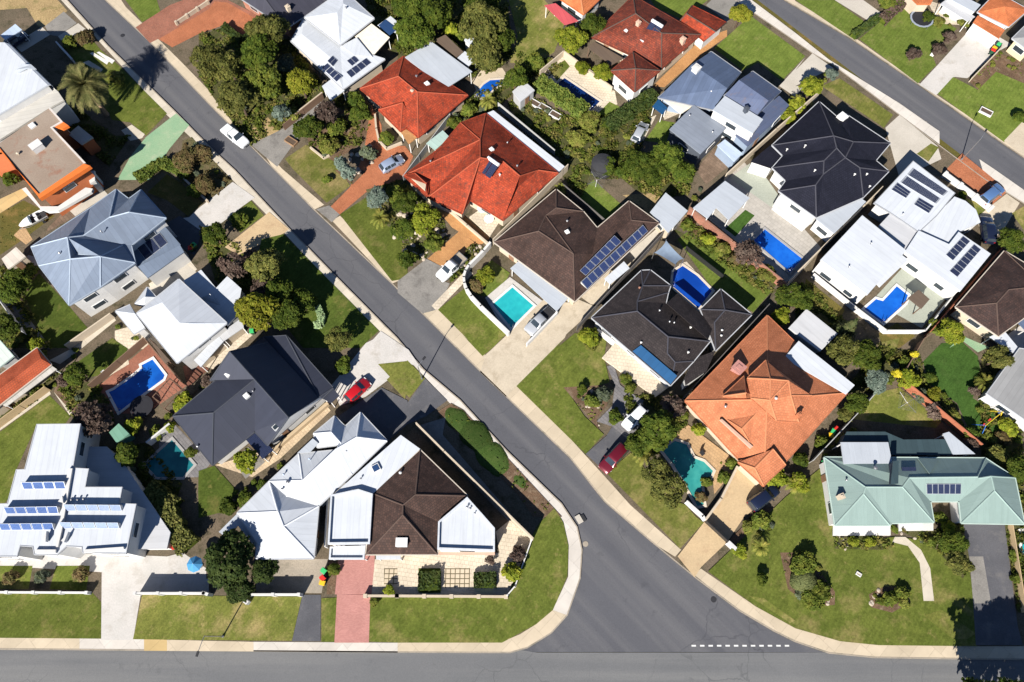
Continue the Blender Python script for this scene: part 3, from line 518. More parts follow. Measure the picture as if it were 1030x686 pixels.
'roof': 'tile_brown2','wall': 'wall_cream','over': 0.5,'gut': 'gut_cream','cap': 'cap_brown','win': True,'extra': [('slab','awning',[(70.59,41.92,2.5),(72.67,43.39,2.5),(74.5,41.92,2.5),(71.83,40.07,2.5)],
'roof_bluegrey',0.1,None,'post_white',0,None,None)]},
{'label': 'sage green metal roofed house with a dark solar group and long white front wall','cat': 'house','name': 'green_roof_house','ze': 2.9,'n': 11,'V': [(40.74,22.12,2.9),(61.73,22.01,2.9),(64.94,19.46,2.9),(64.71,13.6,2.9),(56.8,13.73,2.9),(57.09,16.45,2.9),(53.41,16.45,2.9),(53.31,13.81,2.9),(47.91,13.73,2.9),(47.68,13.45,2.9),(40.77,13.43,2.9),(44.7,17.96,4.49),(49.41,17.98,4.4),(50.51,19.16,4.4),(59.19,19.27,4.4),(44.35,17.11,4.37),(60.88,19.31,4.54),(60.92,17.48,4.47),(59.28,19.08,4.4)],
'F': [('!',[0,1,14,13,12,11]),
('r',[10,0,11,15]),
('r',[9,10,15]),
('!',[8,9,15,11]),
('!',[7,8,11,12]),
('!',[6,7,12,13]),
('!',[5,6,13,14,18]),
('!',[4,5,18,16,17]),
('r',[3,4,17]),
('r',[2,3,17,16]),
('!',[1,2,16,18,14])],
'roof': 'roof_green','wall': 'wall_white','over': 0.35,'gut': 'gut_green','cap': 'cap_green','win': True,'extra': [('panels',[(52.73,18.48,4.09),(57.18,18.49,4.06),(57.23,17.22,3.38),(52.87,17.22,3.41)],6,1,'solar'),
('slab','verandah_floor',[(41.64,13.95,0.4),(49.05,14.01,0.4),(48.78,12.52,0.4),(41.36,12.47,0.4)],
'wall_white',0.4,None,None,0,None,None),
('slab','verandah_floor',[(50.17,14.34,0.4),(54.67,14.39,0.4),(54.42,13.13,0.4),(49.93,13.08,0.4)],
'wall_white',0.4,None,None,0,None,None),
('slab','patio_roof',[(42.96,24.02,3.4),(49.19,24.02,3.4),(49.21,21.58,3.4),(48.8,21.2,3.4),(42.89,21.15,3.4)],
'roof_zinc',0.14,None,'post_white',0,None,None),
('slab','rear_roof',[(44.39,25.67,2.5),(49.5,25.67,2.5),(51.72,24.6,2.5),(57.62,24.65,2.5),(57.73,22.53,2.5),(49.6,22.53,2.5),(49.37,24.19,2.5),(43.49,24.24,2.5)],
'roof_tealdark',0.14,'wall_dark',None,0,None,None),
('slab','rear_roof',[(57.05,25.37,2.6),(57.91,25.64,2.6),(60.73,22.64,2.6),(57.79,22.56,2.6)],
'roof_zinc',0.14,None,'post_white',0,None,None),
('slab','dormer',[(48.57,21.17,5.0),(49.27,21.22,5.0),(48.68,18.32,5.0),(47.68,18.2,5.0)],
'roof_tealdark',0.2,'wall_dark',None,0,None,None),
('slab','side_dormer',[(52.73,22.0,3.18),(55.48,21.88,3.24),(53.18,19.64,4.46)],
'roof_green',0.1,None,None,0,None,None),
('slab','awning',[(60.34,19.79,2.6),(61.42,21.03,2.6),(62.72,19.84,2.6)],
'roof_tealdark',0.1,None,None,0,None,None),
('vent',(46.63,20.53,3.71),0.8,0,None),
('vent',(42.68,18.97,3.68),0.4,0,None),
('chimney',(41.68,16.85,3.27),0.6,20,'wall_cream'),
('slab','skylight_box',[(50.1,20.62,3.9),(51.92,20.62,3.9),(51.74,19.7,3.9),(49.93,19.7,3.9)],
'solar',0.2,None,None,0,None,None)]},
{'label': 'grey metal roofed house cut by the right edge below the round green lawn','cat': 'house','name': 'grey_roof_house','ze': 2.9,'n': 5,'V': [(63.98,30.86,2.9),(69.97,37.34,2.9),(74.8,36.57,2.9),(71.54,24.29,2.9),(68.46,27.02,2.9)],
'F': [('r',[0,1,2,3,4])],
'roof': 'roof_midgrey','wall': 'wall_white','over': 0.3,'gut': 'gut_white','cap': None,'win': True,'extra': [('slab','patio_roof',[(66.45,39.2,2.6),(68.68,40.19,2.6),(70.21,37.26,2.6),(69.21,36.68,2.6)],
'roof_white',0.12,None,'post_white',0,None,None)]},
{'label': 'orange tiled house with a pale front pergola in the top right corner','cat': 'house','name': 'orange_corner_house','ze': 3.0,'n': 4,'V': [(77.81,97.54,3.0),(82.23,94.35,3.0),(86.46,98.06,3.0),(82.04,101.93,3.0),(82.02,98.03,3.71)],
'F': [('r',[0,1,4]),
('r',[1,2,4]),
('r',[2,3,4]),
('r',[3,0,4])],
'roof': 'tile_orange','wall': 'wall_white','over': 0.5,'gut': 'gut_white','cap': None,'win': True,'extra': [('slab','garage_roof',[(76.88,95.7,2.6),(78.02,97.22,2.6),(81.8,94.06,2.6),(80.4,92.3,2.6)],
'tile_orange',0.14,'wall_white',None,0,None,None),
('slab','pergola_roof',[(72.29,99.8,2.5),(73.76,101.03,2.5),(77.57,97.01,2.5),(76.14,95.97,2.5)],
'roof_zincw',0.1,None,'post_white',0,None,None),
('slab','flat_roof',[(73.27,100.48,3.2),(75.34,101.36,3.2),(78.54,98.91,3.2),(77.12,97.34,3.2)],
'roof_zinc',0.25,'wall_white',None,0,None,None)]},
{'label': 'dark grey roofed house cut by the right edge behind the planted bed','cat': 'house','name': 'dark_grey_house','ze': 2.9,'n': 4,'V': [(82.33,92.02,2.9),(86.21,95.75,2.9),(88.24,92.35,2.9),(84.77,89.03,2.9),(84.73,91.63,3.59)],
'F': [('r',[0,1,4]),
('r',[1,2,4]),
('r',[2,3,4]),
('r',[3,0,4])],
'roof': 'roof_midgrey','wall': 'wall_yellow','over': 0.5,'gut': 'gut_white','cap': None,'win': True,'extra': []},
{'label': 'small orange roofed house at the top edge beside the purple hedge','cat': 'house','name': 'orange_end_house','ze': 2.8,'n': 4,'V': [(66.84,102.11,2.8),(68.31,99.51,2.8),(70.51,99.51,2.8),(73.18,103.86,2.8)],
'F': [('r',[0,1,2,3])],
'roof': 'tile_orange','wall': 'wall_cream','over': 0.3,'gut': None,'cap': None,'win': True,'extra': []},
{'label': 'white barrel vaulted house with a curved grey lower roof in the top left corner','cat': 'house','name': 'white_vault_house','ze': 6.6,'n': 5,'V': [(-88.4,87.75,6.6),(-80.14,87.69,6.6),(-71.39,79.36,6.6),(-77.94,73.52,6.6),(-84.51,73.52,6.6)],
'F': [('r',[0,1,2,3,4])],
'roof': 'roof_white','wall': 'wall_white','over': 0.05,'gut': None,'cap': None,'win': True,'extra': [('slab','vault_edge',[(-80.14,87.69,6.6),(-79.57,87.6,6.45),(-71.06,79.49,6.45),(-71.37,79.28,6.6)],
'roof_white',0.1,None,None,0,None,None),
('slab','vault_edge',[(-79.6,87.61,6.44),(-79.42,87.69,6.1),(-71.01,79.59,6.1),(-71.08,79.47,6.44)],
'roof_white',0.1,None,None,0,None,None),
('slab','vault_edge',[(-79.46,87.71,6.08),(-79.6,87.96,5.5),(-71.38,79.93,5.5),(-71.04,79.58,6.08)],
'roof_white',0.1,'wall_white',None,0,None,None),
('slab','lower_roof',[(-78.34,74.19,5.2),(-72.26,79.68,5.2),(-72.1,80.47,5.2),(-70.6,79.29,5.2),(-69.33,77.63,5.2),(-71.33,76.04,5.2),(-77.37,70.32,5.2),(-80.08,68.1,5.2),(-81.04,71.78,5.2)],
'roof_putty',0.3,'wall_white',None,0,None,None),
('slab','roof_lens',[(-76.87,82.03,6.9),(-75.97,82.99,7.1),(-74.55,82.93,7.0),(-73.98,82.53,6.4),(-75.09,82.14,7.1),(-76.48,81.56,6.8)],
'roof_zinc',0.2,None,None,0,None,None),
('slab','carport',[(-84.65,92.89,2.6),(-82.73,95.36,2.6),(-81.3,94.12,2.6),(-83.58,91.97,2.6)],
'roof_pale_blue',0.12,None,'post_white',0,None,None)]},
{'label': 'flat brown roofed house with a bright orange parapet and a small white roof hatch','cat': 'house','name': 'brown_flat_house','ze': 6.2,'n': 8,'V': [(-79.03,66.61,6.2),(-76.39,68.93,6.2),(-70.57,75.23,6.2),(-68.28,72.82,6.2),(-69.57,71.76,6.2),(-63.13,65.29,6.2),(-68.55,60.06,6.2),(-76.18,67.64,6.2)],
'F': [('r',[0,1,2,3,4,5,6,7])],
'roof': 'roof_tan','wall': 'wall_orange','over': 0.02,'gut': None,'cap': None,'win': True,'extra': [('slab','parapet',[(-79.11,66.45,6.35),(-76.03,67.84,6.35),(-68.48,59.57,6.35),(-68.44,59.96,6.35),(-75.92,67.4,6.35),(-76.19,68.04,6.35)],
'orange_trim',0.7,None,None,0,None,None),
('slab','parapet',[(-68.44,59.96,6.35),(-63.03,65.18,6.35),(-62.01,64.78,6.35),(-68.2,59.18,6.35),(-68.48,59.57,6.35)],
'orange_trim',0.7,None,None,0,None,None),
('slab','parapet',[(-70.46,75.11,6.35),(-68.17,72.7,6.35),(-69.46,71.64,6.35),(-63.03,65.18,6.35),(-62.81,65.34,6.35),(-69.09,71.64,6.35),(-67.79,72.7,6.35),(-70.28,75.3,6.35)],
'parapet_pale',0.9,None,None,0,None,None),
('slab','canopy',[(-68.86,71.81,6.2),(-67.96,72.87,6.2),(-66.87,72.08,6.2),(-67.66,71.49,6.2)],
'orange_trim',0.5,None,None,0,None,None),
('slab','canopy',[(-68.7,72.75,3.2),(-67.47,74.38,3.2),(-64.77,72.21,3.2),(-66.28,70.87,3.2)],
'roof_putty',0.3,'wall_orange',None,0,None,None),
('slab','balcony',[(-73.66,62.99,3.0),(-73.12,63.29,3.0),(-70.13,59.96,3.0),(-67.55,59.96,3.0),(-64.13,63.24,3.0),(-63.0,63.04,3.0),(-63.1,62.48,3.0),(-67.37,59.16,3.0),(-68.84,59.02,3.0),(-70.29,59.71,3.0)],
'wall_white',0.5,None,None,0,None,None),
('slab','balcony',[(-64.55,66.07,2.9),(-63.5,66.33,2.9),(-63.03,64.52,2.9),(-63.69,64.01,2.9)],
'wall_white',0.4,'wall_white',None,0,None,None),
('roof_hatch',(-70.32,67.89,6.2),1.6,45,None),
('skylight',(-72.23,71.94,6.2),0.9,45,None),
('vent',(-73.09,66.87,6.2),0.7,0,'wall_cream')]},
{'label': 'blue grey metal hipped two storey house with white walls and three dark solar panels','cat': 'house','name': 'grey_hip_house','ze': 5.5,'n': 11,'V': [(-68.11,51.78,5.5),(-61.1,58.11,5.5),(-57.93,61.28,5.5),(-55.79,59.64,5.5),(-54.29,61.19,5.5),(-49.83,56.5,5.5),(-54.03,52.03,5.5),(-52.98,49.29,5.5),(-57.07,45.56,5.5),(-60.8,42.74,5.5),(-66.32,48.8,5.5),(-61.26,51.55,8.6),(-53.61,55.69,8.4),(-56.74,55.39,7.5),(-55.1,51.92,5.7),(-56.41,48.86,8.1),(-60.44,48.46,8.1),(-60.34,49.69,7.3),(-59.74,52.4,7.6)],
'F': [('!',[0,1,18,11]),
('!',[1,2,13,18]),
('!',[2,3,13]),
('!',[3,4,12,13]),
('!',[4,5,12]),
('!',[5,6,14,11,18,13,12]),
('!',[6,7,15,14]),
('!',[14,15,17,11]),
('!',[7,8,15]),
('!',[8,9,16,15]),
('!',[9,10,16]),
('!',[10,0,11,16]),
('!',[11,17,16]),
('!',[16,17,15])],
'roof': 'roof_steel','wall': 'wall_white','over': 0.45,'gut': 'gut_steel','cap': 'cap_steel','win': True,'extra': [('slab','garage_roof',[(-55.06,53.09,3.5),(-51.12,56.6,3.5),(-48.01,53.22,3.5),(-49.75,51.85,3.5),(-53.58,49.75,3.5)],
'roof_steel2',0.15,'wall_white',None,0,None,None),
('slab','garage_roof',[(-53.34,49.46,3.9),(-48.07,53.13,3.5),(-47.57,52.29,3.0),(-52.12,48.09,3.0)],
'roof_steel2',0.14,'wall_white',None,0,None,None),
('panels',[(-54.34,52.71,3.56),(-51.39,55.29,3.56),(-49.82,53.43,3.56),(-52.53,50.59,3.56)],3,1,'solar'),
('vent',(-57.39,53.03,7.45),0.35,0,None),
('vent',(-62.35,49.56,7.54),0.5,0,None),
('slab','ledge',[(-61.83,61.02,2.6),(-59.85,61.24,2.6),(-59.28,60.34,2.6),(-61.28,59.21,2.6)],
'roof_pale_blue',0.15,None,None,0,None,None)]},
{'label': 'bright white hipped house with blue shaded lower roofs beside the brick terrace pool','cat': 'house','name': 'white_hip_house','ze': 5.0,'n': 4,'V': [(-51.59,41.68,5.0),(-46.64,46.91,5.0),(-39.01,40.25,5.0),(-44.83,34.46,5.0),(-47.97,43.0,5.79),(-44.95,39.86,6.04),(-43.42,39.89,5.85)],
'F': [('r',[0,1,4]),
('r',[1,2,6,5,4]),
('!',[2,3,5,6]),
('r',[3,0,4,5])],
'roof': 'roof_white','wall': 'wall_white','over': 0.5,'gut': 'gut_white','cap': None,'win': True,'extra': [('wing',{'ze': 3.4,'n': 4,'V': [(-55.47,42.75,3.4),(-52.23,39.33,3.4),(-50.93,40.28,3.4),(-53.6,43.72,3.4),(-52.03,41.85,4.6)],
'F': [('r',[0,1,4]),
('r',[1,2,4]),
('r',[2,3,4]),
('r',[3,0,4])],
'roof': 'roof_white','wall': 'wall_white','over': 0.4,'gut': 'gut_white','cap': None,'win': False,'extra': []}),
('wing',{'ze': 3.2,'n': 4,'V': [(-53.06,43.94,3.2),(-51.78,46.54,3.2),(-50.29,45.0,3.2),(-51.78,43.67,3.2),(-51.38,44.68,4.0)],
'F': [('r',[0,1,4]),
('r',[1,2,4]),
('r',[2,3,4]),
('r',[3,0,4])],
'roof': 'roof_white','wall': 'wall_white','over': 0.4,'gut': 'gut_white','cap': None,'win': False,'extra': []}),
('slab','lower_roof',[(-46.87,47.55,3.2),(-44.57,49.33,3.2),(-42.02,46.42,3.2),(-40.66,48.31,3.2),(-38.38,46.29,3.2),(-38.47,42.23,3.2),(-39.63,40.61,3.2),(-44.31,44.68,3.2)],
'roof_white',0.2,'wall_white',None,0,None,None),
('slab','gable_end',[(-44.01,44.66,3.4),(-42.31,45.03,4.2),(-41.02,43.72,3.4)],
'roof_white',0.1,None,None,0,None,None),
('slab','patio_roof',[(-43.72,35.73,2.6),(-40.97,39.46,2.6),(-40.04,38.51,2.6),(-42.65,34.7,2.6)],
'roof_white',0.14,None,'post_white',0,None,None),
('slab','side_roof',[(-40.93,39.46,2.6),(-37.94,42.12,2.6),(-37.52,40.62,2.6),(-40.04,38.55,2.6)],
'roof_zincw',0.14,None,'post_white',0,None,None),
('slab','pergola_roof',[(-50.65,39.06,2.4),(-49.49,38.11,2.4),(-47.1,35.75,2.4),(-47.68,35.29,2.4)],
'roof_brown',0.08,None,'post_brown',0,None,None)]},
{'label': 'dark slate roofed house with a steep ridge and white side wall beside the red car','cat': 'house','name': 'slate_roof_house','ze': 3.0,'n': 12,'V': [(-45.07,27.66,3.0),(-40.02,32.75,3.0),(-40.89,32.69,3.0),(-38.67,35.19,3.0),(-34.44,38.97,3.0),(-31.3,39.2,3.0),(-24.16,31.6,3.0),(-25.49,30.16,3.0),(-32.01,23.68,3.0),(-33.96,25.58,3.0),(-35.24,24.41,3.0),(-38.9,21.09,3.0),(-38.88,27.47,5.2),(-34.08,32.1,5.2),(-37.21,35.33,7.0),(-28.5,26.37,7.0),(-33.5,37.92,3.7),(-25.83,30.16,3.4)],
'F': [('r',[0,1,13,12]),
('r',[11,0,12]),
('!',[11,10,9,13,12]),
('!',[9,8,15,13]),
('!',[1,2,14,13]),
('!',[13,14,15]),
('!',[14,2,3]),
('!',[14,3,4,16]),
('!',[16,4,5,17]),
('!',[14,16,17,15]),
('!',[5,6,17]),
('!',[6,7,17]),
('w',[15,17,7,8])],
'roof': 'roof_slate','wall': 'wall_white','over': 0.5,'gut': 'gut_slate','cap': 'cap_slate','win': True,'extra': [('slab','louvre_roof',[(-35.13,24.57,2.7),(-34.06,25.57,2.7),(-31.3,23.17,2.7),(-32.61,21.96,2.7)],
'solar',0.12,None,'post_white',0,None,None),
('skylight',(-38.06,33.04,4.24),0.7,45,None),
('skylight',(-35.01,29.89,4.75),0.7,45,None),
('vent',(-41.09,23.53,3.03),0.5,0,None),
('skylight',(-30.55,25.51,5.13),0.7,45,'glass_dark'),
('vent',(-34.19,30.53,4.71),0.4,0,None),
('slab','porch_roof',[(-25.6,30.29,2.6),(-24.25,31.64,2.6),(-23.28,30.66,2.6),(-24.36,29.59,2.6)],
'roof_slate',0.14,None,'post_white',0,None,None)]},
{'label': 'pale blue white gabled house with a dark front shade tree and twin rear gables','cat': 'house','name': 'pale_blue_house','ze': 3.2,'n': 7,'V': [(-34.77,14.89,3.2),(-31.19,18.92,3.2),(-28.77,17.03,3.2),(-24.56,15.78,3.2),(-24.57,9.38,3.2),(-31.74,9.32,3.2),(-31.76,11.22,3.2),(-29.31,14.93,4.3),(-28.4,13.12,4.3)],
'F': [('r',[0,1,7]),
('!',[1,2,7]),
('!',[2,3,8,7]),
('r',[3,4,8]),
('r',[4,5,8]),
('!',[5,6,8]),
('r',[6,0,7,8])],
'roof': 'roof_white','wall': 'wall_white','over': 0.5,'gut': 'gut_white','cap': 'cap_white','win': True,'extra': [('wing',{'ze': 3.2,'n': 6,'V': [(-31.19,18.92,3.2),(-27.77,22.52,3.2),(-22.67,23.04,3.2),(-20.65,19.81,3.2),(-24.56,15.78,3.2),(-28.77,17.03,3.2),(-26.63,18.83,4.3),(-22.63,22.92,4.4)],
'F': [('!',[0,1,6]),
('!',[1,2,7,6]),
('!',[2,3,7]),
('!',[3,4,5,6,7]),
('!',[5,0,6])],
'roof': 'roof_white','wall': 'wall_white','over': 0.4,'gut': 'gut_white','cap': 'cap_white','win': False,'extra': []}),
('wing',{'ze': 3.2,'n': 5,'V': [(-26.1,25.22,3.2),(-23.55,27.6,3.2),(-22.03,26.15,3.2),(-22.41,23.76,3.2),(-25.44,23.37,3.2),(-23.52,25.1,4.4),(-22.0,23.51,4.6)],
'F': [('!',[0,1,5]),
('!',[1,2,6,5]),
('!',[3,4,0,5,6]),
('!',[2,3,6])],
'roof': 'roof_white','wall': 'wall_white','over': 0.4,'gut': 'gut_white','cap': 'cap_white','win': False,'extra': []}),
('wing',{'ze': 3.2,'n': 6,'V': [(-22.12,26.08,3.2),(-20.15,28.11,3.2),(-16.41,24.26,3.2),(-20.65,19.81,3.2),(-22.63,21.41,3.2),(-22.41,23.76,3.2),(-20.05,24.34,4.8),(-22.39,22.83,4.9)],
'F': [('!',[0,1,6,7]),
('!',[1,2,6]),
('!',[2,3,4,7,6]),
('!',[4,5,7]),
('!',[5,0,7])],
'roof': 'roof_white','wall': 'wall_white','over': 0.4,'gut': 'gut_white','cap': 'cap_white','win': False,'extra': []}),
('slab','balcony_roof',[(-37.01,12.65,2.6),(-34.98,14.95,2.6),(-31.92,11.23,2.6),(-32.1,10.69,2.6),(-34.68,13.41,2.6),(-36.32,12.19,2.6)],
'roof_zinc',0.12,None,'post_white',0,None,None),
('slab','skylight_panel',[(-27.89,22.52,3.6),(-26.03,24.48,3.6),(-25.23,23.83,3.6),(-26.23,22.62,3.6)],
'roof_zinc',0.06,None,None,0,None,None),
('vent',(-29.3,17.88,3.34),0.5,0,None),
('vent',(-28.54,18.65,3.77),0.8,0,None),
('vent',(-26.09,21.66,3.81),0.4,0,'roof_pale_blue'),
('vent',(-29.31,19.72,3.46),0.4,0,'roof_pale_blue'),
('vent',(-21.35,22.65,4.04),0.4,0,None)]},
{'label': 'brown tiled corner house flanked by flat white parapet roofs behind a cream courtyard','cat': 'house','name': 'corner_tile_house','ze': 3.3,'n': 6,'V': [(-17.72,17.36,3.3),(-11.98,23.0,3.3),(-5.69,17.06,3.3),(-9.27,13.79,3.3),(-9.24,9.84,3.3),(-18.11,9.84,3.3),(-12.06,16.86,5.27),(-13.56,15.59,5.16),(-13.51,14.35,5.31)],
'F': [('r',[0,1,6,7]),
('r',[1,2,6]),
('!',[2,3,7,6]),
('!',[3,4,8,7]),
('r',[4,5,8]),
('!',[5,0,7,8])],
'roof': 'tile_brown','wall': 'wall_cream','over': 0.5,'gut': 'gut_cream','cap': 'cap_brown','win': True,'extra': [('slab','flat_roof',[(-22.68,17.3,3.4),(-14.6,24.99,3.4),(-11.97,23.13,3.4),(-17.7,17.34,3.4),(-19.59,17.96,3.4)],
'roof_white',0.25,'wall_white',None,0,None,None),
('slab','flat_roof',[(-22.99,17.08,3.6),(-19.54,17.82,3.6),(-17.66,17.23,3.6),(-17.6,11.06,3.6),(-22.81,11.0,3.6)],
'roof_white',0.5,'wall_white',None,0.35,None,None),
('slab','porch_roof',[(-22.7,10.79,2.9),(-18.26,10.93,2.9),(-18.32,9.26,2.9),(-22.7,9.26,2.9)],
'roof_white',0.3,None,'post_white',0.25,None,None),
('slab','flat_roof',[(-9.23,13.74,3.7),(-5.67,16.81,3.7),(-2.14,12.95,3.7),(-2.12,10.15,3.7),(-9.22,10.39,3.7)],
'roof_white',0.4,'wall_white',None,0.35,None,None),
('skylight',(-17.54,20.58,3.4),1.0,30,'blue_dark'),
('vent',(-14.31,19.91,3.56),0.6,0,'wall_white'),
('vent',(-19.39,19.19,3.4),0.35,0,None),
('vent',(-20.31,17.71,3.4),0.35,0,None),
('vent',(-5.64,15.53,3.7),0.5,0,None),
('vent',(-5.27,15.35,3.7),0.5,0,None),
('vent',(-4.67,14.78,3.7),0.4,0,None),
('dormer_vent',(-13.61,11.17,3.89),1.3,0,None),
('slab','beam_row',[(-9.32,10.2,2.5),(-2.15,10.2,2.5),(-2.14,9.85,2.5),(-9.31,9.85,2.5)],
'wall_pinkish',0.2,None,None,0,None,None),
('slab','porch_roof',[(-16.95,9.83,2.7),(-13.88,9.83,2.7),(-13.85,9.28,2.7),(-16.91,9.28,2.7)],
'roof_white',0.15,None,'post_white',0,None,None)]},
{'label': 'white stepped modern house with five racks of tilted solar panels in the lower left','cat': 'house','name': 'white_stepped_house','ze': 5.4,'n': 22,'V': [(-61.34,25.82,5.4),(-55.81,25.88,5.4),(-55.57,20.14,5.4),(-53.55,20.02,5.4),(-53.51,17.71,5.4),(-48.87,17.71,5.4),(-48.86,15.7,5.4),(-46.74,15.61,5.4),(-46.88,9.76,5.4),(-52.07,9.87,5.4),(-52.3,10.53,5.4),(-54.29,10.64,5.4),(-55.19,9.6,5.4),(-57.88,9.65,5.4),(-58.29,10.58,5.4),(-59.95,10.69,5.4),(-60.02,9.43,5.4),(-65.41,9.43,5.4),(-65.6,15.61,5.4),(-62.64,15.67,5.4),(-62.55,19.91,5.4),(-61.51,19.96,5.4)],
'F': [('r',[0,1,2,3,4,5,6,7,8,9,10,11,12,13,14,15,16,17,18,19,20,21])],
'roof': 'roof_white','wall': 'wall_white','over': 0.05,'gut': 'gut_white','cap': None,'win': True,'extra': [('slab','lower_roof',[(-57.46,23.7,2.3),(-53.49,23.7,2.3),(-50.77,21.47,2.3),(-48.25,18.44,2.3),(-43.23,12.64,2.3),(-43.34,10.64,2.3),(-47.98,10.59,2.3),(-48.27,16.12,2.3),(-50.46,16.21,2.3),(-50.47,18.29,2.3),(-55.27,18.29,2.3),(-55.31,20.68,2.3)],
'roof_zincw',0.25,'wall_white',None,0,None,None),
('panels',[(-61.18,18.24,6.21),(-55.76,18.32,6.21),(-55.76,17.51,5.46),(-61.09,17.48,5.46)],4,1,'solar_blue'),
('panels',[(-62.6,15.16,6.21),(-55.96,15.27,6.21),(-55.99,14.48,5.46),(-62.49,14.45,5.46)],5,1,'solar_blue'),
('panels',[(-55.32,15.5,6.21),(-48.23,15.44,6.21),(-48.23,14.79,5.46),(-55.23,14.79,5.46)],5,1,'solar_pale'),
('panels',[(-62.75,13.18,6.21),(-56.09,13.24,6.21),(-56.1,12.51,5.46),(-62.65,12.46,5.46)],5,1,'solar_blue'),
('panels',[(-55.37,13.35,6.21),(-48.11,13.3,6.21),(-48.1,12.65,5.46),(-55.3,12.65,5.46)],5,1,'solar_pale'),
('slab','roof_fin',[(-56.05,15.87,6.1),(-55.69,16.58,6.1),(-55.39,15.72,6.1)],
'wall_white',0.6,None,None,0,None,None),
('slab','roof_fin',[(-57.0,11.27,6.1),(-56.67,12.31,6.1),(-56.5,11.05,6.1)],
'wall_white',0.6,None,None,0,None,None),
('slab','roof_fin',[(-54.66,11.13,6.1),(-54.0,12.23,6.1),(-54.24,10.99,6.1)],
'wall_white',0.6,None,None,0,None,None),
('slab','roof_coping',[(-51.89,10.16,5.75),(-47.13,10.49,5.75),(-47.02,10.21,5.75),(-51.76,9.78,5.75)],
'wall_white',0.35,None,None,0,None,None),
('slab','roof_coping',[(-57.79,10.16,5.75),(-55.26,10.16,5.75),(-55.18,9.78,5.75),(-57.7,9.78,5.75)],
'wall_white',0.35,None,None,0,None,None),
('slab','roof_rib',[(-55.92,20.07,5.75),(-55.37,20.07,5.75),(-55.03,12.69,5.75),(-55.05,10.49,5.75),(-55.33,10.49,5.75),(-55.51,14.09,5.75)],
'wall_white',0.3,None,None,0,None,None),
('vent',(-54.69,16.18,5.4),0.4,0,None),
('vent',(-53.91,16.18,5.4),0.4,0,None),
('vent',(-53.21,16.27,5.4),0.4,0,None)]},
{'label': 'orange red tiled house cut by the left edge above the lawn','cat': 'house','name': 'left_edge_house','ze': 2.9,'n': 4,'V': [(-70.42,27.41,2.9),(-63.01,34.95,2.9),(-65.51,37.43,2.9),(-73.24,30.03,2.9),(-70.51,28.82,4.2),(-63.68,35.36,4.3)],
'F': [('!',[0,1,5,4]),
('!',[1,2,5]),
('!',[2,3,4,5]),
('!',[3,0,4])],
'roof': 'tile_orange2','wall': 'wall_cream','over': 0.5,'gut': 'gut_cream','cap': None,'win': True,'extra': [('slab','side_roof',[(-69.0,29.58,2.5),(-63.3,35.03,2.5),(-62.34,34.46,2.5),(-68.0,29.09,2.5)],
'roof_putty',0.1,None,'post_white',0,None,None)]},
{'label': 'small pale green flat roofed house cut by the left edge','cat': 'house','name': 'pale_flat_house','ze': 3.0,'n': 4,'V': [(-72.11,36.54,3.0),(-70.79,38.4,3.0),(-68.44,36.18,3.0),(-69.93,34.57,3.0)],
'F': [('r',[0,1,2,3])],
'roof': 'roof_palegreen','wall': 'wall_white','over': 0.2,'gut': 'gut_green','cap': None,'win': True,'extra': []},
{'label': 'wide pale grey shed behind the terracotta house','cat': 'shed','name': 'garden_shed','ze': 2.5,'n': 4,'V': [(38.73,40.6,2.5),(41.63,43.51,2.5),(45.45,39.69,2.5),(42.58,37.04,2.5)],
'F': [('r',[0,1,2,3])],
'roof': 'roof_zincw','wall': 'wall_grey','over': 0.12,'gut': None,'cap': None,'win': 'door','extra': []},
{'label': 'green garden shed beside the black trampoline and brick pool terrace','cat': 'shed','name': 'garden_shed','ze': 2.3,'n': 4,'V': [(-53.56,25.63,2.3),(-52.51,26.86,2.3),(-50.84,25.43,2.3),(-52.26,24.18,2.3)],
'F': [('r',[0,1,2,3])],
'roof': 'roof_shedgreen','wall': 'wall_green','over': 0.12,'gut': None,'cap': None,'win': 'door','extra': []},
{'label': 'cream square shed beside the boat in the left yard','cat': 'shed','name': 'garden_shed','ze': 2.3,'n': 4,'V': [(-74.3,51.56,2.3),(-72.67,53.51,2.3),(-70.92,51.96,2.3),(-72.93,49.84,2.3)],
'F': [('r',[0,1,2,3])],
'roof': 'roof_cream','wall': 'wall_cream','over': 0.12,'gut': None,'cap': None,'win': 'door','extra': []},
{'label': 'tiny white shed among the dark trees at the top','cat': 'shed','name': 'garden_shed','ze': 2.2,'n': 4,'V': [(-7.91,92.39,2.2),(-7.08,93.88,2.2),(-6.32,92.5,2.2),(-6.9,91.29,2.2)],
'F': [('r',[0,1,2,3])],
'roof': 'roof_white','wall': 'wall_white','over': 0.12,'gut': None,'cap': None,'win': 'door','extra': []},
{'label': 'small grey greenhouse roof at the corner of the vegetable garden','cat': 'shed','name': 'garden_shed','ze': 2.3,'n': 4,'V': [(0.08,81.72,2.3),(1.97,83.8,2.3),(3.64,81.98,2.3),(1.33,79.66,2.3)],
'F': [('r',[0,1,2,3])],
'roof': 'roof_zincw','wall': 'wall_grey','over': 0.12,'gut': None,'cap': None,'win': 'door','extra': []}],
'slab': [],
'pool': [('turquoise rectangular pool beside the patio of the solar brown house',[(-2.77,45.27),(0.07,48.0),(3.1,45.06),(-0.12,41.58)],
'water_turq','coping_white',0.35,0.096),
('long blue lap pool on the red brick terrace',[(-55.9,31.95),(-55.26,32.27),(-52.83,34.4),(-51.91,35.47),(-52.09,35.91),(-50.71,36.78),(-48.57,34.4),(-48.68,33.86),(-53.96,29.14)],
'water_blue','coping_white',0.35,0.032),
('teal shaded pool on the slate terrace of the dark slate house',[(-47.54,23.52),(-46.05,25.16),(-42.58,21.74),(-43.77,20.11),(-47.24,20.11),(-48.98,21.74)],
'water_teal','coping_grey',0.35,0.008),
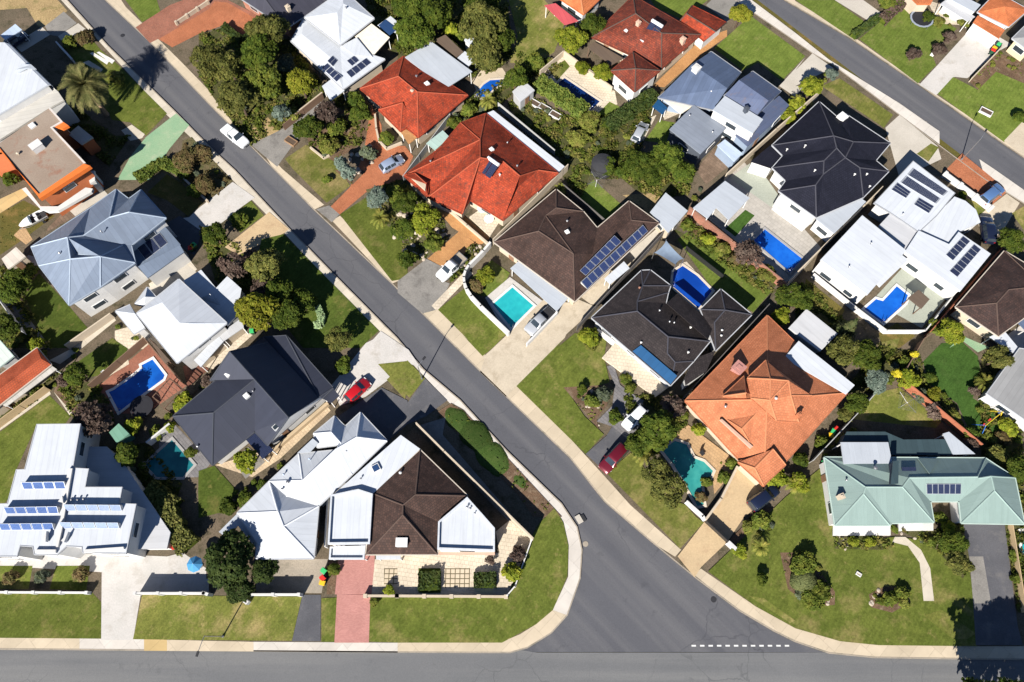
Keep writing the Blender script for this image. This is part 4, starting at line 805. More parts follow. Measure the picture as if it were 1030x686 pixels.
('blue curved pool behind the charcoal tiled house',[(23.88,50.56),(25.32,51.55),(27.3,49.92),(29.25,47.45),(27.01,44.65),(23.51,48.21)],
'water_deep','coping_cream',0.35,0.036),
('bright blue rectangular pool in the paved yard of the navy roofed house',[(36.35,55.82),(38.28,57.74),(43.22,52.73),(41.04,50.47)],
'water_blue2','coping_grey',0.35,0.032),
('L shaped blue pool with a timber end deck at the white flat house',[(51.05,44.52),(53.05,46.15),(54.0,45.84),(56.46,48.23),(57.8,46.81),(57.14,45.49),(53.37,42.36)],
'water_blue2','coping_white',0.35,0.012),
('dark navy rectangular pool behind the clipped hedge',[(7.17,84.97),(8.71,86.31),(14.33,81.54),(12.77,79.72)],
'water_navy','coping_cream',0.35,0.028),
('small curved blue pool behind the red tiled houses',[(-5.9,83.11),(-4.65,84.97),(-3.58,85.88),(-1.64,86.04),(-1.42,85.13),(-2.92,84.17),(-4.61,82.17),(-5.67,82.06)],
'water_blue','coping_cream',0.35,0.012),
('kidney shaped teal pool beside the terracotta house',[(20.19,23.76),(22.05,25.02),(23.59,24.48),(24.31,22.69),(25.67,22.16),(26.77,20.93),(26.13,19.71),(25.04,19.19),(25.13,16.45),(24.26,16.28),(22.97,19.19),(21.46,21.98)],
'water_green','coping_cream',0.35,0.132),
('sliver of turquoise pool at the right edge beside the dark driveway',[(65.83,13.01),(67.2,13.34),(66.13,9.11),(65.34,10.23)],
'water_turq','coping_white',0.35,0.144)],
'fence': [('low white wall with posts along the front lawn of the stepped house',[(-66.44,5.53),(-53.12,5.47)],0.9,'wall_white',0.2,3.0,None,'garden_wall','wall'),
('white front wall with square posts right of the white driveway',[(-46.7,5.37),(-38.16,5.37),(-37.75,5.25)],1.7,'wall_white',0.2,3.2,None,'garden_wall','wall'),
('tall white front wall in front of the pale blue house',[(-32.82,5.22),(-26.42,5.22)],1.6,'wall_white',0.2,3.5,None,'garden_wall','wall'),
('cream courtyard wall with four piers along the corner lawn',[(-18.31,5.09),(-14.37,5.09),(-0.76,5.0)],0.8,'wall_cream',0.25,3.3,None,'garden_wall','wall'),
('white picket side fence slanting up to the corner of the courtyard',[(-0.59,5.16),(0.39,6.25),(2.49,11.86)],1.0,'wall_white',0.1,2.2,None,'boundary_fence','fence'),
('pale boundary wall along the corner house beside the street garden',[(-12.8,26.88),(-8.93,23.07),(2.65,11.88)],2.5,'wall_cream',0.15,0,None,'garden_wall','wall'),
('white curved wall around the turquoise pool lawn',[(-3.25,54.71),(-4.21,53.38),(-6.3,50.99),(-6.79,50.13),(-7.03,49.06),(-6.93,48.13),(-6.57,47.15),(-5.86,46.02),(-4.47,44.44),(-0.49,40.37)],1.5,'wall_white',0.3,0,None,'garden_wall','wall'),
('white wall beside the silver car and turquoise pool',[(2.11,38.77),(6.48,43.62)],1.2,'wall_white',0.2,0,None,'garden_wall','wall'),
('grey boundary fence between the solar brown house and the charcoal tiled house',[(9.23,41.16),(22.82,56.67),(24.84,57.87)],1.8,'fence_dark',0.06,0,None,'boundary_fence','fence'),
('grey boundary fence between the charcoal tiled house and the terracotta house',[(23.33,30.59),(36.75,44.54)],1.9,'fence_dark',0.06,0,None,'boundary_fence','fence'),
('brick wall beneath the pale alfresco roof of the navy roofed house',[(26.79,60.43),(32.59,54.68),(39.52,47.9)],1.9,'wall_brick',0.2,0,None,'garden_wall','wall'),
('white boundary wall between the navy roofed house and the blue grey house',[(32.93,66.41),(41.67,74.84),(49.71,82.25)],1.9,'wall_cream',0.15,0,None,'garden_wall','wall'),
('boundary wall between the navy roofed house and the white flat house',[(39.98,48.18),(53.2,60.94),(56.41,64.04)],2.0,'wall_cream',0.15,0,None,'garden_wall','wall'),
('cream boundary fence between the two bright red tiled houses',[(-16.76,66.18),(-10.01,77.69)],1.6,'fence_grey',0.06,0,None,'boundary_fence','fence'),
('cream boundary fence along the right side of the big red tiled house',[(-2.8,55.08),(8.65,68.18)],1.8,'wall_cream',0.1,0,None,'boundary_fence','fence'),
('orange red boundary fence behind the round artificial lawn',[(53.86,33.2),(62.53,24.12)],1.8,'fence_rust',0.06,0,None,'boundary_fence','fence'),
('grey fence between the terracotta house and the green roofed house',[(39.7,21.98),(47.14,28.86),(50.17,31.86)],1.8,'fence_grey',0.06,0,None,'boundary_fence','fence'),
('white boundary wall of the white flat house yard',[(44.14,49.72),(49.51,44.17),(53.08,40.73),(58.59,40.73),(64.73,47.25)],1.2,'wall_white',0.12,0,None,'garden_wall','wall'),
('grey boundary fence along the right side of the white flat house',[(58.9,40.31),(71.76,53.15),(74.82,55.94)],1.8,'fence_rust',0.06,0,None,'boundary_fence','fence'),
('white street wall with dark pillars beside the orange parking bay',[(67.17,67.13),(72.87,61.03)],1.1,'wall_white',0.25,2.6,None,'garden_wall','wall'),
('brown timber fence behind the brick pool terrace',[(-58.13,32.43),(-51.75,39.45),(-45.52,33.0)],1.7,'fence_brown',0.06,0,None,'boundary_fence','fence'),
('cream fence between the white hipped house and the slate roofed house',[(-43.2,35.63),(-38.1,41.08)],1.8,'wall_cream',0.12,0,None,'boundary_fence','fence'),
('pale brick retaining wall along the side path of the slate roofed house',[(-33.07,22.48),(-25.29,30.06)],0.9,'wall_sand',0.4,0,None,'garden_wall','wall'),
('white fence at the edge of the slate pool terrace',[(-48.74,24.48),(-46.16,27.02)],1.5,'wall_white',0.2,0,None,'boundary_fence','fence'),
('grey fence along the left yard of the grey hipped house',[(-74.71,46.52),(-69.07,40.37)],1.6,'fence_pale',0.06,0,None,'boundary_fence','fence'),
('cream side fence below the grey hipped house lawn',[(-62.67,38.37),(-57.31,43.21)],1.5,'wall_cream',0.15,0,None,'boundary_fence','fence'),
('brown fence beside the left edge lawn',[(-69.79,26.84),(-64.07,32.24)],1.6,'fence_sand',0.06,0,None,'boundary_fence','fence'),
('low wall along the green driveway',[(-51.81,67.37),(-46.6,62.41)],0.6,'wall_cream',0.25,0,None,'garden_wall','wall'),
('white side wall beside the tall palm',[(-76.17,92.89),(-72.77,89.3)],1.2,'wall_white',0.2,0,None,'garden_wall','wall'),
('brown side fence along the tree filled front garden',[(-36.38,75.88),(-30.67,82.06)],1.4,'fence_brown',0.06,0,None,'boundary_fence','fence'),
('white rail fence between the red brick driveway and the lawn',[(-57.17,97.71),(-52.51,102.37)],0.7,'wall_cream',0.2,2.0,None,'garden_wall','wall'),
('cream wall behind the white roofed house carport',[(-34.88,78.05),(-30.79,82.41)],1.2,'wall_cream',0.15,0,None,'garden_wall','wall'),
('low cream garden wall curving round the bed at the red tiled house',[(-22.07,78.65),(-21.69,75.93),(-21.12,73.59),(-19.79,72.1),(-17.51,73.25)],0.5,'wall_cream',0.25,0,None,'garden_wall','wall'),
('cream terrace wall in front of the big red tiled house',[(-12.11,63.82),(-9.5,60.72),(-6.78,58.06),(-3.29,54.71)],0.8,'wall_cream',0.2,0,None,'garden_wall','wall'),
('low pale edging wall of the planted front garden by the lawn',[(-31.86,72.38),(-29.61,70.42),(-28.83,70.91)],0.35,'wall_cream',0.25,0,None,'garden_wall','wall'),
('dark fence behind the clothesline lawn',[(7.75,64.76),(14.31,58.06)],1.7,'fence_dark',0.06,0,None,'boundary_fence','fence'),
('grey fence of the vegetable garden',[(-2.25,79.98),(6.67,70.91)],1.7,'fence_grey',0.06,0,None,'boundary_fence','fence'),
('cream fence above the dark navy pool',[(4.62,86.85),(8.61,90.95),(15.11,84.71)],1.2,'wall_cream',0.15,0,None,'boundary_fence','fence'),
('black pool fence beside the curved blue pool',[(25.93,54.26),(30.91,49.49)],1.1,'metal_black',0.03,1.2,None,'boundary_fence','fence'),
('white corner wall at the end of the kidney pool garden',[(22.76,16.72),(24.65,14.9),(24.94,14.41)],1.0,'wall_white',0.3,0,None,'garden_wall','wall'),
('cream wall along the terracotta house driveway',[(25.02,14.47),(27.26,17.13),(29.77,21.28)],1.2,'wall_cream',0.25,0,None,'garden_wall','wall'),
('black double gate across the tan driveway',[(25.09,14.17),(27.55,11.7)],1.3,'metal_black',0.05,1.0,None,'driveway_gate','gate'),
('white pillar wall beside the black gate',[(27.63,11.53),(28.45,10.72)],1.2,'wall_white',0.4,0,None,'garden_wall','wall'),
('cream fence at the edge of the planted bed by the white driveway',[(75.33,85.51),(82.12,92.34)],1.0,'wall_cream',0.12,0,None,'boundary_fence','fence'),
('grey fence between the green roofed house garden and the brown tiled house',[(53.57,33.58),(57.78,39.25),(59.06,40.05)],1.8,'fence_brown',0.06,0,None,'boundary_fence','fence'),
('cream wall of the brown tiled house at the right edge',[(64.42,43.81),(69.43,38.95)],1.5,'wall_cream',0.25,0,None,'garden_wall','wall'),
('dark boundary fence beside the right edge driveway',[(64.34,13.84),(63.48,3.15)],1.2,'fence_sand',0.06,0,None,'boundary_fence','fence'),
('cream wall between the corner house and the pale blue house',[(-23.67,10.97),(-23.82,16.95)],1.8,'wall_white',0.15,0,None,'garden_wall','wall'),
('cream boundary fence in front of the old red tiled house',[(11.32,88.11),(16.29,83.47)],1.2,'wall_cream',0.15,0,None,'boundary_fence','fence')],
'tree': [('palm',(-65.51,78.95),3.96,6.8,'tall feathery palm with a leaning trunk casting its shadow across the street',0,None),
('shrub',(-71.44,93.89),1.87,1.03,'dark red and green shrub at the corner of the palm lawn',1,None),
('shrub',(-74.12,93.23),1.52,0.84,'rounded green shrub left of the red shrub at the palm lawn',0,None),
('shrub',(-64.85,85.53),1.66,0.91,'bushy shrub under the palm between lawn and footpath',2,None),
('shrub',(-72.88,79.26),1.63,0.89,'dark shrub against the orange parapet house',0,None),
('olive',(-48.33,86.23),3.18,4.02,'dense olive tree farthest left in the front garden grove',0,'g'),
('olive',(-45.33,85.33),3.0,3.85,'dense olive tree second from left in the front garden grove',0,None),
('olive',(-39.56,91.73),3.92,4.73,'dense olive tree in the front garden grove below the charcoal roof',0,None),
('tree',(-40.5,87.66),3.36,4.2,'dark green tree in the middle of the front garden grove',0,None),
('olive',(-42.72,78.56),3.77,4.58,'dense olive tree in the front garden grove standing above the white pickup',0,None),
('tree',(-38.96,82.09),3.47,4.3,'dark rounded tree right of the olive tree above the white pickup',1,None),
('bright',(-33.59,82.37),2.81,3.67,'golden green tree nearest the white roofed house',1,None),
('shrub',(-37.27,88.39),1.84,1.01,'grey green shrub between the golden tree and the grove',3,None),
('silver',(-36.34,77.44),1.62,2.54,'silvery blue shrub beside the dirt verge',0,None),
('shrub',(-35.17,78.31),1.46,0.8,'bright low shrub right of the silvery shrub',2,None),
('tree',(-31.59,73.87),2.41,3.29,'dark green tree at the corner of the lawn by the grey driveway',0,None),
('purple',(-29.02,76.83),2.43,3.31,'brownish purple tree beside the grey side path',0,None),
('tree',(-24.04,77.07),1.78,2.69,'green tree against the red tiled house corner',0,None),
('tree',(-25.38,80.73),1.64,2.56,'small dark tree above the green tree by the red tiled house',0,None),
('shrub',(-28.7,72.11),1.91,1.05,'leafy shrub beside the brick edged garden island',2,None),
('silver',(-26.24,68.05),1.42,2.35,'grey shrub at the lower tip of the garden island',0,None),
('shrub',(-22.5,71.02),1.59,0.87,'round dark shrub on the garden island by the blue car',3,None),
('shrub',(-27.76,75.58),1.93,1.06,'green shrub in the middle of the planted front garden',0,None),
('shrub',(-19.82,73.78),1.44,0.79,'low shrub in the bed along the red tiled house',0,None),
('tree',(-16.05,92.04),3.58,4.4,'dense rear grove tree,leftmost',0,None),
('tree',(-12.84,96.19),3.28,4.11,'dense rear grove tree,beside the tiny white shed',0,None),
('bright',(-10.35,95.42),1.71,2.63,'slim yellow green tree in the dark rear grove',0,None),
('olive',(-4.79,92.76),4.28,5.07,'dense rear grove tree,largest beside the back lawn',0,None),
('olive',(-4.33,87.81),3.2,4.04,'dense rear grove tree,nearest the small curved pool',0,None),
('tree',(-5.12,98.42),3.3,4.13,'dense rear grove tree,touching the top edge',0,None),
('tree',(-17.25,97.75),3.12,3.96,'dense rear grove tree,cut by the top edge on the left',0,None),
('shrub',(-8.48,94.43),1.36,0.75,'small round shrub beside the tiny white shed',0,None),
('tree',(-1.84,91.35),2.55,3.42,'dense rear grove tree,leaning over the back lawn',0,None),
('tree',(0.5,83.68),2.15,3.05,'dark tree between the small curved pool and the vegetable garden',0,None),
('shrub',(3.53,88.58),2.01,1.1,'shrub at the lower edge of the round back lawn',0,None),
('bright',(9.46,91.19),2.72,3.58,'bright green round tree at the right of the back lawn',0,None),
('tree',(13.24,94.51),2.4,3.28,'dark tree between the bright round tree and the old red tiled house',0,None),
('bright',(11.65,87.5),1.51,2.43,'small bright round tree above the dark navy pool',0,None),
('bright',(14.62,85.26),1.83,2.74,'bright green tree at the right end of the navy pool terrace',0,None),
('shrub',(12.34,76.76),2.1,1.15,'leafy shrub below the navy pool hedge',2,None),
('shrub',(10.37,73.59),1.92,1.05,'loose green shrub at the lower end of the vegetable garden',2,None),
('smallpalm',(-3.87,80.48),1.64,2.56,'small palm beside the small curved pool',0,None),
('shrub',(-6.84,79.26),1.63,0.89,'green shrub between the two red tiled houses',0,None),
('shrub',(-9.31,76.86),1.29,0.71,'small shrub behind the green awning',0,None),
('bright',(38.06,97.06),2.07,2.96,'round yellow green street corner tree by the old red tiled house',1,None),
('tree',(14.53,67.84),1.73,2.65,'dense dark tree in the clump behind the blue grey house,farthest left',0,None),
('tree',(19.33,66.98),2.68,3.54,'dense dark tree in the clump behind the blue grey house,left of its middle',0,None),
('tree',(23.24,67.6),3.16,4.0,'dense dark tree in the clump behind the blue grey house,behind the lower grey roof',0,None),
('tree',(25.86,65.89),2.19,3.08,'dense dark tree in the clump behind the blue grey house,lowest',0,None),
('tree',(21.05,66.05),2.67,3.53,'dense dark tree in the clump behind the blue grey house,in front of its middle',0,None),
('tree',(16.94,67.34),1.41,2.34,'dense dark tree in the clump behind the blue grey house,nearest the water tank',0,None),
('smallpalm',(45.65,80.22),1.64,2.56,'spiky yellow green palm at the street side of the navy roofed house',0,None),
('bright',(44.1,77.56),1.46,2.39,'bright shrub below the spiky palm by the navy roofed house',0,None),
('bright',(47.95,82.01),1.98,2.88,'yellow green bush beside the driveway of the navy roofed house',0,None),
('bright',(45.87,79.71),1.63,2.55,'yellow green bush against the navy roof eaves',0,None),
('silver',(51.89,85.29),1.16,2.1,'small grey bush at the kerb by the pale driveway',0,None),
('purple',(66.41,90.08),1.52,2.44,'bare reddish young tree in the middle of the east lawn',0,None),
('tree',(70.72,98.45),1.21,2.15,'small dark tree behind the trampoline',0,None),
('shrub',(64.24,101.59),1.91,1.05,'dark shrub at the top between the east lawns',0,None),
('purple',(70.92,91.17),1.52,2.45,'dark purple shrub beside the white forecourt,lower one',0,None),
('purple',(73.13,94.07),1.36,2.3,'dark purple shrub beside the white forecourt,upper one',0,None),
('shrub',(72.56,97.64),1.2,0.66,'green shrub left of the pale pergola',2,None),
('shrub',(76.81,97.56),1.03,0.57,'low green shrub under the pale pergola',2,None),
('tree',(81.0,77.68),1.3,2.23,'dark round shrub at the right edge of the east lawn',0,None),
('tree',(-70.87,47.61),2.06,2.96,'dark tree behind the cream square shed',0,None),
('tree',(-71.12,45.9),2.2,3.09,'dark tree at the left edge below the cream square shed',0,None),
('bright',(-66.94,38.49),1.28,2.22,'yellow green shrub above the orange left edge roof',0,None),
('tree',(-77.25,65.8),1.41,2.34,'dark shrub at the left edge beside the orange parapet',0,None),
('tree',(-70.87,40.65),2.3,3.19,'dark tree on the left edge above the small pale roof',0,None),
('shrub',(-70.72,50.66),1.19,0.65,'low shrub along the wall of the grey hipped house',0,None),
('shrub',(-48.75,64.02),1.4,0.77,'green bush beside the long pale driveway',0,None),
('shrub',(-50.61,69.5),2.37,1.3,'brownish scrub bush in the kerbside bed,larger',1,None),
('shrub',(-48.24,70.65),1.9,1.05,'brownish scrub bush in the kerbside bed,nearest the street',1,None),
('shrub',(-47.08,64.97),2.02,1.11,'scrubby bush beside the pale driveway',1,None),
('shrub',(-41.16,58.92),1.53,0.84,'green bush on the small lawn between the two driveways',0,None),
('tree',(-43.63,55.3),1.97,2.87,'dark tree between the pale driveway and the white hipped house',0,None),
('purple',(-39.74,50.16),2.38,3.26,'brown leaved tree below the sandy driveway',0,None),
('olive',(-35.2,49.66),2.97,3.83,'large dark tree beside the sandy driveway lawn',0,None),
('purple',(-38.33,52.02),1.65,2.56,'grey brown tree against the sandy driveway',0,None),
('purple',(-35.33,46.99),2.06,2.96,'rusty red shrub among the dark trees by the white hipped house',0,None),
('bright',(-35.56,42.65),3.19,4.04,'big bright yellow green tree beside the white hipped house',1,None),
('tree',(-31.48,42.1),2.61,3.48,'dark tree right of the big yellow green tree',0,None),
('tree',(-29.77,44.5),2.33,2.6,'dark round tree in the middle of the shaded front lawn',0,None),
('olive',(-24.11,38.73),2.0,2.6,'olive round tree at the lower end of the shaded front lawn',0,None),
('tree',(-32.89,45.84),2.35,3.23,'dark tree shading the middle of the front lawn',0,None),
('silver',(-20.31,61.5),2.01,2.91,'blue green tree beside the orange brick drive',0,None),
('smallpalm',(-19.79,58.77),1.68,2.6,'yellow spiky palm in the rocky garden',0,None),
('shrub',(-17.51,62.88),2.01,1.11,'dark shrub above the yellow spiky palm',0,None),
('shrub',(-28.71,66.31),0.94,0.52,'small grey shrub on the lawn by the orange brick drive',0,None),
('silver',(-24.9,66.26),1.41,2.34,'silvery shrub at the end of the lawn by the orange brick drive',0,None),
('tree',(-15.48,51.8),1.64,2.56,'dark tree at the street end of the rocky garden',0,None),
('bright',(-12.79,57.45),2.44,3.32,'leafy green tree in the middle of the rocky garden',0,None),
('tree',(-15.89,60.6),2.0,2.9,'dark tree at the top of the rocky garden',0,None),
('shrub',(-11.77,54.87),1.66,0.91,'mixed green shrub right of the rocky garden',0,None),
('tree',(-16.04,55.95),1.97,2.87,'green tree at the left of the rocky garden',0,None),
('bright',(-3.69,49.27),1.63,2.55,'leafy green shrub in the walled lawn by the turquoise pool',0,None),
('shrub',(-5.25,47.82),1.47,0.81,'brown green shrub inside the curved white wall',1,None),
('smallpalm',(7.41,64.17),1.24,2.18,'small yellow palm between the red and brown tiled houses',0,None),
('bright',(10.8,39.89),1.72,2.64,'yellow green shrub at the front corner of the charcoal tiled house',0,None),
('shrub',(11.32,38.97),1.28,0.71,'yellow green bush above the front lawn of the charcoal tiled house',2,None),
('shrub',(26.51,58.12),1.22,0.67,'small shrub by the brick wall of the back lawn',0,None),
('bright',(29.24,55.49),1.21,2.15,'bright shrub along the brick wall of the back lawn',0,None),
('shrub',(31.38,54.08),1.35,0.74,'shrub between the fake lawn and the back lawn',2,None),
('purple',(34.08,51.85),2.4,3.28,'bare grey tree leaning over the bright blue rectangular pool',0,None),
('shrub',(37.38,49.85),1.78,0.98,'shrub at the lower corner of the bright blue rectangular pool',2,None),
('shrub',(33.32,52.51),1.49,0.82,'dry shrub left of the bare grey tree',1,None),
('tree',(39.47,45.29),2.2,3.09,'dark tree between the two boundary walls below the rectangular pool',0,None),
('bright',(38.21,42.72),1.59,2.51,'yellow green shrub above the terracotta roof corner',0,None),
('tree',(40.87,44.81),1.9,2.8,'dark tree left of the dry lawn by the white flat house',0,None),
('conifer',(46.81,40.42),1.87,2.78,'tall dark conifer behind the pale grey shed',0,None),
('olive',(45.64,36.8),2.42,3.3,'olive tree right of the pale grey shed',0,None),
('tree',(48.65,36.28),2.27,3.16,'dark tree right of the olive tree by the pale grey shed',0,None),
('silver',(49.38,32.62),1.96,2.86,'blue green conifer like tree beside the small back lawn',0,None),
('tree',(46.28,29.53),1.8,2.71,'dark tree along the terracotta house fence',0,None),
('olive',(45.2,28.38),1.38,2.31,'olive bush by the terracotta house fence',0,None),
('tree',(72.87,54.27),2.26,3.15,'green tree in the corner between the white flat house and the brown tiled house',0,None),
('shrub',(69.19,63.54),0.77,0.43,'small shrub in the planted strip of the white flat house',0,None),
('bright',(61.19,39.98),2.01,2.91,'leafy green shrub below the brown tiled house wall',0,None),
('shrub',(60.38,41.25),1.44,0.79,'dark shrub beside the rusty fence',0,None),
('bright',(54.63,33.45),1.68,2.6,'round green shrub at the left of the artificial lawn',0,None),
('yellow',(56.02,36.96),0.71,1.67,'bright yellow shrub,upper one beside the artificial lawn',0,None),
('yellow',(52.98,34.03),0.84,1.8,'bright yellow shrub,lower one beside the rusty fence',0,None),
('shrub',(55.12,35.84),1.27,0.7,'green shrub between the two bright yellow shrubs',0,None),
('bright',(57.57,31.16),1.25,2.19,'yellow green shrub casting shade on the artificial lawn',1,None),
('shrub',(56.22,31.27),1.25,0.69,'grey green shrub beside the rusty fence',3,None),
('purple',(57.23,28.99),1.38,2.31,'dark red shrub below the yellow green shrub',0,None),
('shrub',(60.07,28.3),1.24,0.68,'leafy shrub right of the dark red shrub',2,None),
('tree',(58.08,33.87),0.98,1.93,'slim dark tree on the left of the artificial lawn',0,None),
('purple',(61.62,24.34),1.36,2.29,'red brown shrub at the end of the rusty fence',0,None),
('tree',(61.7,25.9),1.23,2.17,'dark shrub above the red brown shrub',0,None),
('olive',(66.79,36.0),1.98,2.88,'olive tree between the artificial lawn and the grey roof',0,None),
('smallpalm',(65.07,32.94),1.54,2.46,'small palm against the grey roof',0,None),
('purple',(63.81,31.81),0.98,1.93,'deep purple shrub against the grey roof',0,None),
('bright',(66.81,26.9),1.51,2.43,'leafy green tree at the lower corner of the grey roof',0,None),
('olive',(64.38,22.81),1.62,2.54,'olive shrub below the artificial lawn',0,None),
('tree',(65.76,20.69),1.87,2.78,'dark tree at the right edge above the green roof',0,None),
('shrub',(66.26,25.21),1.22,0.67,'dry shrub between the olive shrub and the grey roof',1,None),
('tree',(38.28,22.38),1.21,2.15,'dark shrub between the terracotta house and the green roofed house',0,None),
('shrub',(41.59,24.67),1.22,0.67,'green shrub at the terracotta house eaves',0,None),
('bright',(37.53,19.21),1.6,2.52,'bright bush at the side of the green roofed house',0,None),
('tree',(-59.36,33.55),1.97,2.87,'dark green tree left of the brick pool terrace',0,None),
('purple',(-54.97,27.25),2.88,3.74,'large brown bare crowned tree left of the lap pool',0,None),
('bright',(-51.12,26.93),1.37,2.3,'green tree between the lap pool and the green shed',0,None),
('tree',(-50.34,22.78),1.75,2.67,'dark tree below the green shed',0,None),
('bright',(-44.78,30.16),1.52,2.45,'leafy shrub between the brick terrace and the slate roof',0,None),
('bright',(-46.22,26.86),0.96,1.91,'yellow green shrub above the slate pool terrace',0,None),
('shrub',(-48.03,26.11),1.23,0.67,'shrub along the white terrace fence',0,None),
('shrub',(-43.06,23.28),0.94,0.52,'small shrub on the slate pool terrace',0,None),
('purple',(-62.1,33.45),1.12,2.07,'reddish shrub beside the left boundary path',0,None),
('bright',(-34.59,21.81),1.75,2.66,'bright round shrub in the courtyard of the slate roofed house',0,None),
('purple',(-42.1,33.22),1.26,2.2,'rusty shrub between the brick terrace and the slate roof',0,None),
('tree',(-23.51,35.25),1.41,2.34,'dark shrub at the corner of the pale driveway and slate roof',0,None),
('tree',(-32.55,18.8),1.06,2.01,'shrub on the boundary below the slate roofed house',0,None),
('tree',(-34.66,17.1),1.19,2.13,'dark shrub on the boundary of the small shaded lawn',0,None),
('tree',(-36.8,15.91),1.31,2.25,'dark shrub at the lower end of the small shaded lawn',0,None),
('mound',(-7.32,27.9),1.51,0.53,'smooth clipped green mound in the mulch bed along the street,uppermost',0,None),
('mound',(-4.86,25.68),1.91,0.67,'smooth clipped green mound in the mulch bed along the street,second from the top',0,None),
('mound',(-2.55,22.72),1.89,0.66,'smooth clipped green mound in the mulch bed along the street,third from the top',0,None),
('mound',(1.1,19.55),0.8,0.28,'smooth clipped green mound in the mulch bed along the street,small lowest one',0,None),
('tree',(9.77,32.11),0.84,1.8,'small dark shrub at the tip of the mulch island',0,None),
('shrub',(10.99,30.52),1.25,0.69,'leafy low shrub in the mulch island',0,None),
('shrub',(12.53,31.43),1.39,0.76,'green shrub on the right of the mulch island',3,None),
('shrub',(15.74,33.78),0.98,0.54,'green shrub beside the pink garden path',0,None),
('shrub',(16.39,32.45),0.98,0.54,'green shrub by the wall of the charcoal tiled house',0,None),
('tree',(14.08,28.16),1.24,2.18,'dark round tree beside the white car',0,None),
('tree',(19.27,25.63),3.0,3.85,'large dark spreading tree beside the maroon car',0,None),
('tree',(16.6,23.97),1.9,2.8,'dark tree above the maroon car',0,None),
('purple',(21.8,29.13),1.93,2.84,'brown leaved tree against the terracotta roof corner',0,None),
('smallpalm',(17.42,22.81),1.62,2.54,'palm like plant at the pool end of the dark tree',0,None),
('olive',(18.82,19.93),2.27,3.16,'bushy yellow green hedge tree beside the kidney pool,upper one',0,None),
('olive',(20.13,17.87),2.52,3.39,'bushy yellow green hedge tree beside the kidney pool,lower one',0,None),
('bright',(25.22,26.29),1.09,2.04,'green shrub at the front of the terracotta house',0,None),
('shrub',(28.08,19.94),1.07,0.59,'small green shrub at the gate of the terracotta house',0,None),
('shrub',(29.34,21.87),0.94,0.52,'dark shrub at the doorway of the terracotta house',0,None),
('shrub',(25.64,19.43),0.93,0.51,'low plant at the rim of the kidney pool',0,None),
('bright',(34.83,19.72),1.6,2.52,'leafy shrub behind the dark blue car',0,None),
('smallpalm',(36.96,18.9),1.46,2.39,'small palm right of the dark blue car',0,None),
('shrub',(24.76,17.38),0.92,0.51,'dry plant at the lower end of the kidney pool',1,None),
('bright',(29.04,10.51),1.03,1.98,'yellow green bush beside the black gate',0,None),
('smallpalm',(31.61,10.94),1.42,2.35,'spreading palm on the lawn by the black gate',0,None),
('shrub',(32.18,14.39),1.44,0.79,'dark shrub along the tan driveway',0,None),
('shrub',(30.46,13.6),1.04,0.57,'yellow shrub along the tan driveway',2,None),
('tree',(31.47,7.22),0.89,1.85,'small dark shrub alone on the corner lawn',0,None),
('shrub',(36.84,8.78),1.92,0.8,'tall clipped dark shrub of the lawn bed,upper one',0,None),
('topiary',(36.76,7.01),1.65,2.57,'dome topped clipped shrub in the middle of the lawn bed',0,None),
('shrub',(37.4,4.91),1.76,0.6,'spreading green shrub at the lower side of the lawn bed',0,None),
('shrub',(38.68,5.58),1.39,0.76,'green shrub at the flowery end of the lawn bed',0,None),
('shrub',(47.18,4.73),1.13,0.5,'green shrub in the small oval lawn bed',0,None),
('shrub',(48.81,5.44),1.14,0.5,'dark shrub at the right of the small oval lawn bed',0,None),
('shrub',(48.82,4.21),0.88,0.48,'low yellow shrub in the small oval lawn bed',2,None),
('bright',(56.15,13.4),1.04,1.99,'yellow shrub at the corner of the right garage',0,None),
('tree',(55.45,11.22),1.81,2.72,'dark round tree beside the dark driveway,upper one',0,None),
('olive',(55.47,9.02),1.79,2.7,'olive round tree beside the dark driveway,lower one',0,None),
('bright',(43.78,11.65),0.78,1.74,'round shrub left under the white front wall',0,None),
('bright',(45.83,11.65),0.78,1.74,'round shrub right under the white front wall',0,None),
('shrub',(53.61,11.65),0.78,0.43,'round shrub at the bend of the curved path',0,None),
('shrub',(55.52,14.76),1.05,0.58,'shrub in the courtyard between the green gables',0,None),
('shrub',(49.43,13.3),0.65,0.36,'slim shrub beside the front door of the green roofed house',0,None),
('shrub',(64.12,10.02),0.9,0.49,'shrub in the strip right of the dark driveway,upper one',0,None),
('shrub',(63.61,7.16),0.89,0.49,'shrub in the strip right of the dark driveway,lower one',0,None),
('tree',(-34.85,9.18),3.59,4.2,'large dark shade tree in front of the pale blue house',2,None),
('tree',(-30.66,8.07),1.91,2.82,'smaller dark tree right of the large shade tree',2,None),
('tree',(-33.43,5.77),1.9,2.8,'dark lower limbed tree overhanging the white front wall',2,None),
('shrub',(-22.56,8.26),1.02,0.56,'narrow green shrub left of the pink driveway',0,None),
('bright',(-15.36,5.83),0.76,1.72,'green shrub beside the courtyard gate',0,None),
('bright',(0.06,7.8),1.4,2.33,'yellow green shrub inside the slanting picket fence',0,None),
('purple',(0.78,10.02),1.16,2.1,'bare twiggy shrub inside the slanting picket fence',0,None),
('purple',(-2.89,9.42),0.77,1.73,'bare twiggy shrub beside the right hedge square',0,None),
('shrub',(-17.21,4.52),0.75,0.41,'low shrub at the foot of the pink driveway',0,None),
('shrub',(-63.2,7.31),1.14,0.63,'reddish shrub in the front yard of the stepped house',1,None),
('shrub',(-59.33,7.47),1.02,0.56,'grey shrub beside the front gate of the stepped house',3,None),
('shrub',(-54.42,7.78),1.15,0.63,'dry shrub in the right front yard of the stepped house',1,None),
('tree',(53.77,-7.95),4.06,5.6,'tall dark tree beyond the bottom edge,left of three',0,None),
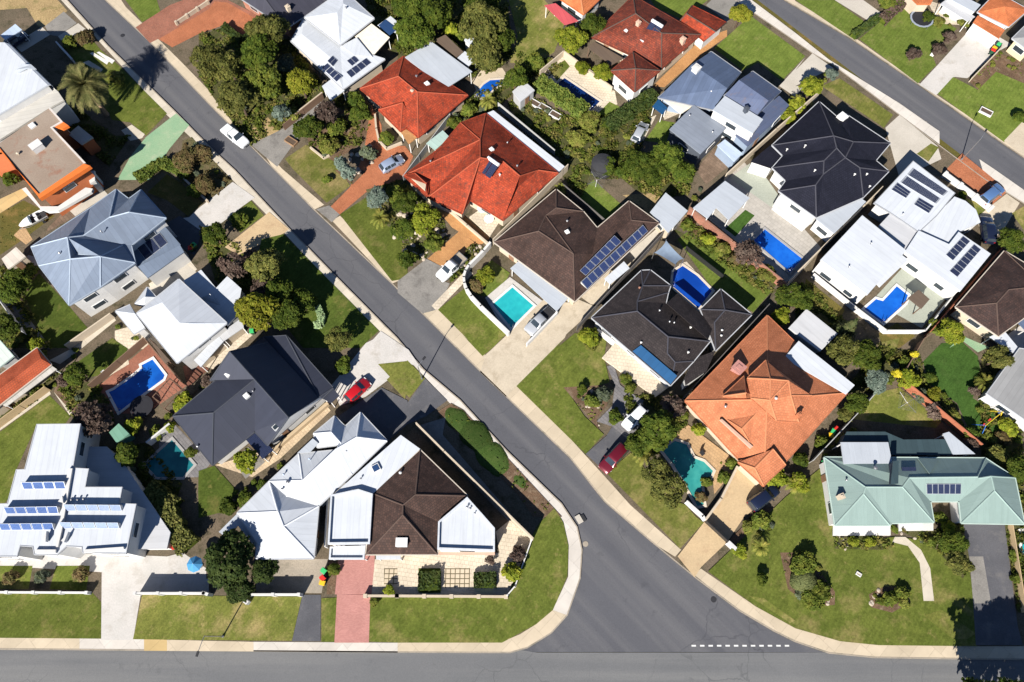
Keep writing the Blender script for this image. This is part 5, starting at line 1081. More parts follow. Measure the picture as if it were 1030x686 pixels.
('tree',(57.0,-7.55),4.31,5.6,'tall dark tree beyond the bottom edge,middle of three shading the driveway',0,None),
('tree',(59.92,-8.35),4.29,5.6,'tall dark tree beyond the bottom edge,right of three shading the driveway',0,None)],
'hedge': [('long clipped hedge beside the dark navy pool',[(4.34,84.65),(11.58,78.77)],2.4,1.7,'hedge',None,'hedge'),
('dark clipped hedge behind the old red tiled house',[(15.07,75.93),(22.95,82.07)],2.0,1.8,'hedge_dark',None,'hedge'),
('tall bushy hedge between the stepped house and the shaded lawn',[(-47.3,17.9),(-44.53,15.55),(-44.35,14.47),(-41.12,11.05)],2.5,2.0,'hedge_olive',None,'hedge'),
('square clipped hedge in the cream courtyard,left one',[(-10.43,8.04),(-10.34,5.75)],2.7,0.8,'hedge_dark',None,'hedge'),
('square clipped hedge in the cream courtyard,right one',[(-3.4,7.94),(-3.38,6.06)],2.7,0.8,'hedge_dark',None,'hedge'),
('clipped hedge along the green driveway',[(-58.06,66.56),(-54.71,69.44),(-50.27,67.14)],1.6,1.0,'hedge',None,'hedge'),
('dark hedge between the two east lawns',[(57.66,94.76),(62.55,98.75)],1.2,1.0,'hedge_dark',None,'hedge'),
('purple brown hedge beside the top east lawn',[(63.02,98.04),(67.62,102.39)],1.6,1.2,'hedge_purple',None,'hedge'),
('small pale green curved hedge on the shaded lawn',[(-28.07,44.64),(-27.37,43.2),(-27.45,41.98),(-28.18,41.86)],0.9,0.7,'hedge_pale',None,'hedge'),
('hedge between the stepped house and the slate pool terrace',[(-47.15,18.6),(-43.69,16.24)],1.8,1.8,'hedge_olive',None,'hedge'),
('clipped hedge around the pale driveway corner',[(-48.89,96.74),(-45.39,93.64),(-43.41,95.32)],1.2,1.0,'hedge_dark',None,'hedge')],
'car': [('ute',(-45.75,75.8),(-42.11,72.71),'white','white utility pickup parked at the kerb of the side street'),
('hatch',(-20.27,68.1),(-17.22,70.17),'silverblue','silver blue hatchback on the orange brick drive'),
('ute_tray',(-7.26,52.69),(-10.61,49.25),'white','white ute with an open tray on the grey driveway by the rocky garden'),
('ute',(5.69,44.04),(2.29,40.72),'silver','silver pickup with a black tray cover beside the turquoise pool wall'),
('hatch',(17.94,29.41),(15.52,26.92),'white','white hatchback under the trees on the slate driveway'),
('suv',(15.23,24.26),(11.86,20.74),'maroon','dark maroon car on the driveway near the kerb'),
('suv',(31.42,16.3),(34.41,18.4),'navy','dark blue car at the top of the tan driveway'),
('hatch',(-22.8,30.45),(-19.8,33.54),'red','bright red car on the pale driveway by the slate roof'),
('hatch',(19.53,73.46),(21.18,76.61),'silver','silver car in the small yard behind the blue grey house'),
('suv',(71.59,62.08),(75.51,65.02),'skyblue','blue car in the orange parking bay'),
('suv',(71.31,55.75),(71.64,58.89),'navy','dark navy car on the sandy drive beside the white flat house'),
('hatch',(-84.24,92.8),(-82.51,94.66),'navy','dark car half hidden under the white carport')],
'item': [('boat',[(-73.8,57.92),(-70.62,60.11)],
'white runabout boat on a trailer beside the brown paving',{}),
('lamp',[(-12.57,33.91)],
'slim street lamp beside the small front lawn of the side street',{'h': 5.0,'arm': (0.8,1.1)}),
('lamp',[(70.79,70.33)],
'slim street lamp at the orange parking bay',{'h': 5.4,'arm': (0.8,1.2)}),
('lamp',[(-35.64,0.4)],
'slim street lamp on the front lawn below the large shade tree',{'h': 6.1,'arm': (-0.4,-1.9)}),
('trampoline',[(69.78,98.35)],
'round black trampoline with a pale rim on the east lawn',{'r': 2.0}),
('trampoline',[(-50.66,29.66)],
'black octagonal trampoline below the lap pool',{'r': 1.6}),
('tank',[(14.01,68.39)],
'dark round water tank beside the clothesline lawn',{'r': 1.7}),
('clothesline',[(12.95,65.29)],
'white rotary clothesline on the fenced green lawn',{}),
('clothesline',[(53.6,29.9)],
'rotary clothesline on the small lawn behind the green roofed house',{}),
('sail',[(20.73,52.34),(22.5,54.15),(24.83,51.36),(23.53,50.21)],
'grey blue shade sail above the curved pool',{}),
('bin',[(-43.03,11.7)],
'yellow lidded wheelie bin at the end of the stepped house',{'lid': 'yellow'}),
('bin',[(-42.99,11.04)],
'red lidded wheelie bin at the end of the stepped house',{'lid': 'red'}),
('bin',[(-41.88,11.44)],
'green lidded wheelie bin at the end of the stepped house',{'lid': 'lime'}),
('bin',[(-23.73,8.08)],
'green lidded wheelie bin left of the pink driveway',{'lid': 'lime'}),
('bin',[(-23.78,7.19)],
'red lidded wheelie bin left of the pink driveway',{'lid': 'red'}),
('bin',[(-23.76,6.63)],
'yellow lidded wheelie bin left of the pink driveway',{'lid': 'yellow'}),
('bin',[(80.27,91.39)],
'red lidded wheelie bin beside the white forecourt',{'lid': 'red'}),
('bin',[(81.44,92.61)],
'green lidded wheelie bin beside the white forecourt',{'lid': 'lime'}),
('bin',[(80.56,91.89)],
'yellow lidded wheelie bin beside the white forecourt',{'lid': 'yellow'}),
('bin',[(-47.32,54.62)],
'green lidded wheelie bin by the pale driveway fence',{'lid': 'lime'}),
('bin',[(-47.78,54.09)],
'red lidded wheelie bin by the pale driveway fence',{'lid': 'red'}),
('bin',[(-47.53,54.44)],
'yellow lidded wheelie bin by the pale driveway fence',{'lid': 'yellow'}),
('bin',[(42.97,25.56)],
'yellow lidded wheelie bin behind the terracotta house',{'lid': 'yellow'}),
('bin',[(43.34,26.11)],
'green lidded wheelie bin behind the terracotta house',{'lid': 'lime'}),
('bin',[(43.9,26.47)],
'red lidded wheelie bin behind the terracotta house',{'lid': 'red'}),
('bin',[(41.55,21.98)],
'green lidded wheelie bin beside the green roofed house',{'lid': 'lime'}),
('bin',[(-36.96,40.76)],
'green lidded wheelie bin beside the slate roofed house path',{'lid': 'lime'}),
('swing',[(64.66,27.57)],
'coloured swing frame on the artificial lawn',{}),
('pergola_dark',[(-48.62,30.58),(-46.76,33.18),(-44.74,31.69),(-46.75,28.93)],
'brown timber pergola beside the lap pool',{}),
('parasol',[(-39.66,8.78)],
'blue parasol on the patio of the stepped house',{'color': 'parasol_blue'}),
('table',[(-4.51,60.8)],
'white outdoor table on the terrace of the big red tiled house,upper one',{}),
('table',[(-3.49,58.97)],
'white outdoor table on the terrace of the big red tiled house,lower one',{}),
('lounge',[(-56.81,34.51)],
'white garden chair left of the brick pool terrace',{}),
('box',[(76.62,79.36)],
'white edged planter box on the east lawn',{}),
('box',[(33.96,3.7)],
'pale utility pit cover box on the corner lawn',{}),
('box',[(-33.04,4.38)],
'cream letterbox block on the lawn under the shade tree',{}),
('box',[(43.93,7.73)],
'white birdbath slab in the middle of the corner lawn',{}),
('box',[(-35.09,73.62)],
'timber planter box beside the grey driveway',{}),
('box',[(70.37,91.11)],
'white letterbox pillar at the corner of the white forecourt',{}),
('box',[(3.69,81.02)],
'white edged raised vegetable bed,uppermost beside the grey greenhouse',{}),
('box',[(5.25,80.08)],
'white edged raised vegetable bed,second from the greenhouse',{}),
('box',[(7.04,78.69)],
'white edged raised vegetable bed,largest one nearest the white skillion',{}),
('manhole',[(66.59,77.47)],
'pale round service cover in the upper street',{}),
('manhole',[(9.48,11.49)],
'pale round service cover at the street corner',{}),
('manhole',[(25.33,4.7)],
'dark round service cover by the kerb of the wide corner',{}),
('manhole',[(-66.18,95.52)],
'dark round service cover in the side street near the top',{}),
('drain',[(8.74,14.61)],
'kerb drain pit with a pale concrete lid on the street corner',{}),
('lounge',[(25.52,23.23)],
'dark pool chair on the tan terrace',{})],
'scatter': [('shrub',[(-27.55,78.52,0.4,3.21),(-23.85,80.8,0.34,1.3),(-32.95,75.28,0.31,2.87),(-26.49,73.31,0.54,3.71),(-30.7,74.97,0.4,4.35),(-28.74,71.83,0.49,4.9),(-30.2,72.62,0.44,5.88),(-22.95,78.09,0.62,5.31),(-29.42,71.05,0.53,3.5)],
'small mixed shrub in the planted front garden beside the orange brick drive','small shrubs of the planted front garden',2),
('rock',[(-21.72,71.84,0.38,1.36),(-26.25,69.84,0.4,1.24),(-22.89,72.92,0.25,0.47),(-24.06,67.94,0.39,2.57),(-24.56,67.51,0.25,3.42),(-24.54,71.29,0.31,4.08),(-25.34,71.19,0.4,1.12),(-25.48,70.32,0.38,1.59),(-24.35,71.2,0.43,2.28),(-23.83,68.11,0.33,1.15),(-22.06,69.82,0.41,2.62),(-22.15,69.63,0.29,3.59),(-22.52,72.88,0.36,0.53),(-24.08,68.49,0.39,5.62),(-24.6,71.04,0.23,3.39),(-23.54,70.41,0.35,5.3)],
'pale edging rock of the garden island beside the blue car','edging rocks of the garden island',0),
('shrub',[(-19.76,64.77,0.41,5.77),(-16.33,60.99,0.62,3.26),(-21.58,62.84,0.5,0.99),(-11.3,56.07,0.49,1.86),(-14.53,60.52,0.56,1.67),(-19.29,63.77,0.67,5.79),(-12.15,60.04,0.63,3.05),(-12.11,60.32,0.57,5.1),(-15.59,63.68,0.35,1.18),(-12.39,57.2,0.58,3.1),(-11.76,57.12,0.37,2.41),(-16.46,64.46,0.53,2.8),(-15.25,58.07,0.71,5.03),(-16.8,62.32,0.46,2.26)],
'small mixed shrub in the rocky front garden of the big red tiled house','small shrubs of the rocky garden',2),
('rock',[(-10.66,56.59,0.45,0.26),(-17.3,60.18,0.37,2.63),(-15.37,60.55,0.34,4.62),(-13.83,59.96,0.4,6.22),(-11.27,57.7,0.46,5.17),(-12.21,59.44,0.26,6.01),(-14.8,55.03,0.42,6.24),(-16.05,61.22,0.39,4.5),(-10.28,56.87,0.3,2.53),(-14.4,57.17,0.42,0.52),(-14.84,62.58,0.43,1.78),(-16.61,58.49,0.32,4.61),(-16.61,56.58,0.45,3.86),(-12.98,58.56,0.34,4.66),(-17.03,61.65,0.24,1.21),(-10.39,57.59,0.27,4.28),(-16.83,60.91,0.29,0.26),(-13.87,56.72,0.4,5.3),(-13.1,60.07,0.26,4.46),(-16.48,58.75,0.24,1.98),(-10.91,59.68,0.37,2.31),(-11.2,55.84,0.26,3.53),(-15.95,62.63,0.28,4.92),(-13.07,52.64,0.38,4.2),(-11.86,58.84,0.24,5.13),(-13.41,53.61,0.24,3.61),(-14.1,56.18,0.24,3.98),(-15.87,56.18,0.28,0.42),(-11.62,57.53,0.29,3.29),(-16.05,63.68,0.36,3.91),(-9.98,56.91,0.29,6.15),(-16.1,53.83,0.33,1.26),(-15.96,54.01,0.48,1.56),(-15.2,52.74,0.29,5.54),(-15.7,52.88,0.46,0.97),(-15.93,59.54,0.3,5.3),(-13.96,58.68,0.47,5.75),(-16.17,52.33,0.41,1.7),(-14.67,53.71,0.28,4.68),(-14.35,53.62,0.29,5.84),(-12.76,61.34,0.38,4.93),(-16.69,61.97,0.3,5.28),(-13.39,53.23,0.47,2.9),(-17.86,58.22,0.45,2.63),(-16.6,63.57,0.26,1.81),(-16.37,58.4,0.31,5.71),(-17.03,60.41,0.45,5.8),(-12.61,55.6,0.3,3.99),(-12.08,56.24,0.41,3.18),(-17.93,57.69,0.35,3.0),(-11.27,56.79,0.39,2.47),(-12.07,59.75,0.39,2.43),(-12.7,53.82,0.25,4.25),(-15.2,56.36,0.46,5.43),(-11.39,56.94,0.4,3.76),(-16.22,60.11,0.49,0.33),(-16.2,56.58,0.44,2.79),(-17.68,56.41,0.45,4.64),(-15.85,62.0,0.31,0.96),(-12.77,57.89,0.33,0.31),(-17.52,58.21,0.47,1.47),(-16.74,56.33,0.34,5.4),(-14.0,60.01,0.35,1.62),(-12.98,59.91,0.46,5.81)],
'pale garden rock in front of the big red tiled house','rocks of the rocky garden',0),
('rock',[(-5.29,54.47,0.29,0.41),(-6.19,54.22,0.36,2.94),(-7.06,52.97,0.29,5.26),(-5.9,52.05,0.31,2.22),(-5.41,52.48,0.31,4.52),(-6.77,52.74,0.35,3.28),(-6.18,53.98,0.43,4.29),(-7.42,52.91,0.38,3.05),(-7.33,52.16,0.24,2.61),(-4.61,53.18,0.31,4.89),(-4.09,53.88,0.39,5.9),(-4.61,54.07,0.24,4.14),(-5.74,54.12,0.4,4.78),(-6.08,53.57,0.4,5.91),(-8.46,51.84,0.36,0.83),(-6.13,54.44,0.44,1.72),(-5.37,54.49,0.33,1.03),(-5.19,52.74,0.24,2.08),(-4.76,54.76,0.35,5.48),(-7.6,51.33,0.42,0.19),(-7.12,52.7,0.25,3.27),(-6.12,52.24,0.38,1.01),(-7.02,51.73,0.42,5.2),(-5.46,53.51,0.38,0.39),(-5.72,52.1,0.36,4.47),(-6.75,53.5,0.21,6.21)],
'pale rock in the bed beside the white ute','rocks beside the white ute',0),
('shrub',[(-6.72,52.63,0.34,3.0),(-6.0,53.27,0.4,4.47),(-5.63,52.74,0.28,6.12),(-7.28,51.78,0.23,6.17),(-6.71,52.02,0.41,4.01)],
'dry tuft in the bed beside the white ute','tufts beside the white ute',1),
('shrub',[(1.14,81.63,0.63,0.24),(5.85,77.9,0.61,4.19),(4.51,79.48,0.44,4.36),(6.96,76.59,0.63,5.05),(1.81,81.57,0.62,4.76),(2.73,76.57,0.51,3.12),(3.89,76.22,0.6,1.18),(5.75,79.49,0.62,0.25),(5.39,78.69,0.46,0.33),(6.69,72.89,0.35,2.22),(3.95,79.42,0.58,1.68),(2.69,76.33,0.47,2.6),(1.72,79.8,0.45,3.67),(4.03,76.16,0.56,3.49)],
'vegetable plant in the rear kitchen garden','plants of the kitchen garden',2),
('shrub',[(28.99,56.71,0.36,0.55),(35.45,50.95,0.62,4.49),(31.15,55.65,0.45,2.73),(27.96,57.55,0.32,3.93),(36.67,49.23,0.43,5.93),(36.74,50.46,0.51,5.67),(30.43,55.19,0.42,0.27),(30.74,53.45,0.64,2.77),(30.47,53.75,0.5,5.36),(30.87,54.29,0.4,3.22),(29.25,56.61,0.34,4.68),(27.66,57.19,0.5,3.7),(35.8,49.53,0.46,3.22),(32.18,52.49,0.34,2.13)],
'dry shrub in the bed between the brick wall and the back lawn','shrubs along the brick wall',1),
('shrub',[(80.05,89.62,0.4,3.05),(83.03,90.35,0.38,2.0),(76.51,84.57,0.49,3.77),(82.62,88.65,0.44,5.96),(76.1,86.42,0.29,1.82),(83.37,88.33,0.46,2.27),(77.09,87.34,0.5,0.39),(83.51,89.93,0.48,5.09),(81.86,91.45,0.38,4.64),(79.95,88.81,0.5,2.63)],
'low shrub in the planted bed beside the white forecourt','shrubs of the planted bed by the forecourt',2),
('shrub',[(58.09,13.01,0.24,3.27),(54.84,10.5,0.46,1.01),(52.83,11.77,0.37,5.13),(52.66,12.19,0.44,2.06),(56.62,12.82,0.35,2.83),(55.01,12.67,0.27,1.74),(55.58,10.55,0.38,2.9)],
'small shrub in the rocky bed under the green gables','shrubs of the bed under the green gables',2),
('rock',[(54.03,11.28,0.29,6.06),(55.01,11.79,0.26,4.87),(53.34,12.42,0.16,1.87),(50.4,12.74,0.22,4.27),(54.89,11.23,0.21,5.76),(53.28,12.78,0.15,4.69),(53.42,11.92,0.23,6.0),(53.7,11.49,0.2,4.37),(54.74,11.3,0.23,1.59),(52.02,12.15,0.29,0.43),(53.56,12.01,0.17,0.62),(54.78,12.33,0.19,3.57),(54.34,11.68,0.18,1.2),(52.58,12.4,0.32,5.49),(54.71,11.58,0.19,5.48),(53.11,12.05,0.32,2.85)],
'tan rock in the bed under the green gables','rocks of the bed under the green gables',0),
('rock',[(42.69,12.07,0.3,0.05),(42.2,12.35,0.24,2.0),(42.76,11.22,0.29,2.15),(42.75,10.89,0.27,1.32),(43.72,11.46,0.28,4.79),(43.56,11.05,0.2,2.98),(43.08,11.28,0.27,4.13),(41.88,11.38,0.31,0.52)],
'pale rock under the white front wall','rocks under the white front wall',0),
('rock',[(46.34,4.18,0.18,2.27),(45.32,4.99,0.23,1.91),(45.03,4.34,0.35,1.66),(46.11,5.78,0.33,1.32),(44.9,4.23,0.36,2.34),(46.18,4.86,0.27,5.93),(45.02,4.84,0.2,3.38),(45.36,5.01,0.3,2.29),(45.94,5.26,0.25,2.53)],
'pale rock in the small oval lawn bed','rocks of the small oval lawn bed',0),
('shrub',[(36.63,5.03,0.72,2.72),(37.49,7.01,0.51,1.65),(37.97,6.08,0.38,4.45),(35.98,5.31,0.67,0.79),(36.58,10.13,0.77,6.14),(38.93,8.45,0.5,2.14),(37.46,7.5,0.78,5.95),(38.99,5.28,0.43,0.2)],
'small clipped shrub of the lawn bed ring','small shrubs of the lawn bed',0),
('shrub',[(45.98,4.54,0.59,1.25),(49.52,5.66,0.55,6.25),(49.17,4.11,0.41,4.5),(45.58,5.13,0.35,5.65),(48.9,4.67,0.39,2.33)],
'small shrub of the oval lawn bed ring','small shrubs of the oval lawn bed',2),
('rock',[(39.37,5.05,0.25,0.29),(39.59,4.49,0.27,1.03),(39.13,5.83,0.25,0.49),(40.15,4.37,0.19,1.84),(40.11,4.94,0.19,2.81),(39.21,5.79,0.25,2.96),(39.51,4.15,0.28,3.41),(40.22,5.55,0.16,4.14),(39.1,5.35,0.23,2.94)],
'pale rock at the flowery end of the lawn bed','rocks of the lawn bed',0),
('shrub',[(64.01,8.88,0.26,0.43),(65.11,9.34,0.22,2.25),(65.83,12.42,0.22,4.1),(64.84,9.56,0.33,1.78),(64.02,9.19,0.31,4.95),(63.55,4.02,0.39,1.84),(64.49,12.53,0.41,0.43)],
'small plant in the strip right of the dark driveway','plants of the strip by the dark driveway',2),
('shrub',[(59.71,31.41,0.55,1.14),(55.8,33.33,0.49,2.21),(55.91,35.23,0.37,1.85),(56.69,35.48,0.44,1.2),(58.69,32.26,0.27,4.37),(57.04,35.24,0.34,5.87),(62.63,25.16,0.52,4.3),(57.36,30.97,0.29,0.96),(61.03,27.44,0.48,3.37),(58.3,31.84,0.56,2.86)],
'small plant in the bed left of the artificial lawn','plants of the bed by the artificial lawn',2),
('shrub',[(11.5,31.62,0.52,3.99),(10.78,28.09,0.27,3.14),(9.88,30.89,0.34,5.94),(12.1,30.4,0.41,4.04),(9.2,31.27,0.32,4.45),(10.82,30.06,0.34,1.08),(12.37,31.03,0.25,0.48)],
'small plant in the mulch island beside the slate drive','plants of the mulch island',2),
('rock',[(11.13,32.05,0.31,5.12),(10.29,29.92,0.27,1.22),(9.86,31.04,0.29,5.34),(11.88,27.23,0.17,4.72),(12.21,32.34,0.25,1.12),(11.86,29.78,0.26,5.27),(10.62,29.81,0.27,4.09),(11.86,29.71,0.21,3.21)],
'pale rock in the mulch island beside the slate drive','rocks of the mulch island',0),
('shrub',[(-49.73,70.52,0.41,3.66),(-51.82,73.0,0.35,1.12),(-45.62,67.1,0.44,4.48),(-50.01,72.84,0.62,4.78),(-47.8,64.46,0.4,1.78),(-49.51,68.03,0.49,1.37),(-44.81,65.68,0.52,4.1),(-48.97,67.42,0.58,3.77),(-46.16,67.96,0.41,5.15),(-51.19,67.31,0.38,3.71),(-44.47,66.41,0.58,5.01),(-46.46,65.39,0.59,2.94)],
'dry tuft in the scrubby kerbside bed','tufts of the scrubby kerbside bed',1),
('shrub',[(27.97,20.88,0.31,5.4),(27.87,20.38,0.28,4.34),(28.0,22.03,0.21,3.52),(29.61,21.8,0.26,0.04),(29.5,22.54,0.38,1.87),(29.49,21.6,0.3,3.86)],
'potted plant on the terrace of the terracotta house','plants on the terracotta house terrace',0),
('shrub',[(-46.13,29.68,0.59,3.93),(-47.02,28.49,0.59,2.92),(-43.28,32.73,0.38,0.5),(-47.27,28.35,0.42,5.69),(-44.83,30.92,0.48,0.8),(-43.12,32.79,0.4,2.13),(-46.91,28.73,0.35,5.3)],
'leafy plant in the bed along the slate roof','plants along the slate roof',2),
('shrub',[(-45.1,91.29,0.78,1.99),(-46.0,82.5,0.66,5.65),(-41.26,79.69,0.64,3.53),(-34.41,81.08,0.63,4.27),(-39.47,79.23,0.56,5.07),(-34.38,86.46,0.68,3.14),(-34.24,88.46,0.72,1.46),(-44.19,88.57,0.42,0.77),(-43.87,86.98,0.76,2.57),(-37.59,76.17,0.6,5.15),(-40.67,82.13,0.59,5.52),(-43.31,79.97,0.61,4.12),(-47.0,94.08,0.73,1.79),(-35.43,78.1,0.69,6.09)],
'undergrowth bush beneath the front garden grove','bushes beneath the front garden grove',0),
('shrub',[(-60.87,31.17,0.4,2.31),(-61.84,31.96,0.29,3.27),(-62.33,32.56,0.34,5.25),(-61.7,31.59,0.35,6.26),(-61.56,31.82,0.25,4.52)],
'low plant in the mulch bed by the left boundary path','plants of the mulch bed by the boundary path',0),
('shrub',[(-61.65,38.21,0.4,4.96),(-61.81,38.11,0.39,1.22),(-62.2,38.3,0.28,4.78),(-61.81,37.17,0.45,5.73)],
'low plant along the wall below the grey hipped house','plants along the wall below the grey hipped house',2),
('shrub',[(-79.38,67.08,0.58,1.8),(-79.23,68.61,0.48,3.92),(-79.23,67.47,0.59,1.27),(-80.19,69.5,0.53,6.01)],
'dark shrub beside the orange parapet house','shrubs beside the orange parapet house',0),
('shrub',[(-54.78,22.6,0.51,4.2),(-49.31,21.56,0.58,1.78),(-50.76,20.97,0.79,2.5),(-51.43,23.31,0.63,2.47),(-53.03,22.49,0.47,4.66),(-53.37,22.82,0.91,1.76)],
'dark shrub between the stepped house and the slate pool terrace','shrubs between the stepped house and slate terrace',0),
('shrub',[(-67.13,35.2,0.43,0.98),(-67.77,36.09,0.37,6.09),(-69.79,31.84,0.49,3.3),(-68.58,32.71,0.62,0.88),(-69.2,31.14,0.65,2.76),(-66.13,37.6,0.61,5.79),(-68.79,32.55,0.71,2.24)],
'dark shrub above the left edge orange roof','shrubs above the left edge roof',0),
('shrub',[(-63.59,32.99,0.42,1.51),(-62.55,34.23,0.64,3.4),(-62.21,33.95,0.47,0.36),(-59.9,31.07,0.53,1.99),(-61.97,33.3,0.39,5.63),(-61.82,33.13,0.77,5.71)],
'shrub along the brown pool terrace fence','shrubs along the pool terrace fence',0),
('shrub',[(-35.65,17.94,0.48,4.46),(-30.9,21.46,0.53,1.34),(-37.56,15.67,0.37,2.86),(-35.11,18.57,0.34,0.97),(-36.39,18.04,0.42,3.57),(-34.17,19.32,0.54,3.97),(-36.29,16.48,0.41,2.33)],
'shrub along the boundary of the pale blue house','shrubs along the pale blue house boundary',0),
('shrub',[(-8.83,76.36,0.55,2.97),(-10.49,76.89,0.41,3.94),(-4.75,79.9,0.78,2.95),(-6.44,77.63,0.77,4.23),(-7.7,77.67,0.57,0.71),(-9.11,78.28,0.7,0.47)],
'shrub in the strip between the two bright red roofs','shrubs between the bright red roofs',2),
('shrub',[(13.56,73.3,0.46,4.76),(8.61,71.38,0.74,2.86),(11.71,67.87,0.54,4.68),(14.11,70.22,0.4,5.04),(10.96,73.23,0.38,1.88),(8.64,70.7,0.47,6.22),(10.96,70.07,0.45,3.1),(8.71,69.89,0.46,6.05),(12.43,75.54,0.4,0.94)],
'shrub in the back garden above the water tank','shrubs above the water tank',2),
('shrub',[(18.66,73.3,0.63,2.6),(14.05,69.39,0.63,2.02),(15.35,69.17,0.76,0.8),(19.79,72.49,0.59,5.87),(17.37,69.33,0.36,5.55),(18.28,74.42,0.67,1.68)],
'shrub beside the silver car yard','shrubs beside the silver car yard',2),
('shrub',[(28.06,63.07,0.58,2.04),(29.72,63.29,0.34,0.89),(29.07,64.69,0.46,3.72)],
'dark shrub behind the brown paved patch','shrubs behind the brown paved patch',0),
('shrub',[(32.21,21.78,0.39,1.32),(32.36,21.47,0.36,5.04),(32.83,20.24,0.51,0.37),(30.94,21.11,0.49,1.58)],
'plant against the terracotta house garage','plants against the terracotta garage',0),
('shrub',[(42.7,24.34,0.43,6.26),(43.2,24.12,0.35,6.11),(44.08,24.99,0.62,3.59),(45.04,25.62,0.51,1.39),(46.32,26.29,0.55,0.78),(42.07,22.91,0.47,3.39)],
'shrub along the terracotta house side fence','shrubs along the terracotta side fence',0),
('shrub',[(52.28,34.34,0.61,3.06),(52.34,33.42,0.63,1.57),(52.85,33.82,0.55,0.38),(54.33,36.19,0.6,4.48),(53.74,35.7,0.69,5.46)],
'shrub beneath the conifers by the small back lawn','shrubs beneath the conifers',0),
('shrub',[(64.24,27.32,0.4,3.89),(67.31,28.92,0.68,2.62),(68.26,25.19,0.75,4.28),(65.38,29.94,0.52,0.6),(65.06,25.1,0.67,4.13),(64.17,29.39,0.69,2.48),(66.4,29.26,0.55,4.67),(65.85,23.26,0.72,0.13),(65.97,21.1,0.57,5.39),(65.13,30.41,0.41,0.99)],
'shrub in the right edge garden below the grey roof','shrubs in the right edge garden',2),
('shrub',[(68.62,35.36,0.71,1.66),(66.18,33.75,0.38,2.48),(67.46,35.48,0.74,1.05),(67.65,36.04,0.6,3.56),(68.29,35.78,0.41,1.19),(67.84,37.26,0.74,1.44)],
'shrub between the artificial lawn and grey roof','shrubs by the grey roof',2),
('shrub',[(44.03,42.35,0.44,3.25),(45.56,38.84,0.52,2.54),(42.62,46.61,0.62,5.82),(44.28,41.01,0.72,2.96),(42.65,46.03,0.7,2.96),(43.06,43.17,0.45,2.97),(41.91,47.05,0.68,4.86)],
'shrub behind the pale grey shed','shrubs behind the pale grey shed',0),
('shrub',[(52.12,86.86,0.77,3.12),(48.77,84.18,0.37,5.07),(49.03,83.29,0.69,2.53),(51.39,85.61,0.51,0.12),(48.46,80.6,0.75,1.59)],
'yellow green shrub beside the navy house driveway','shrubs beside the navy house driveway',2),
('shrub',[(74.64,97.42,0.38,5.11),(71.55,98.94,0.55,2.46),(74.45,99.47,0.54,1.67),(72.13,99.55,0.5,4.58),(73.45,98.31,0.56,1.28)],
'plant in front of the pale pergola house','plants before the pale pergola',2),
('shrub',[(-15.91,56.92,0.44,1.95),(-12.58,59.93,0.58,5.77),(-12.88,58.77,0.33,5.64),(-13.59,60.28,0.37,2.81),(-15.94,57.4,0.45,0.12),(-11.83,62.34,0.33,5.62)],
'shrub beside the driveway edge of the rocky garden','shrubs at the rocky garden driveway edge',2),
('shrub',[(32.3,13.61,0.33,1.03),(31.9,12.76,0.43,2.67),(32.32,13.82,0.49,5.3),(32.4,13.67,0.62,3.65),(33.57,13.79,0.54,2.62),(33.09,13.58,0.53,2.14)],
'shrub along the lawn edge by the tan driveway','shrubs along the tan driveway',2),
('shrub',[(23.66,28.53,0.72,0.53),(22.39,28.86,0.47,3.54),(21.11,29.81,0.62,2.58)],
'brownish shrub against the terracotta roof corner','shrubs against the terracotta corner',1),
('shrub',[(14.97,28.15,0.37,4.18),(16.0,29.02,0.39,0.07),(16.48,30.97,0.38,6.23),(14.32,29.44,0.36,1.39)],
'shrub around the white hatchback parking','shrubs around the white hatchback',2),
('shrub',[(-69.97,39.6,0.73,3.14),(-72.63,40.54,0.42,3.06),(-70.77,39.01,0.37,4.52),(-70.55,38.77,0.56,2.31),(-71.12,42.81,0.44,3.32)],
'dark shrub in the left yard below the cream shed','shrubs in the left yard below the shed',0),
('shrub',[(-53.51,39.95,0.47,1.83),(-54.01,39.95,0.33,6.04),(-56.47,41.73,0.47,1.7)],
'potted shrub behind the white tent roof','shrubs behind the white tent roof',0)],
'block': [('residential_ground','yard',[(-129.31,136.64),(-101.12,130.0),(-77.14,103.26),(-68.08,93.16),(-54.15,79.23),(-48.16,72.96),(-43.32,68.39),(-33.82,58.07),(-26.21,50.17),(-16.32,40.05),(-12.43,35.39),(-7.15,30.87),(-0.67,23.74),(5.57,17.61),(6.53,16.7),(8.52,13.63),(9.07,10.75),(8.69,7.21),(6.94,2.82),(4.91,0.74),(1.95,-0.96),(-0.24,-1.53),(-14.01,-1.47),(-38.39,-1.3),(-62.8,-1.13),(-103.12,-0.96),(-159.51,136.64)]),
('residential_ground','yard',[(-99.11,136.64),(-70.67,103.26),(-61.15,93.8),(-49.35,81.01),(-37.38,68.57),(-30.36,61.2),(-17.68,48.63),(-12.94,43.77),(-9.66,40.36),(-4.32,34.8),(0.41,30.01),(7.74,22.72),(12.15,16.83),(17.95,11.74),(23.31,7.21),(28.42,3.29),(32.34,0.97),(34.87,-0.28),(38.83,-1.58),(44.22,-2.09),(55.97,-2.26),(62.51,-2.31),(105.97,-2.87),(118.02,25.52),(78.68,62.43),(73.72,66.74),(67.79,73.24),(62.32,79.43),(53.68,89.04),(50.57,91.56),(47.94,94.23),(39.3,102.81),(8.47,135.29)]),
('residential_ground','yard',[(27.28,135.29),(47.29,103.26),(57.68,94.44),(67.24,84.72),(77.84,73.62),(80.75,70.71),(120.29,30.87),(164.6,135.29)]),
('verge_ground','lawn',[(-100.41,-7.57),(103.52,-8.63),(96.08,-26.19),(-92.78,-26.19)])],
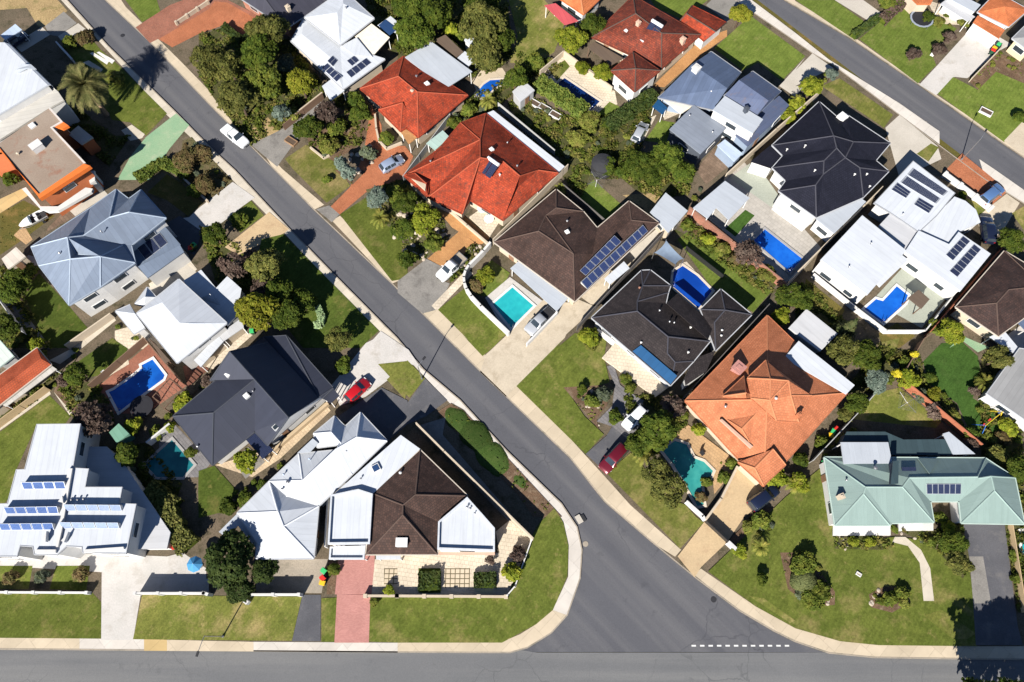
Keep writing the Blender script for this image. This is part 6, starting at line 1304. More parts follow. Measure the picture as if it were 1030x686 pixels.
'road': [('side_street','asphalt',[(-147.29,155.05),(-89.95,155.05),(16.53,20.11),(30.61,5.05),(46.89,-1.47),(22.54,-1.41),(4.26,-1.41),(-5.48,-1.47),(-1.87,5.05)]),
('upper_street','asphalt',[(-2.97,155.05),(48.44,155.05),(142.78,46.3),(125.38,9.88)]),
('front_street','asphalt_pale',[(-112.27,0.4),(-1.83,-0.74),(3.04,-1.46),(37.15,-1.46),(46.92,-1.3),(120.04,-1.3),(115.63,-10.53),(-107.41,-10.53)])]}
DASH = (22.36,33.83,-0.68)

# ------------------------------------------------------------------ materials
MAT = {}
def new_mat(name):
    m = bpy.data.materials.new(name); m.use_nodes = True
    nt = m.node_tree; b = nt.nodes['Principled BSDF']
    MAT[name] = m
    return m, nt, b
def N(nt, t, **kw):
    n = nt.nodes.new(t)
    for k, v in kw.items():
        if k in n.inputs: n.inputs[k].default_value = v
        else: setattr(n, k, v)
    return n
def rgba(c): return (c[0], c[1], c[2], 1)
def mixc(nt, fac, a, b, blend='MIX'):
    n = nt.nodes.new('ShaderNodeMix'); n.data_type = 'RGBA'; n.blend_type = blend
    for k, v in ((0, fac), (6, a), (7, b)):
        if hasattr(v, 'links') or hasattr(v, 'is_linked'): nt.links.new(v, n.inputs[k])
        elif k == 0: n.inputs[0].default_value = v
        else: n.inputs[k].default_value = rgba(v)
    return n.outputs[2]
def ramp(nt, src, p0, p1):
    n = nt.nodes.new('ShaderNodeMapRange'); n.inputs[1].default_value = p0; n.inputs[2].default_value = p1
    nt.links.new(src, n.inputs[0]); return n.outputs[0]
def noise(nt, vec, scale, detail=4, rough=.55):
    n = N(nt, 'ShaderNodeTexNoise', Scale=scale, Detail=detail, Roughness=rough)
    nt.links.new(vec, n.inputs['Vector']); return n.outputs['Fac']
def coords(nt, which='Object'):
    return N(nt, 'ShaderNodeTexCoord').outputs[which]
def world_pos(nt): return N(nt, 'ShaderNodeNewGeometry').outputs['Position']
def bump(nt, b, h, strength, dist=.05):
    n = N(nt, 'ShaderNodeBump', Strength=strength, Distance=dist)
    nt.links.new(h, n.inputs['Height']); nt.links.new(n.outputs[0], b.inputs['Normal'])

def m_rough(name, c1, c2, c3=None, s1=.25, s2=6., rough=.92, spec=.06, bmp=.3, amt3=(.52, .7), fine=.35):
    """ground or render: two tones in broad patches, a third in blotches, fine grain"""
    m, nt, b = new_mat(name); P = world_pos(nt)
    c = mixc(nt, ramp(nt, noise(nt, P, s1, 5, .6), .35, .65), c1, c2)
    if c3: c = mixc(nt, ramp(nt, noise(nt, P, s1*1.7+.03, 6, .65), *amt3), c, c3)
    g = noise(nt, P, s2, 3, .7)
    lo = 1-fine
    gr = N(nt, 'ShaderNodeMapRange'); gr.inputs[1].default_value=.3; gr.inputs[2].default_value=.7; gr.inputs[3].default_value=lo; gr.inputs[4].default_value=1+fine
    nt.links.new(g, gr.inputs[0])
    cc = N(nt, 'ShaderNodeVectorMath', operation='SCALE'); nt.links.new(c, cc.inputs[0]); nt.links.new(gr.outputs[0], cc.inputs['Scale'])
    nt.links.new(cc.outputs[0], b.inputs['Base Color'])
    b.inputs['Roughness'].default_value = rough; b.inputs['Specular IOR Level'].default_value = spec
    if bmp: bump(nt, b, g, bmp)
    return m
def m_brick(name, c1, c2, mortar, w=.24, h=.12, rough=.85, rot=45, space='world', bias=0., msize=.012, speck=None, specamt=(.55,.7), broad=.25, spec=.08, off=.5):
    """bricks, pavers or roof tiles, each with a tone of its own"""
    m, nt, b = new_mat(name)
    if space == 'world':
        mp = N(nt, 'ShaderNodeMapping'); mp.inputs['Rotation'].default_value = (0, 0, R(rot)); nt.links.new(world_pos(nt), mp.inputs[0]); vec = mp.outputs[0]
    else: vec = coords(nt, 'UV')
    br = N(nt, 'ShaderNodeTexBrick', Scale=1.0, offset=off); br.inputs['Color1'].default_value=(0,0,0,1); br.inputs['Color2'].default_value=(1,1,1,1); br.inputs['Mortar'].default_value=(.5,.5,.5,1)
    br.inputs['Brick Width'].default_value=w; br.inputs['Row Height'].default_value=h; br.inputs['Mortar Size'].default_value=msize; br.inputs['Bias'].default_value=bias
    nt.links.new(vec, br.inputs['Vector'])
    c = mixc(nt, br.outputs['Color'], c1, c2)
    P = world_pos(nt)
    if space == 'uv':                                  # rain streaks and odd replaced tiles
        ms = N(nt, 'ShaderNodeMapping'); ms.inputs['Scale'].default_value = (1.1, .16, 1); nt.links.new(vec, ms.inputs[0]); c = mixc(nt, ramp(nt, noise(nt, ms.outputs[0], 1.0, 5, .65), .5, .75), c, tuple(k*.72 for k in c2))
    if speck:
        sp = ramp(nt, noise(nt, P, 1.6, 6, .75), *specamt); c = mixc(nt, sp, c, speck)
    c = mixc(nt, br.outputs['Fac'], c, mortar)
    br2 = N(nt, 'ShaderNodeMapRange'); br2.inputs[1].default_value=.3; br2.inputs[2].default_value=.7; br2.inputs[3].default_value=1-broad; br2.inputs[4].default_value=1+broad
    nt.links.new(noise(nt, P, .35, 4, .6), br2.inputs[0])
    cc = N(nt, 'ShaderNodeVectorMath', operation='SCALE'); nt.links.new(c, cc.inputs[0]); nt.links.new(br2.outputs[0], cc.inputs['Scale'])
    nt.links.new(cc.outputs[0], b.inputs['Base Color']); b.inputs['Roughness'].default_value = rough; b.inputs['Specular IOR Level'].default_value = spec
    inv = N(nt, 'ShaderNodeMath', operation='SUBTRACT'); inv.inputs[0].default_value = 1; nt.links.new(br.outputs['Fac'], inv.inputs[1])
    bump(nt, b, inv.outputs[0], .6, .03)
    return m
def m_metal_roof(name, c, rough=.45, rib=.76, var=.08, spec=.22, seam=.8, dirt=None):
    """ribbed sheet roofing, the ribs run up the slope (UV in metres)"""
    m, nt, b = new_mat(name); uv = coords(nt, 'UV')
    sx = N(nt, 'ShaderNodeSeparateXYZ'); nt.links.new(uv, sx.inputs[0])
    def tri(period):
        a = N(nt, 'ShaderNodeMath', operation='PINGPONG'); nt.links.new(sx.outputs[0], a.inputs[0]); a.inputs[1].default_value = period/2; return a.outputs[0]
    t = tri(rib); f = ramp(nt, t, .05, .0)
    P = world_pos(nt)
    base = mixc(nt, ramp(nt, noise(nt, P, .5, 5, .65), .3, .7), tuple(k*(1-var) for k in c), tuple(min(1, k*(1+var)) for k in c))
    # odd sheets weather a little differently
    fl = N(nt, 'ShaderNodeMath', operation='DIVIDE'); nt.links.new(sx.outputs[0], fl.inputs[0]); fl.inputs[1].default_value = rib
    fl2 = N(nt, 'ShaderNodeMath', operation='FLOOR'); nt.links.new(fl.outputs[0], fl2.inputs[0])
    wn = N(nt, 'ShaderNodeTexWhiteNoise', noise_dimensions='1D'); nt.links.new(fl2.outputs[0], wn.inputs['W'])
    sc = N(nt, 'ShaderNodeMapRange'); sc.inputs[3].default_value = 1-var; sc.inputs[4].default_value = 1+var*.5; nt.links.new(wn.outputs[0], sc.inputs[0])
    cc = N(nt, 'ShaderNodeVectorMath', operation='SCALE'); nt.links.new(base, cc.inputs[0]); nt.links.new(sc.outputs[0], cc.inputs['Scale'])
    col = mixc(nt, f, cc.outputs[0], tuple(k*seam for k in c))
    ms = N(nt, 'ShaderNodeMapping'); ms.inputs['Scale'].default_value = (1.6, .14, 1); nt.links.new(uv, ms.inputs[0]); col = mixc(nt, ramp(nt, noise(nt, ms.outputs[0], 1.0, 5, .65), .52, .85), col, tuple(k*.8 for k in c))
    if dirt: col = mixc(nt, ramp(nt, noise(nt, P, .9, 6, .7), .55, .8), col, dirt)
    nt.links.new(col, b.inputs['Base Color']); b.inputs['Roughness'].default_value = rough; b.inputs['Specular IOR Level'].default_value = spec
    bump(nt, b, f, .18, .03)
    return m
def m_plain(name, c, rough=.6, spec=.4, metal=0., var=.1, s=1.5, coat=0.):
    m, nt, b = new_mat(name)
    col = mixc(nt, ramp(nt, noise(nt, coords(nt, 'Object'), s, 4, .6), .3, .7), tuple(k*(1-var) for k in c), tuple(min(1, k*(1+var)) for k in c))
    nt.links.new(col, b.inputs['Base Color']); b.inputs['Roughness'].default_value = rough; b.inputs['Specular IOR Level'].default_value = spec
    b.inputs['Metallic'].default_value = metal; b.inputs['Coat Weight'].default_value = coat
    return m
def m_water(name, c1, c2):
    m, nt, b = new_mat(name); P = world_pos(nt)
    w = N(nt, 'ShaderNodeTexVoronoi', Scale=1.4, feature='SMOOTH_F1'); nv = noise(nt, P, 1.2, 3, .6)
    ad = N(nt, 'ShaderNodeVectorMath', operation='ADD'); nt.links.new(P, ad.inputs[0]); nt.links.new(nv, ad.inputs[1]); nt.links.new(ad.outputs[0], w.inputs['Vector'])
    col = mixc(nt, ramp(nt, w.outputs['Distance'], .1, .7), c1, c2)
    col = mixc(nt, ramp(nt, noise(nt, P, .25, 3, .5), .35, .65), col, tuple(k*.8 for k in c1))
    nt.links.new(col, b.inputs['Base Color']); b.inputs['Roughness'].default_value = .06; b.inputs['Specular IOR Level'].default_value = .5
    bump(nt, b, noise(nt, P, 3.5, 3, .5), .12, .05)
    return m
def m_leaf(name, c1, c2, c3, trans=.22):
    """foliage: every leaf clump its own tone, broad light and dark areas over the crown"""
    m, nt, b = new_mat(name)
    ge = N(nt, 'ShaderNodeNewGeometry'); oi = N(nt, 'ShaderNodeObjectInfo')
    c = mixc(nt, ge.outputs['Random Per Island'], c1, c2)
    c = mixc(nt, ramp(nt, noise(nt, ge.outputs['Position'], 1.1, 3, .6), .45, .7), c, c3)
    sc = N(nt, 'ShaderNodeMapRange'); sc.inputs[3].default_value = .75; sc.inputs[4].default_value = 1.25; nt.links.new(oi.outputs['Random'], sc.inputs[0])
    cc = N(nt, 'ShaderNodeVectorMath', operation='SCALE'); nt.links.new(c, cc.inputs[0]); nt.links.new(sc.outputs[0], cc.inputs['Scale'])
    nt.links.new(cc.outputs[0], b.inputs['Base Color']); b.inputs['Roughness'].default_value = .65; b.inputs['Specular IOR Level'].default_value = .08
    tr = N(nt, 'ShaderNodeBsdfTranslucent'); nt.links.new(cc.outputs[0], tr.inputs[0])
    mx = N(nt, 'ShaderNodeMixShader'); mx.inputs[0].default_value = trans
    nt.links.new(b.outputs[0], mx.inputs[1]); nt.links.new(tr.outputs[0], mx.inputs[2]); nt.links.new(mx.outputs[0], nt.nodes['Material Output'].inputs['Surface'])
    return m

def m_lawn(name, c1, c2, dry, dryamt=.55):
    """turf: every lawn its own tone, dry patches, coarse tufts and faint mowing lines"""
    m, nt, b = new_mat(name); P = world_pos(nt); oi = N(nt, 'ShaderNodeObjectInfo')
    c = mixc(nt, ramp(nt, noise(nt, P, .22, 5, .62), .36, .64), c1, c2)
    c = mixc(nt, ramp(nt, noise(nt, P, .75, 4, .7), .42, .72), c, tuple(k*.72 for k in c2))
    sh = N(nt, 'ShaderNodeVectorMath', operation='ADD'); nt.links.new(P, sh.inputs[0]); sh.inputs[1].default_value = (31, 17, 5)
    c = mixc(nt, ramp(nt, noise(nt, sh.outputs[0], .2, 6, .68), dryamt, dryamt+.2), c, dry)
    c = mixc(nt, ramp(nt, noise(nt, sh.outputs[0], .9, 5, .7), .6, .8), c, tuple(k*1.15 for k in dry))
    mp = N(nt, 'ShaderNodeMapping'); mp.inputs['Rotation'].default_value = (0, 0, R(38)); nt.links.new(P, mp.inputs[0])
    wv = N(nt, 'ShaderNodeTexWave', Scale=.55, Distortion=1.2, Detail=2.0); nt.links.new(mp.outputs[0], wv.inputs['Vector'])
    fac = None
    for src, lo, hi in ((noise(nt, P, 5, 3, .7), .68, 1.32), (wv.outputs['Fac'], .95, 1.05), (oi.outputs['Random'], .86, 1.18)):
        gr = N(nt, 'ShaderNodeMapRange'); gr.inputs[1].default_value = .25 if lo < .7 else 0; gr.inputs[2].default_value = .75 if lo < .7 else 1; gr.inputs[3].default_value = lo; gr.inputs[4].default_value = hi; nt.links.new(src, gr.inputs[0])
        if fac is None: fac = gr.outputs[0]
        else: mm = N(nt, 'ShaderNodeMath', operation='MULTIPLY'); nt.links.new(fac, mm.inputs[0]); nt.links.new(gr.outputs[0], mm.inputs[1]); fac = mm.outputs[0]
    cc = N(nt, 'ShaderNodeVectorMath', operation='SCALE'); nt.links.new(c, cc.inputs[0]); nt.links.new(fac, cc.inputs['Scale'])
    nt.links.new(cc.outputs[0], b.inputs['Base Color']); b.inputs['Roughness'].default_value = .95; b.inputs['Specular IOR Level'].default_value = .05
    bump(nt, b, noise(nt, P, 5, 3, .7), .4)
def m_asphalt(name, c1, c2, worn, rot):
    """carriageway: lanes worn along the road, older patches, hairline cracks"""
    m, nt, b = new_mat(name); P = world_pos(nt)
    mr = N(nt, 'ShaderNodeMapping'); mr.inputs['Rotation'].default_value = (0, 0, R(rot)); nt.links.new(P, mr.inputs[0])
    mp = N(nt, 'ShaderNodeMapping'); mp.inputs['Scale'].default_value = (.02, .5, 1); nt.links.new(mr.outputs[0], mp.inputs[0])
    c = mixc(nt, ramp(nt, noise(nt, P, .07, 5, .6), .35, .65), c1, c2)
    c = mixc(nt, ramp(nt, noise(nt, mp.outputs[0], 1.0, 4, .55), .42, .66), c, worn)
    c = mixc(nt, ramp(nt, noise(nt, P, .5, 5, .7), .6, .8), c, tuple(k*.82 for k in c2))
    vo = N(nt, 'ShaderNodeTexVoronoi', Scale=.16, feature='DISTANCE_TO_EDGE'); ds = N(nt, 'ShaderNodeVectorMath', operation='ADD'); nz = N(nt, 'ShaderNodeTexNoise', Scale=.5, Detail=4.0); nt.links.new(P, nz.inputs['Vector'])
    sc = N(nt, 'ShaderNodeVectorMath', operation='SCALE'); sc.inputs['Scale'].default_value = 1.6; nt.links.new(nz.outputs['Color'], sc.inputs[0]); nt.links.new(P, ds.inputs[0]); nt.links.new(sc.outputs[0], ds.inputs[1]); nt.links.new(ds.outputs[0], vo.inputs['Vector'])
    cr = N(nt, 'ShaderNodeMath', operation='MULTIPLY'); nt.links.new(ramp(nt, vo.outputs['Distance'], .012, .0), cr.inputs[0]); nt.links.new(ramp(nt, noise(nt, P, .06, 2, .5), .5, .6), cr.inputs[1])
    c = mixc(nt, cr.outputs[0], c, tuple(k*.84 for k in c2))
    g = noise(nt, P, 12, 3, .7); gr = N(nt, 'ShaderNodeMapRange'); gr.inputs[1].default_value=.3; gr.inputs[2].default_value=.7; gr.inputs[3].default_value=.87; gr.inputs[4].default_value=1.13; nt.links.new(g, gr.inputs[0])
    cc = N(nt, 'ShaderNodeVectorMath', operation='SCALE'); nt.links.new(c, cc.inputs[0]); nt.links.new(gr.outputs[0], cc.inputs['Scale'])
    nt.links.new(cc.outputs[0], b.inputs['Base Color']); b.inputs['Roughness'].default_value = .9; b.inputs['Specular IOR Level'].default_value = .08
# setting
m_rough('yard', (0.145,0.112,0.079), (0.099,0.083,0.056), (0.046,0.043,0.023), s1=.3, s2=5)
m_rough('dirt', (.36,.26,.13), (.28,.20,.10), (.17,.15,.06), s1=.35, s2=4)
m_lawn('lawn', (.120,.140,.028), (.090,.114,.021), (.225,.185,.07), .53)
m_lawn('lawn_fresh', (.135,.172,.034), (.105,.145,.026), (.22,.20,.075), .56)
m_lawn('lawn_yel', (0.15, 0.153, 0.036), (0.115, 0.13, 0.028), (0.27, 0.21, 0.09), 0.48)
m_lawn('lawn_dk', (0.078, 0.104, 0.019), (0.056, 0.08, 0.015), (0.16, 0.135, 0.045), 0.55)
m_rough('lawn_dry', (0.114,0.092,0.026), (0.083,0.080,0.021), (0.198,0.132,0.047), s1=.22, s2=6, fine=.35)
m_lawn('lawn_fake', (0.05, 0.1, 0.02), (0.042, 0.088, 0.018), (0.07, 0.11, 0.03), 0.6)
m_rough('scrub', (.13,.10,.055), (.09,.085,.04), (.05,.06,.02), s1=.7, s2=5, fine=.45)
m_rough('mulch', (.15,.095,.06), (.10,.065,.042), (.20,.15,.10), s1=.6, s2=9, fine=.5)
m_rough('litter', (.085,.075,.035), (.055,.06,.02), (.045,.06,.016), s1=.6, s2=6, fine=.5)
m_rough('rockbed', (.12,.10,.055), (.07,.08,.028), (.055,.08,.02), s1=.7, s2=5, fine=.5)
m_asphalt('asphalt', (.100,.101,.112), (.087,.088,.098), (.122,.121,.128), 46)
m_asphalt('asphalt_pale', (.148,.149,.152), (.130,.132,.136), (.175,.174,.172), 0)
m_rough('asphalt_new', (.105,.105,.115), (.082,.083,.092), (.14,.135,.135), s1=.25, s2=10, fine=.15)
m_rough('conc_grey', (.24,.225,.205), (.19,.18,.165), (.14,.13,.12), s1=.3, s2=6, fine=.16)
m_rough('conc_pale', (.48,.44,.38), (.42,.385,.33), None, s1=.3, s2=6, fine=.1)
m_rough('conc_white', (.52,.49,.46), (.46,.44,.41), (.40,.37,.33), s1=.3, s2=5, fine=.08)
m_rough('conc_sand', (.50,.43,.33), (.44,.375,.285), (.37,.31,.23), s1=.3, s2=5, fine=.1)
m_rough('path_sandy', (.50,.37,.22), (.44,.33,.2), (.4,.28,.17), s1=.3, s2=5, fine=.1)
m_rough('conc_tan', (.34,.29,.23), (.28,.245,.2), (.2,.18,.14), s1=.3, s2=5, fine=.16)
m_rough('conc_greenish', (.36,.38,.32), (.31,.33,.28), None, s1=.3, s2=5, fine=.12)
m_rough('green_conc', (.20,.33,.20), (.25,.36,.22), (.31,.38,.25), s1=.3, s2=5, fine=.1)
m_rough('timber', (.30,.19,.11), (.24,.15,.09), None, s1=.8, s2=7, fine=.2)
for n, a, b_ in (('path_cream',(.53,.475,.39),(.46,.41,.33)),('path_white',(.56,.52,.465),(.50,.46,.41)),('path_sand',(.52,.435,.32),(.46,.385,.28)),('path_ochre',(.50,.36,.17),(.42,.31,.15))):
    m_brick(n, a, b_, tuple(k*.86 for k in b_), w=1.7, h=3.0, rot=0 if n in ('path_white0',) else 45, msize=.015, broad=.1)
m_brick('paver_white',(.66,.64,.6),(.6,.58,.55),(.4,.38,.35),w=.6,h=.6,broad=.08)
m_brick('paver_cream',(.58,.50,.39),(.52,.45,.35),(.36,.3,.22),w=.5,h=.5,rot=8,broad=.15)
m_brick('paver_sand',(.55,.43,.29),(.48,.37,.25),(.35,.27,.18),w=.4,h=.4,broad=.15)
m_brick('paver_tan',(.46,.30,.16),(.40,.26,.14),(.28,.19,.11),w=.4,h=.4,broad=.15)
m_brick('paver_orange',(.48,.25,.10),(.42,.21,.085),(.3,.17,.09),w=.4,h=.2,broad=.15)
m_brick('paver_brown',(.2,.14,.1),(.15,.105,.075),(.09,.07,.05),w=.5,h=.5,broad=.2)
m_brick('paver_grey',(.42,.39,.35),(.37,.345,.31),(.28,.26,.23),w=.6,h=.6,broad=.12)
m_brick('paver_red',(.2,.085,.06),(.15,.065,.045),(.1,.06,.045),w=.3,h=.15)
m_brick('grid_paving',(.56,.47,.35),(.5,.42,.31),(.12,.10,.06),w=.6,h=.6,rot=0,msize=.055,broad=.06,off=0.)
m_brick('slate',(.2,.19,.19),(.15,.145,.15),(.11,.1,.1),w=.6,h=.4,broad=.15)
m_brick('brick_red',(.33,.12,.075),(.24,.09,.06),(.26,.15,.11),w=.23,h=.115,broad=.18)
m_brick('brick_orange',(.46,.16,.075),(.36,.115,.055),(.3,.14,.08),w=.23,h=.115,broad=.15)
m_brick('pink_brick',(.50,.23,.2),(.42,.18,.155),(.4,.23,.2),w=.23,h=.115,broad=.1,rot=0)
m_plain('paint_white', (.6,.6,.58), .7, .3)
# roofs
def tile(name, c1, c2, mort, speck=None, sa=(.55,.7), broad=.3): m_brick(name, c1, c2, mort, w=.33, h=.32, space='uv', msize=.022, speck=speck, specamt=sa, broad=broad, rough=.75)
tile('tile_red', (.40,.062,.026), (.26,.042,.02), (.18,.04,.025), (.10,.038,.026), (.5,.66))
tile('tile_redbrown', (.25,.055,.03), (.15,.036,.024), (.08,.03,.022), (.07,.035,.028), (.5,.68))
tile('tile_orange', (.52,.16,.06), (.44,.135,.05), (.35,.12,.06))
tile('tile_orange2', (.42,.09,.038), (.40,.09,.042), (.25,.07,.04))
tile('tile_terra', (.50,.18,.088), (.41,.14,.065), (.32,.13,.07), (.36,.12,.06), (.6,.78), .14)
tile('tile_brown', (.085,.050,.040), (.052,.033,.028), (.04,.03,.027), (.055,.04,.035), (.55,.7), .2)
tile('tile_brown2', (.068,.04,.034), (.04,.027,.025), (.035,.026,.024), (.05,.036,.033), (.5,.7), .25)
tile('tile_charcoal', (.045,.037,.037), (.030,.025,.026), (.022,.02,.02), None, broad=.12)
tile('tile_navy', (.017,.018,.029), (.013,.014,.023), (.01,.01,.015), None, broad=.12)
for n, c, k in (('roof_white',(.52,.545,.58),dict(var=.045,seam=.88)),('roof_zincw',(.47,.475,.49),dict(var=.04,seam=.92)),('roof_zinc',(.40,.43,.47),dict(var=.04,seam=.92)),('roof_steel',(.165,.20,.26),{}),('roof_steel2',(.14,.175,.235),{}),
    ('roof_bluegrey',(.09,.12,.19),dict(var=.12)),('roof_bluegrey2',(.08,.10,.165),dict(dirt=(.13,.10,.10))),('roof_bluegrey3',(.20,.225,.27),{}),('roof_pale_blue',(.42,.5,.62),{}),
    ('roof_green',(.20,.27,.25),dict(var=.04,seam=.95)),('roof_tealdark',(.04,.065,.075),{}),('roof_slate',(.034,.038,.056),dict(var=.05,seam=.9,rough=.6,spec=.25)),('roof_charcoal',(.045,.045,.06),{}),('roof_midgrey',(.27,.27,.27),{}),('roof_brown',(.13,.095,.07),{}),
    ('roof_putty',(.48,.46,.42),{}),('roof_shedgreen',(.16,.31,.23),{}),('roof_cream',(.58,.52,.45),{}),('roof_palegreen',(.55,.6,.55),{}),('blue_metal',(.014,.07,.17),{}),('blue_dark',(.02,.05,.13),{}),('awning_green',(.36,.48,.43),{}),('awning_red',(.5,.09,.1),{})):
    m_metal_roof(n, c, **k)
m_rough('roof_tan', (.30,.24,.19), (.26,.20,.155), (.25,.12,.08), s1=.22, s2=5, fine=.12, amt3=(.55,.72))
m_plain('parapet_pale', (.55,.5,.46), .7); m_plain('orange_trim', (.68,.16,.03), .55, var=.06); m_plain('sail_cream', (.72,.66,.55), .8, var=.08)
for n, c in (('wall_white',(.60,.59,.57)),('wall_cream',(.50,.42,.32)),('wall_grey',(.4,.4,.4)),('wall_pinkish',(.55,.36,.27)),('wall_sand',(.48,.37,.24)),('wall_yellow',(.6,.5,.33)),('wall_green',(.12,.25,.18)),('wall_dark',(.07,.08,.10)),('wall_bluegrey',(.25,.31,.40)),('wall_orange',(.50,.16,.07)),
    ('fence_grey',(.38,.38,.37)),('fence_dark',(.13,.12,.115)),('fence_rust',(.36,.13,.075)),('fence_brown',(.2,.13,.09)),('fence_sand',(.46,.34,.2)),('fence_pale',(.55,.55,.55)),
    ('cap_red',(.36,.085,.045)),('cap_brown',(.10,.068,.056)),('cap_grey',(.06,.06,.073)),('cap_terra',(.50,.2,.1)),('cap_slate',(.06,.065,.08)),('cap_steel',(.36,.42,.5)),('cap_green',(.27,.36,.33)),('cap_white',(.7,.72,.75)),
    ('gut_grey',(.3,.31,.33)),('gut_white',(.42,.43,.45)),('gut_cream',(.5,.44,.37)),('gut_steel',(.3,.35,.42)),('gut_green',(.42,.52,.47)),('gut_slate',(.07,.075,.09)),
    ('coping_white',(.66,.65,.62)),('coping_cream',(.6,.52,.42)),('coping_grey',(.34,.33,.32)),('post_white',(.7,.69,.67)),('post_brown',(.16,.1,.07))):
    m_rough(n, c, tuple(k*.88 for k in c), None, s1=.5, s2=4, fine=.06, rough=.75, bmp=.05)
m_brick('wall_brick', (.36,.14,.09), (.28,.11,.07), (.3,.22,.17), w=.24, h=.086, space='uv')
m_plain('window_frame', (.68,.68,.67), .5); m_plain('glass_dark', (.03,.04,.05), .08, .6, var=.2); m_plain('door_paint', (.22,.12,.07), .6)
m_plain('metal_grey', (.33,.33,.34), .4, .5, .7); m_plain('metal_black', (.02,.02,.022), .5); m_plain('metal_white', (.72,.72,.72), .45)
def solar(name, c, line):
    m, nt, b = new_mat(name); br = N(nt, 'ShaderNodeTexBrick', Scale=1.0, offset=0.0); nt.links.new(coords(nt, 'UV'), br.inputs['Vector'])
    br.inputs['Color1'].default_value = rgba(c); br.inputs['Color2'].default_value = rgba(tuple(k*1.25 for k in c)); br.inputs['Mortar'].default_value = rgba(line)
    br.inputs['Brick Width'].default_value = .17; br.inputs['Row Height'].default_value = .17; br.inputs['Mortar Size'].default_value = .008
    nt.links.new(br.outputs['Color'], b.inputs['Base Color']); b.inputs['Roughness'].default_value = .12; b.inputs['Specular IOR Level'].default_value = .5
solar('solar', (.014,.02,.05), (.06,.07,.1)); solar('solar_blue', (.04,.075,.2), (.15,.2,.32)); solar('solar_pale', (.17,.215,.33), (.3,.35,.45)); solar('solar_deep', (.018,.03,.09), (.06,.075,.13))
m_plain('solar_frame', (.5,.52,.55), .4, .5, .5)
# water
m_water('water_turq', (.02,.36,.40), (.03,.46,.47)); m_water('water_blue', (.008,.085,.42), (.012,.15,.58)); m_water('water_blue2', (.008,.10,.50), (.012,.135,.58)); m_water('water_deep', (.006,.055,.34), (.01,.075,.42))
m_water('water_teal', (.01,.125,.15), (.02,.18,.20)); m_water('water_navy', (.004,.02,.10), (.006,.03,.14)); m_water('water_green', (.03,.25,.235), (.06,.34,.30))
# foliage
LEAF = {'tree':('tree',), }
for n, a, b_, c in (('leaf_tree',(0.026,0.046,0.007),(0.071,0.101,0.013),(0.106,0.127,0.018)),('leaf_tree1',(0.040,0.057,0.010),(0.098,0.121,0.018),(0.138,0.144,0.023)),('leaf_olive',(0.048,0.057,0.014),(0.121,0.127,0.030),(0.172,0.161,0.040)),
    ('leaf_bright',(0.081,0.115,0.009),(0.196,0.224,0.021),(0.276,0.276,0.029)),('leaf_bright1',(.10,.115,.010),(.18,.185,.018),(.22,.20,.024)),('leaf_conifer',(0.034,0.052,0.018),(0.081,0.094,0.034),(0.115,0.115,0.046)),
    ('leaf_silver',(.07,.10,.08),(.14,.18,.14),(.2,.24,.19)),('leaf_purple',(.065,.042,.034),(.125,.085,.066),(.15,.115,.09)),('leaf_yellow',(.34,.30,.015),(.55,.46,.03),(.6,.5,.05)),
    ('leaf_shrub0',(0.046,0.071,0.010),(0.115,0.147,0.023),(0.172,0.178,0.030)),('leaf_shrub1',(.10,.065,.03),(.16,.115,.05),(.11,.11,.035)),('leaf_shrub2',(.09,.12,.02),(.20,.20,.04),(.15,.13,.035)),('leaf_shrub3',(.07,.09,.06),(.13,.15,.10),(.1,.12,.05)),
    ('leaf_cover',(.035,.055,.009),(.10,.125,.018),(.20,.165,.05)),('leaf_dark',(.016,.03,.008),(.04,.06,.014),(.06,.08,.02)),('leaf_mound',(.045,.085,.018),(.06,.10,.022),(.075,.11,.028)),('leaf_palm',(.05,.062,.018),(.13,.125,.045),(.19,.165,.065)),('leaf_smallpalm',(.11,.14,.025),(.25,.25,.05),(.3,.26,.06)),('leaf_topiary',(.10,.12,.045),(.13,.145,.055),(.15,.16,.06)),
    ('hedge',(0.057,0.092,0.016),(0.115,0.149,0.029),(0.161,0.178,0.034)),('hedge_dark',(.028,.05,.014),(.055,.08,.02),(.075,.09,.025)),('hedge_olive',(0.063,0.075,0.021),(0.127,0.132,0.034),(0.172,0.161,0.046)),('hedge_purple',(.08,.05,.042),(.13,.085,.07),(.1,.08,.05)),('hedge_pale',(.22,.32,.16),(.30,.40,.2),(.33,.42,.22))):
    m_leaf(n, a, b_, c)
m_plain('bark', (.10,.07,.05), .9, .1, var=.3, s=4); m_plain('bark_palm', (.26,.18,.12), .9, .1, var=.3, s=5)
m_rough('rock', (.42,.36,.29), (.33,.27,.21), (.5,.45,.39), s1=1.5, s2=8, fine=.2)
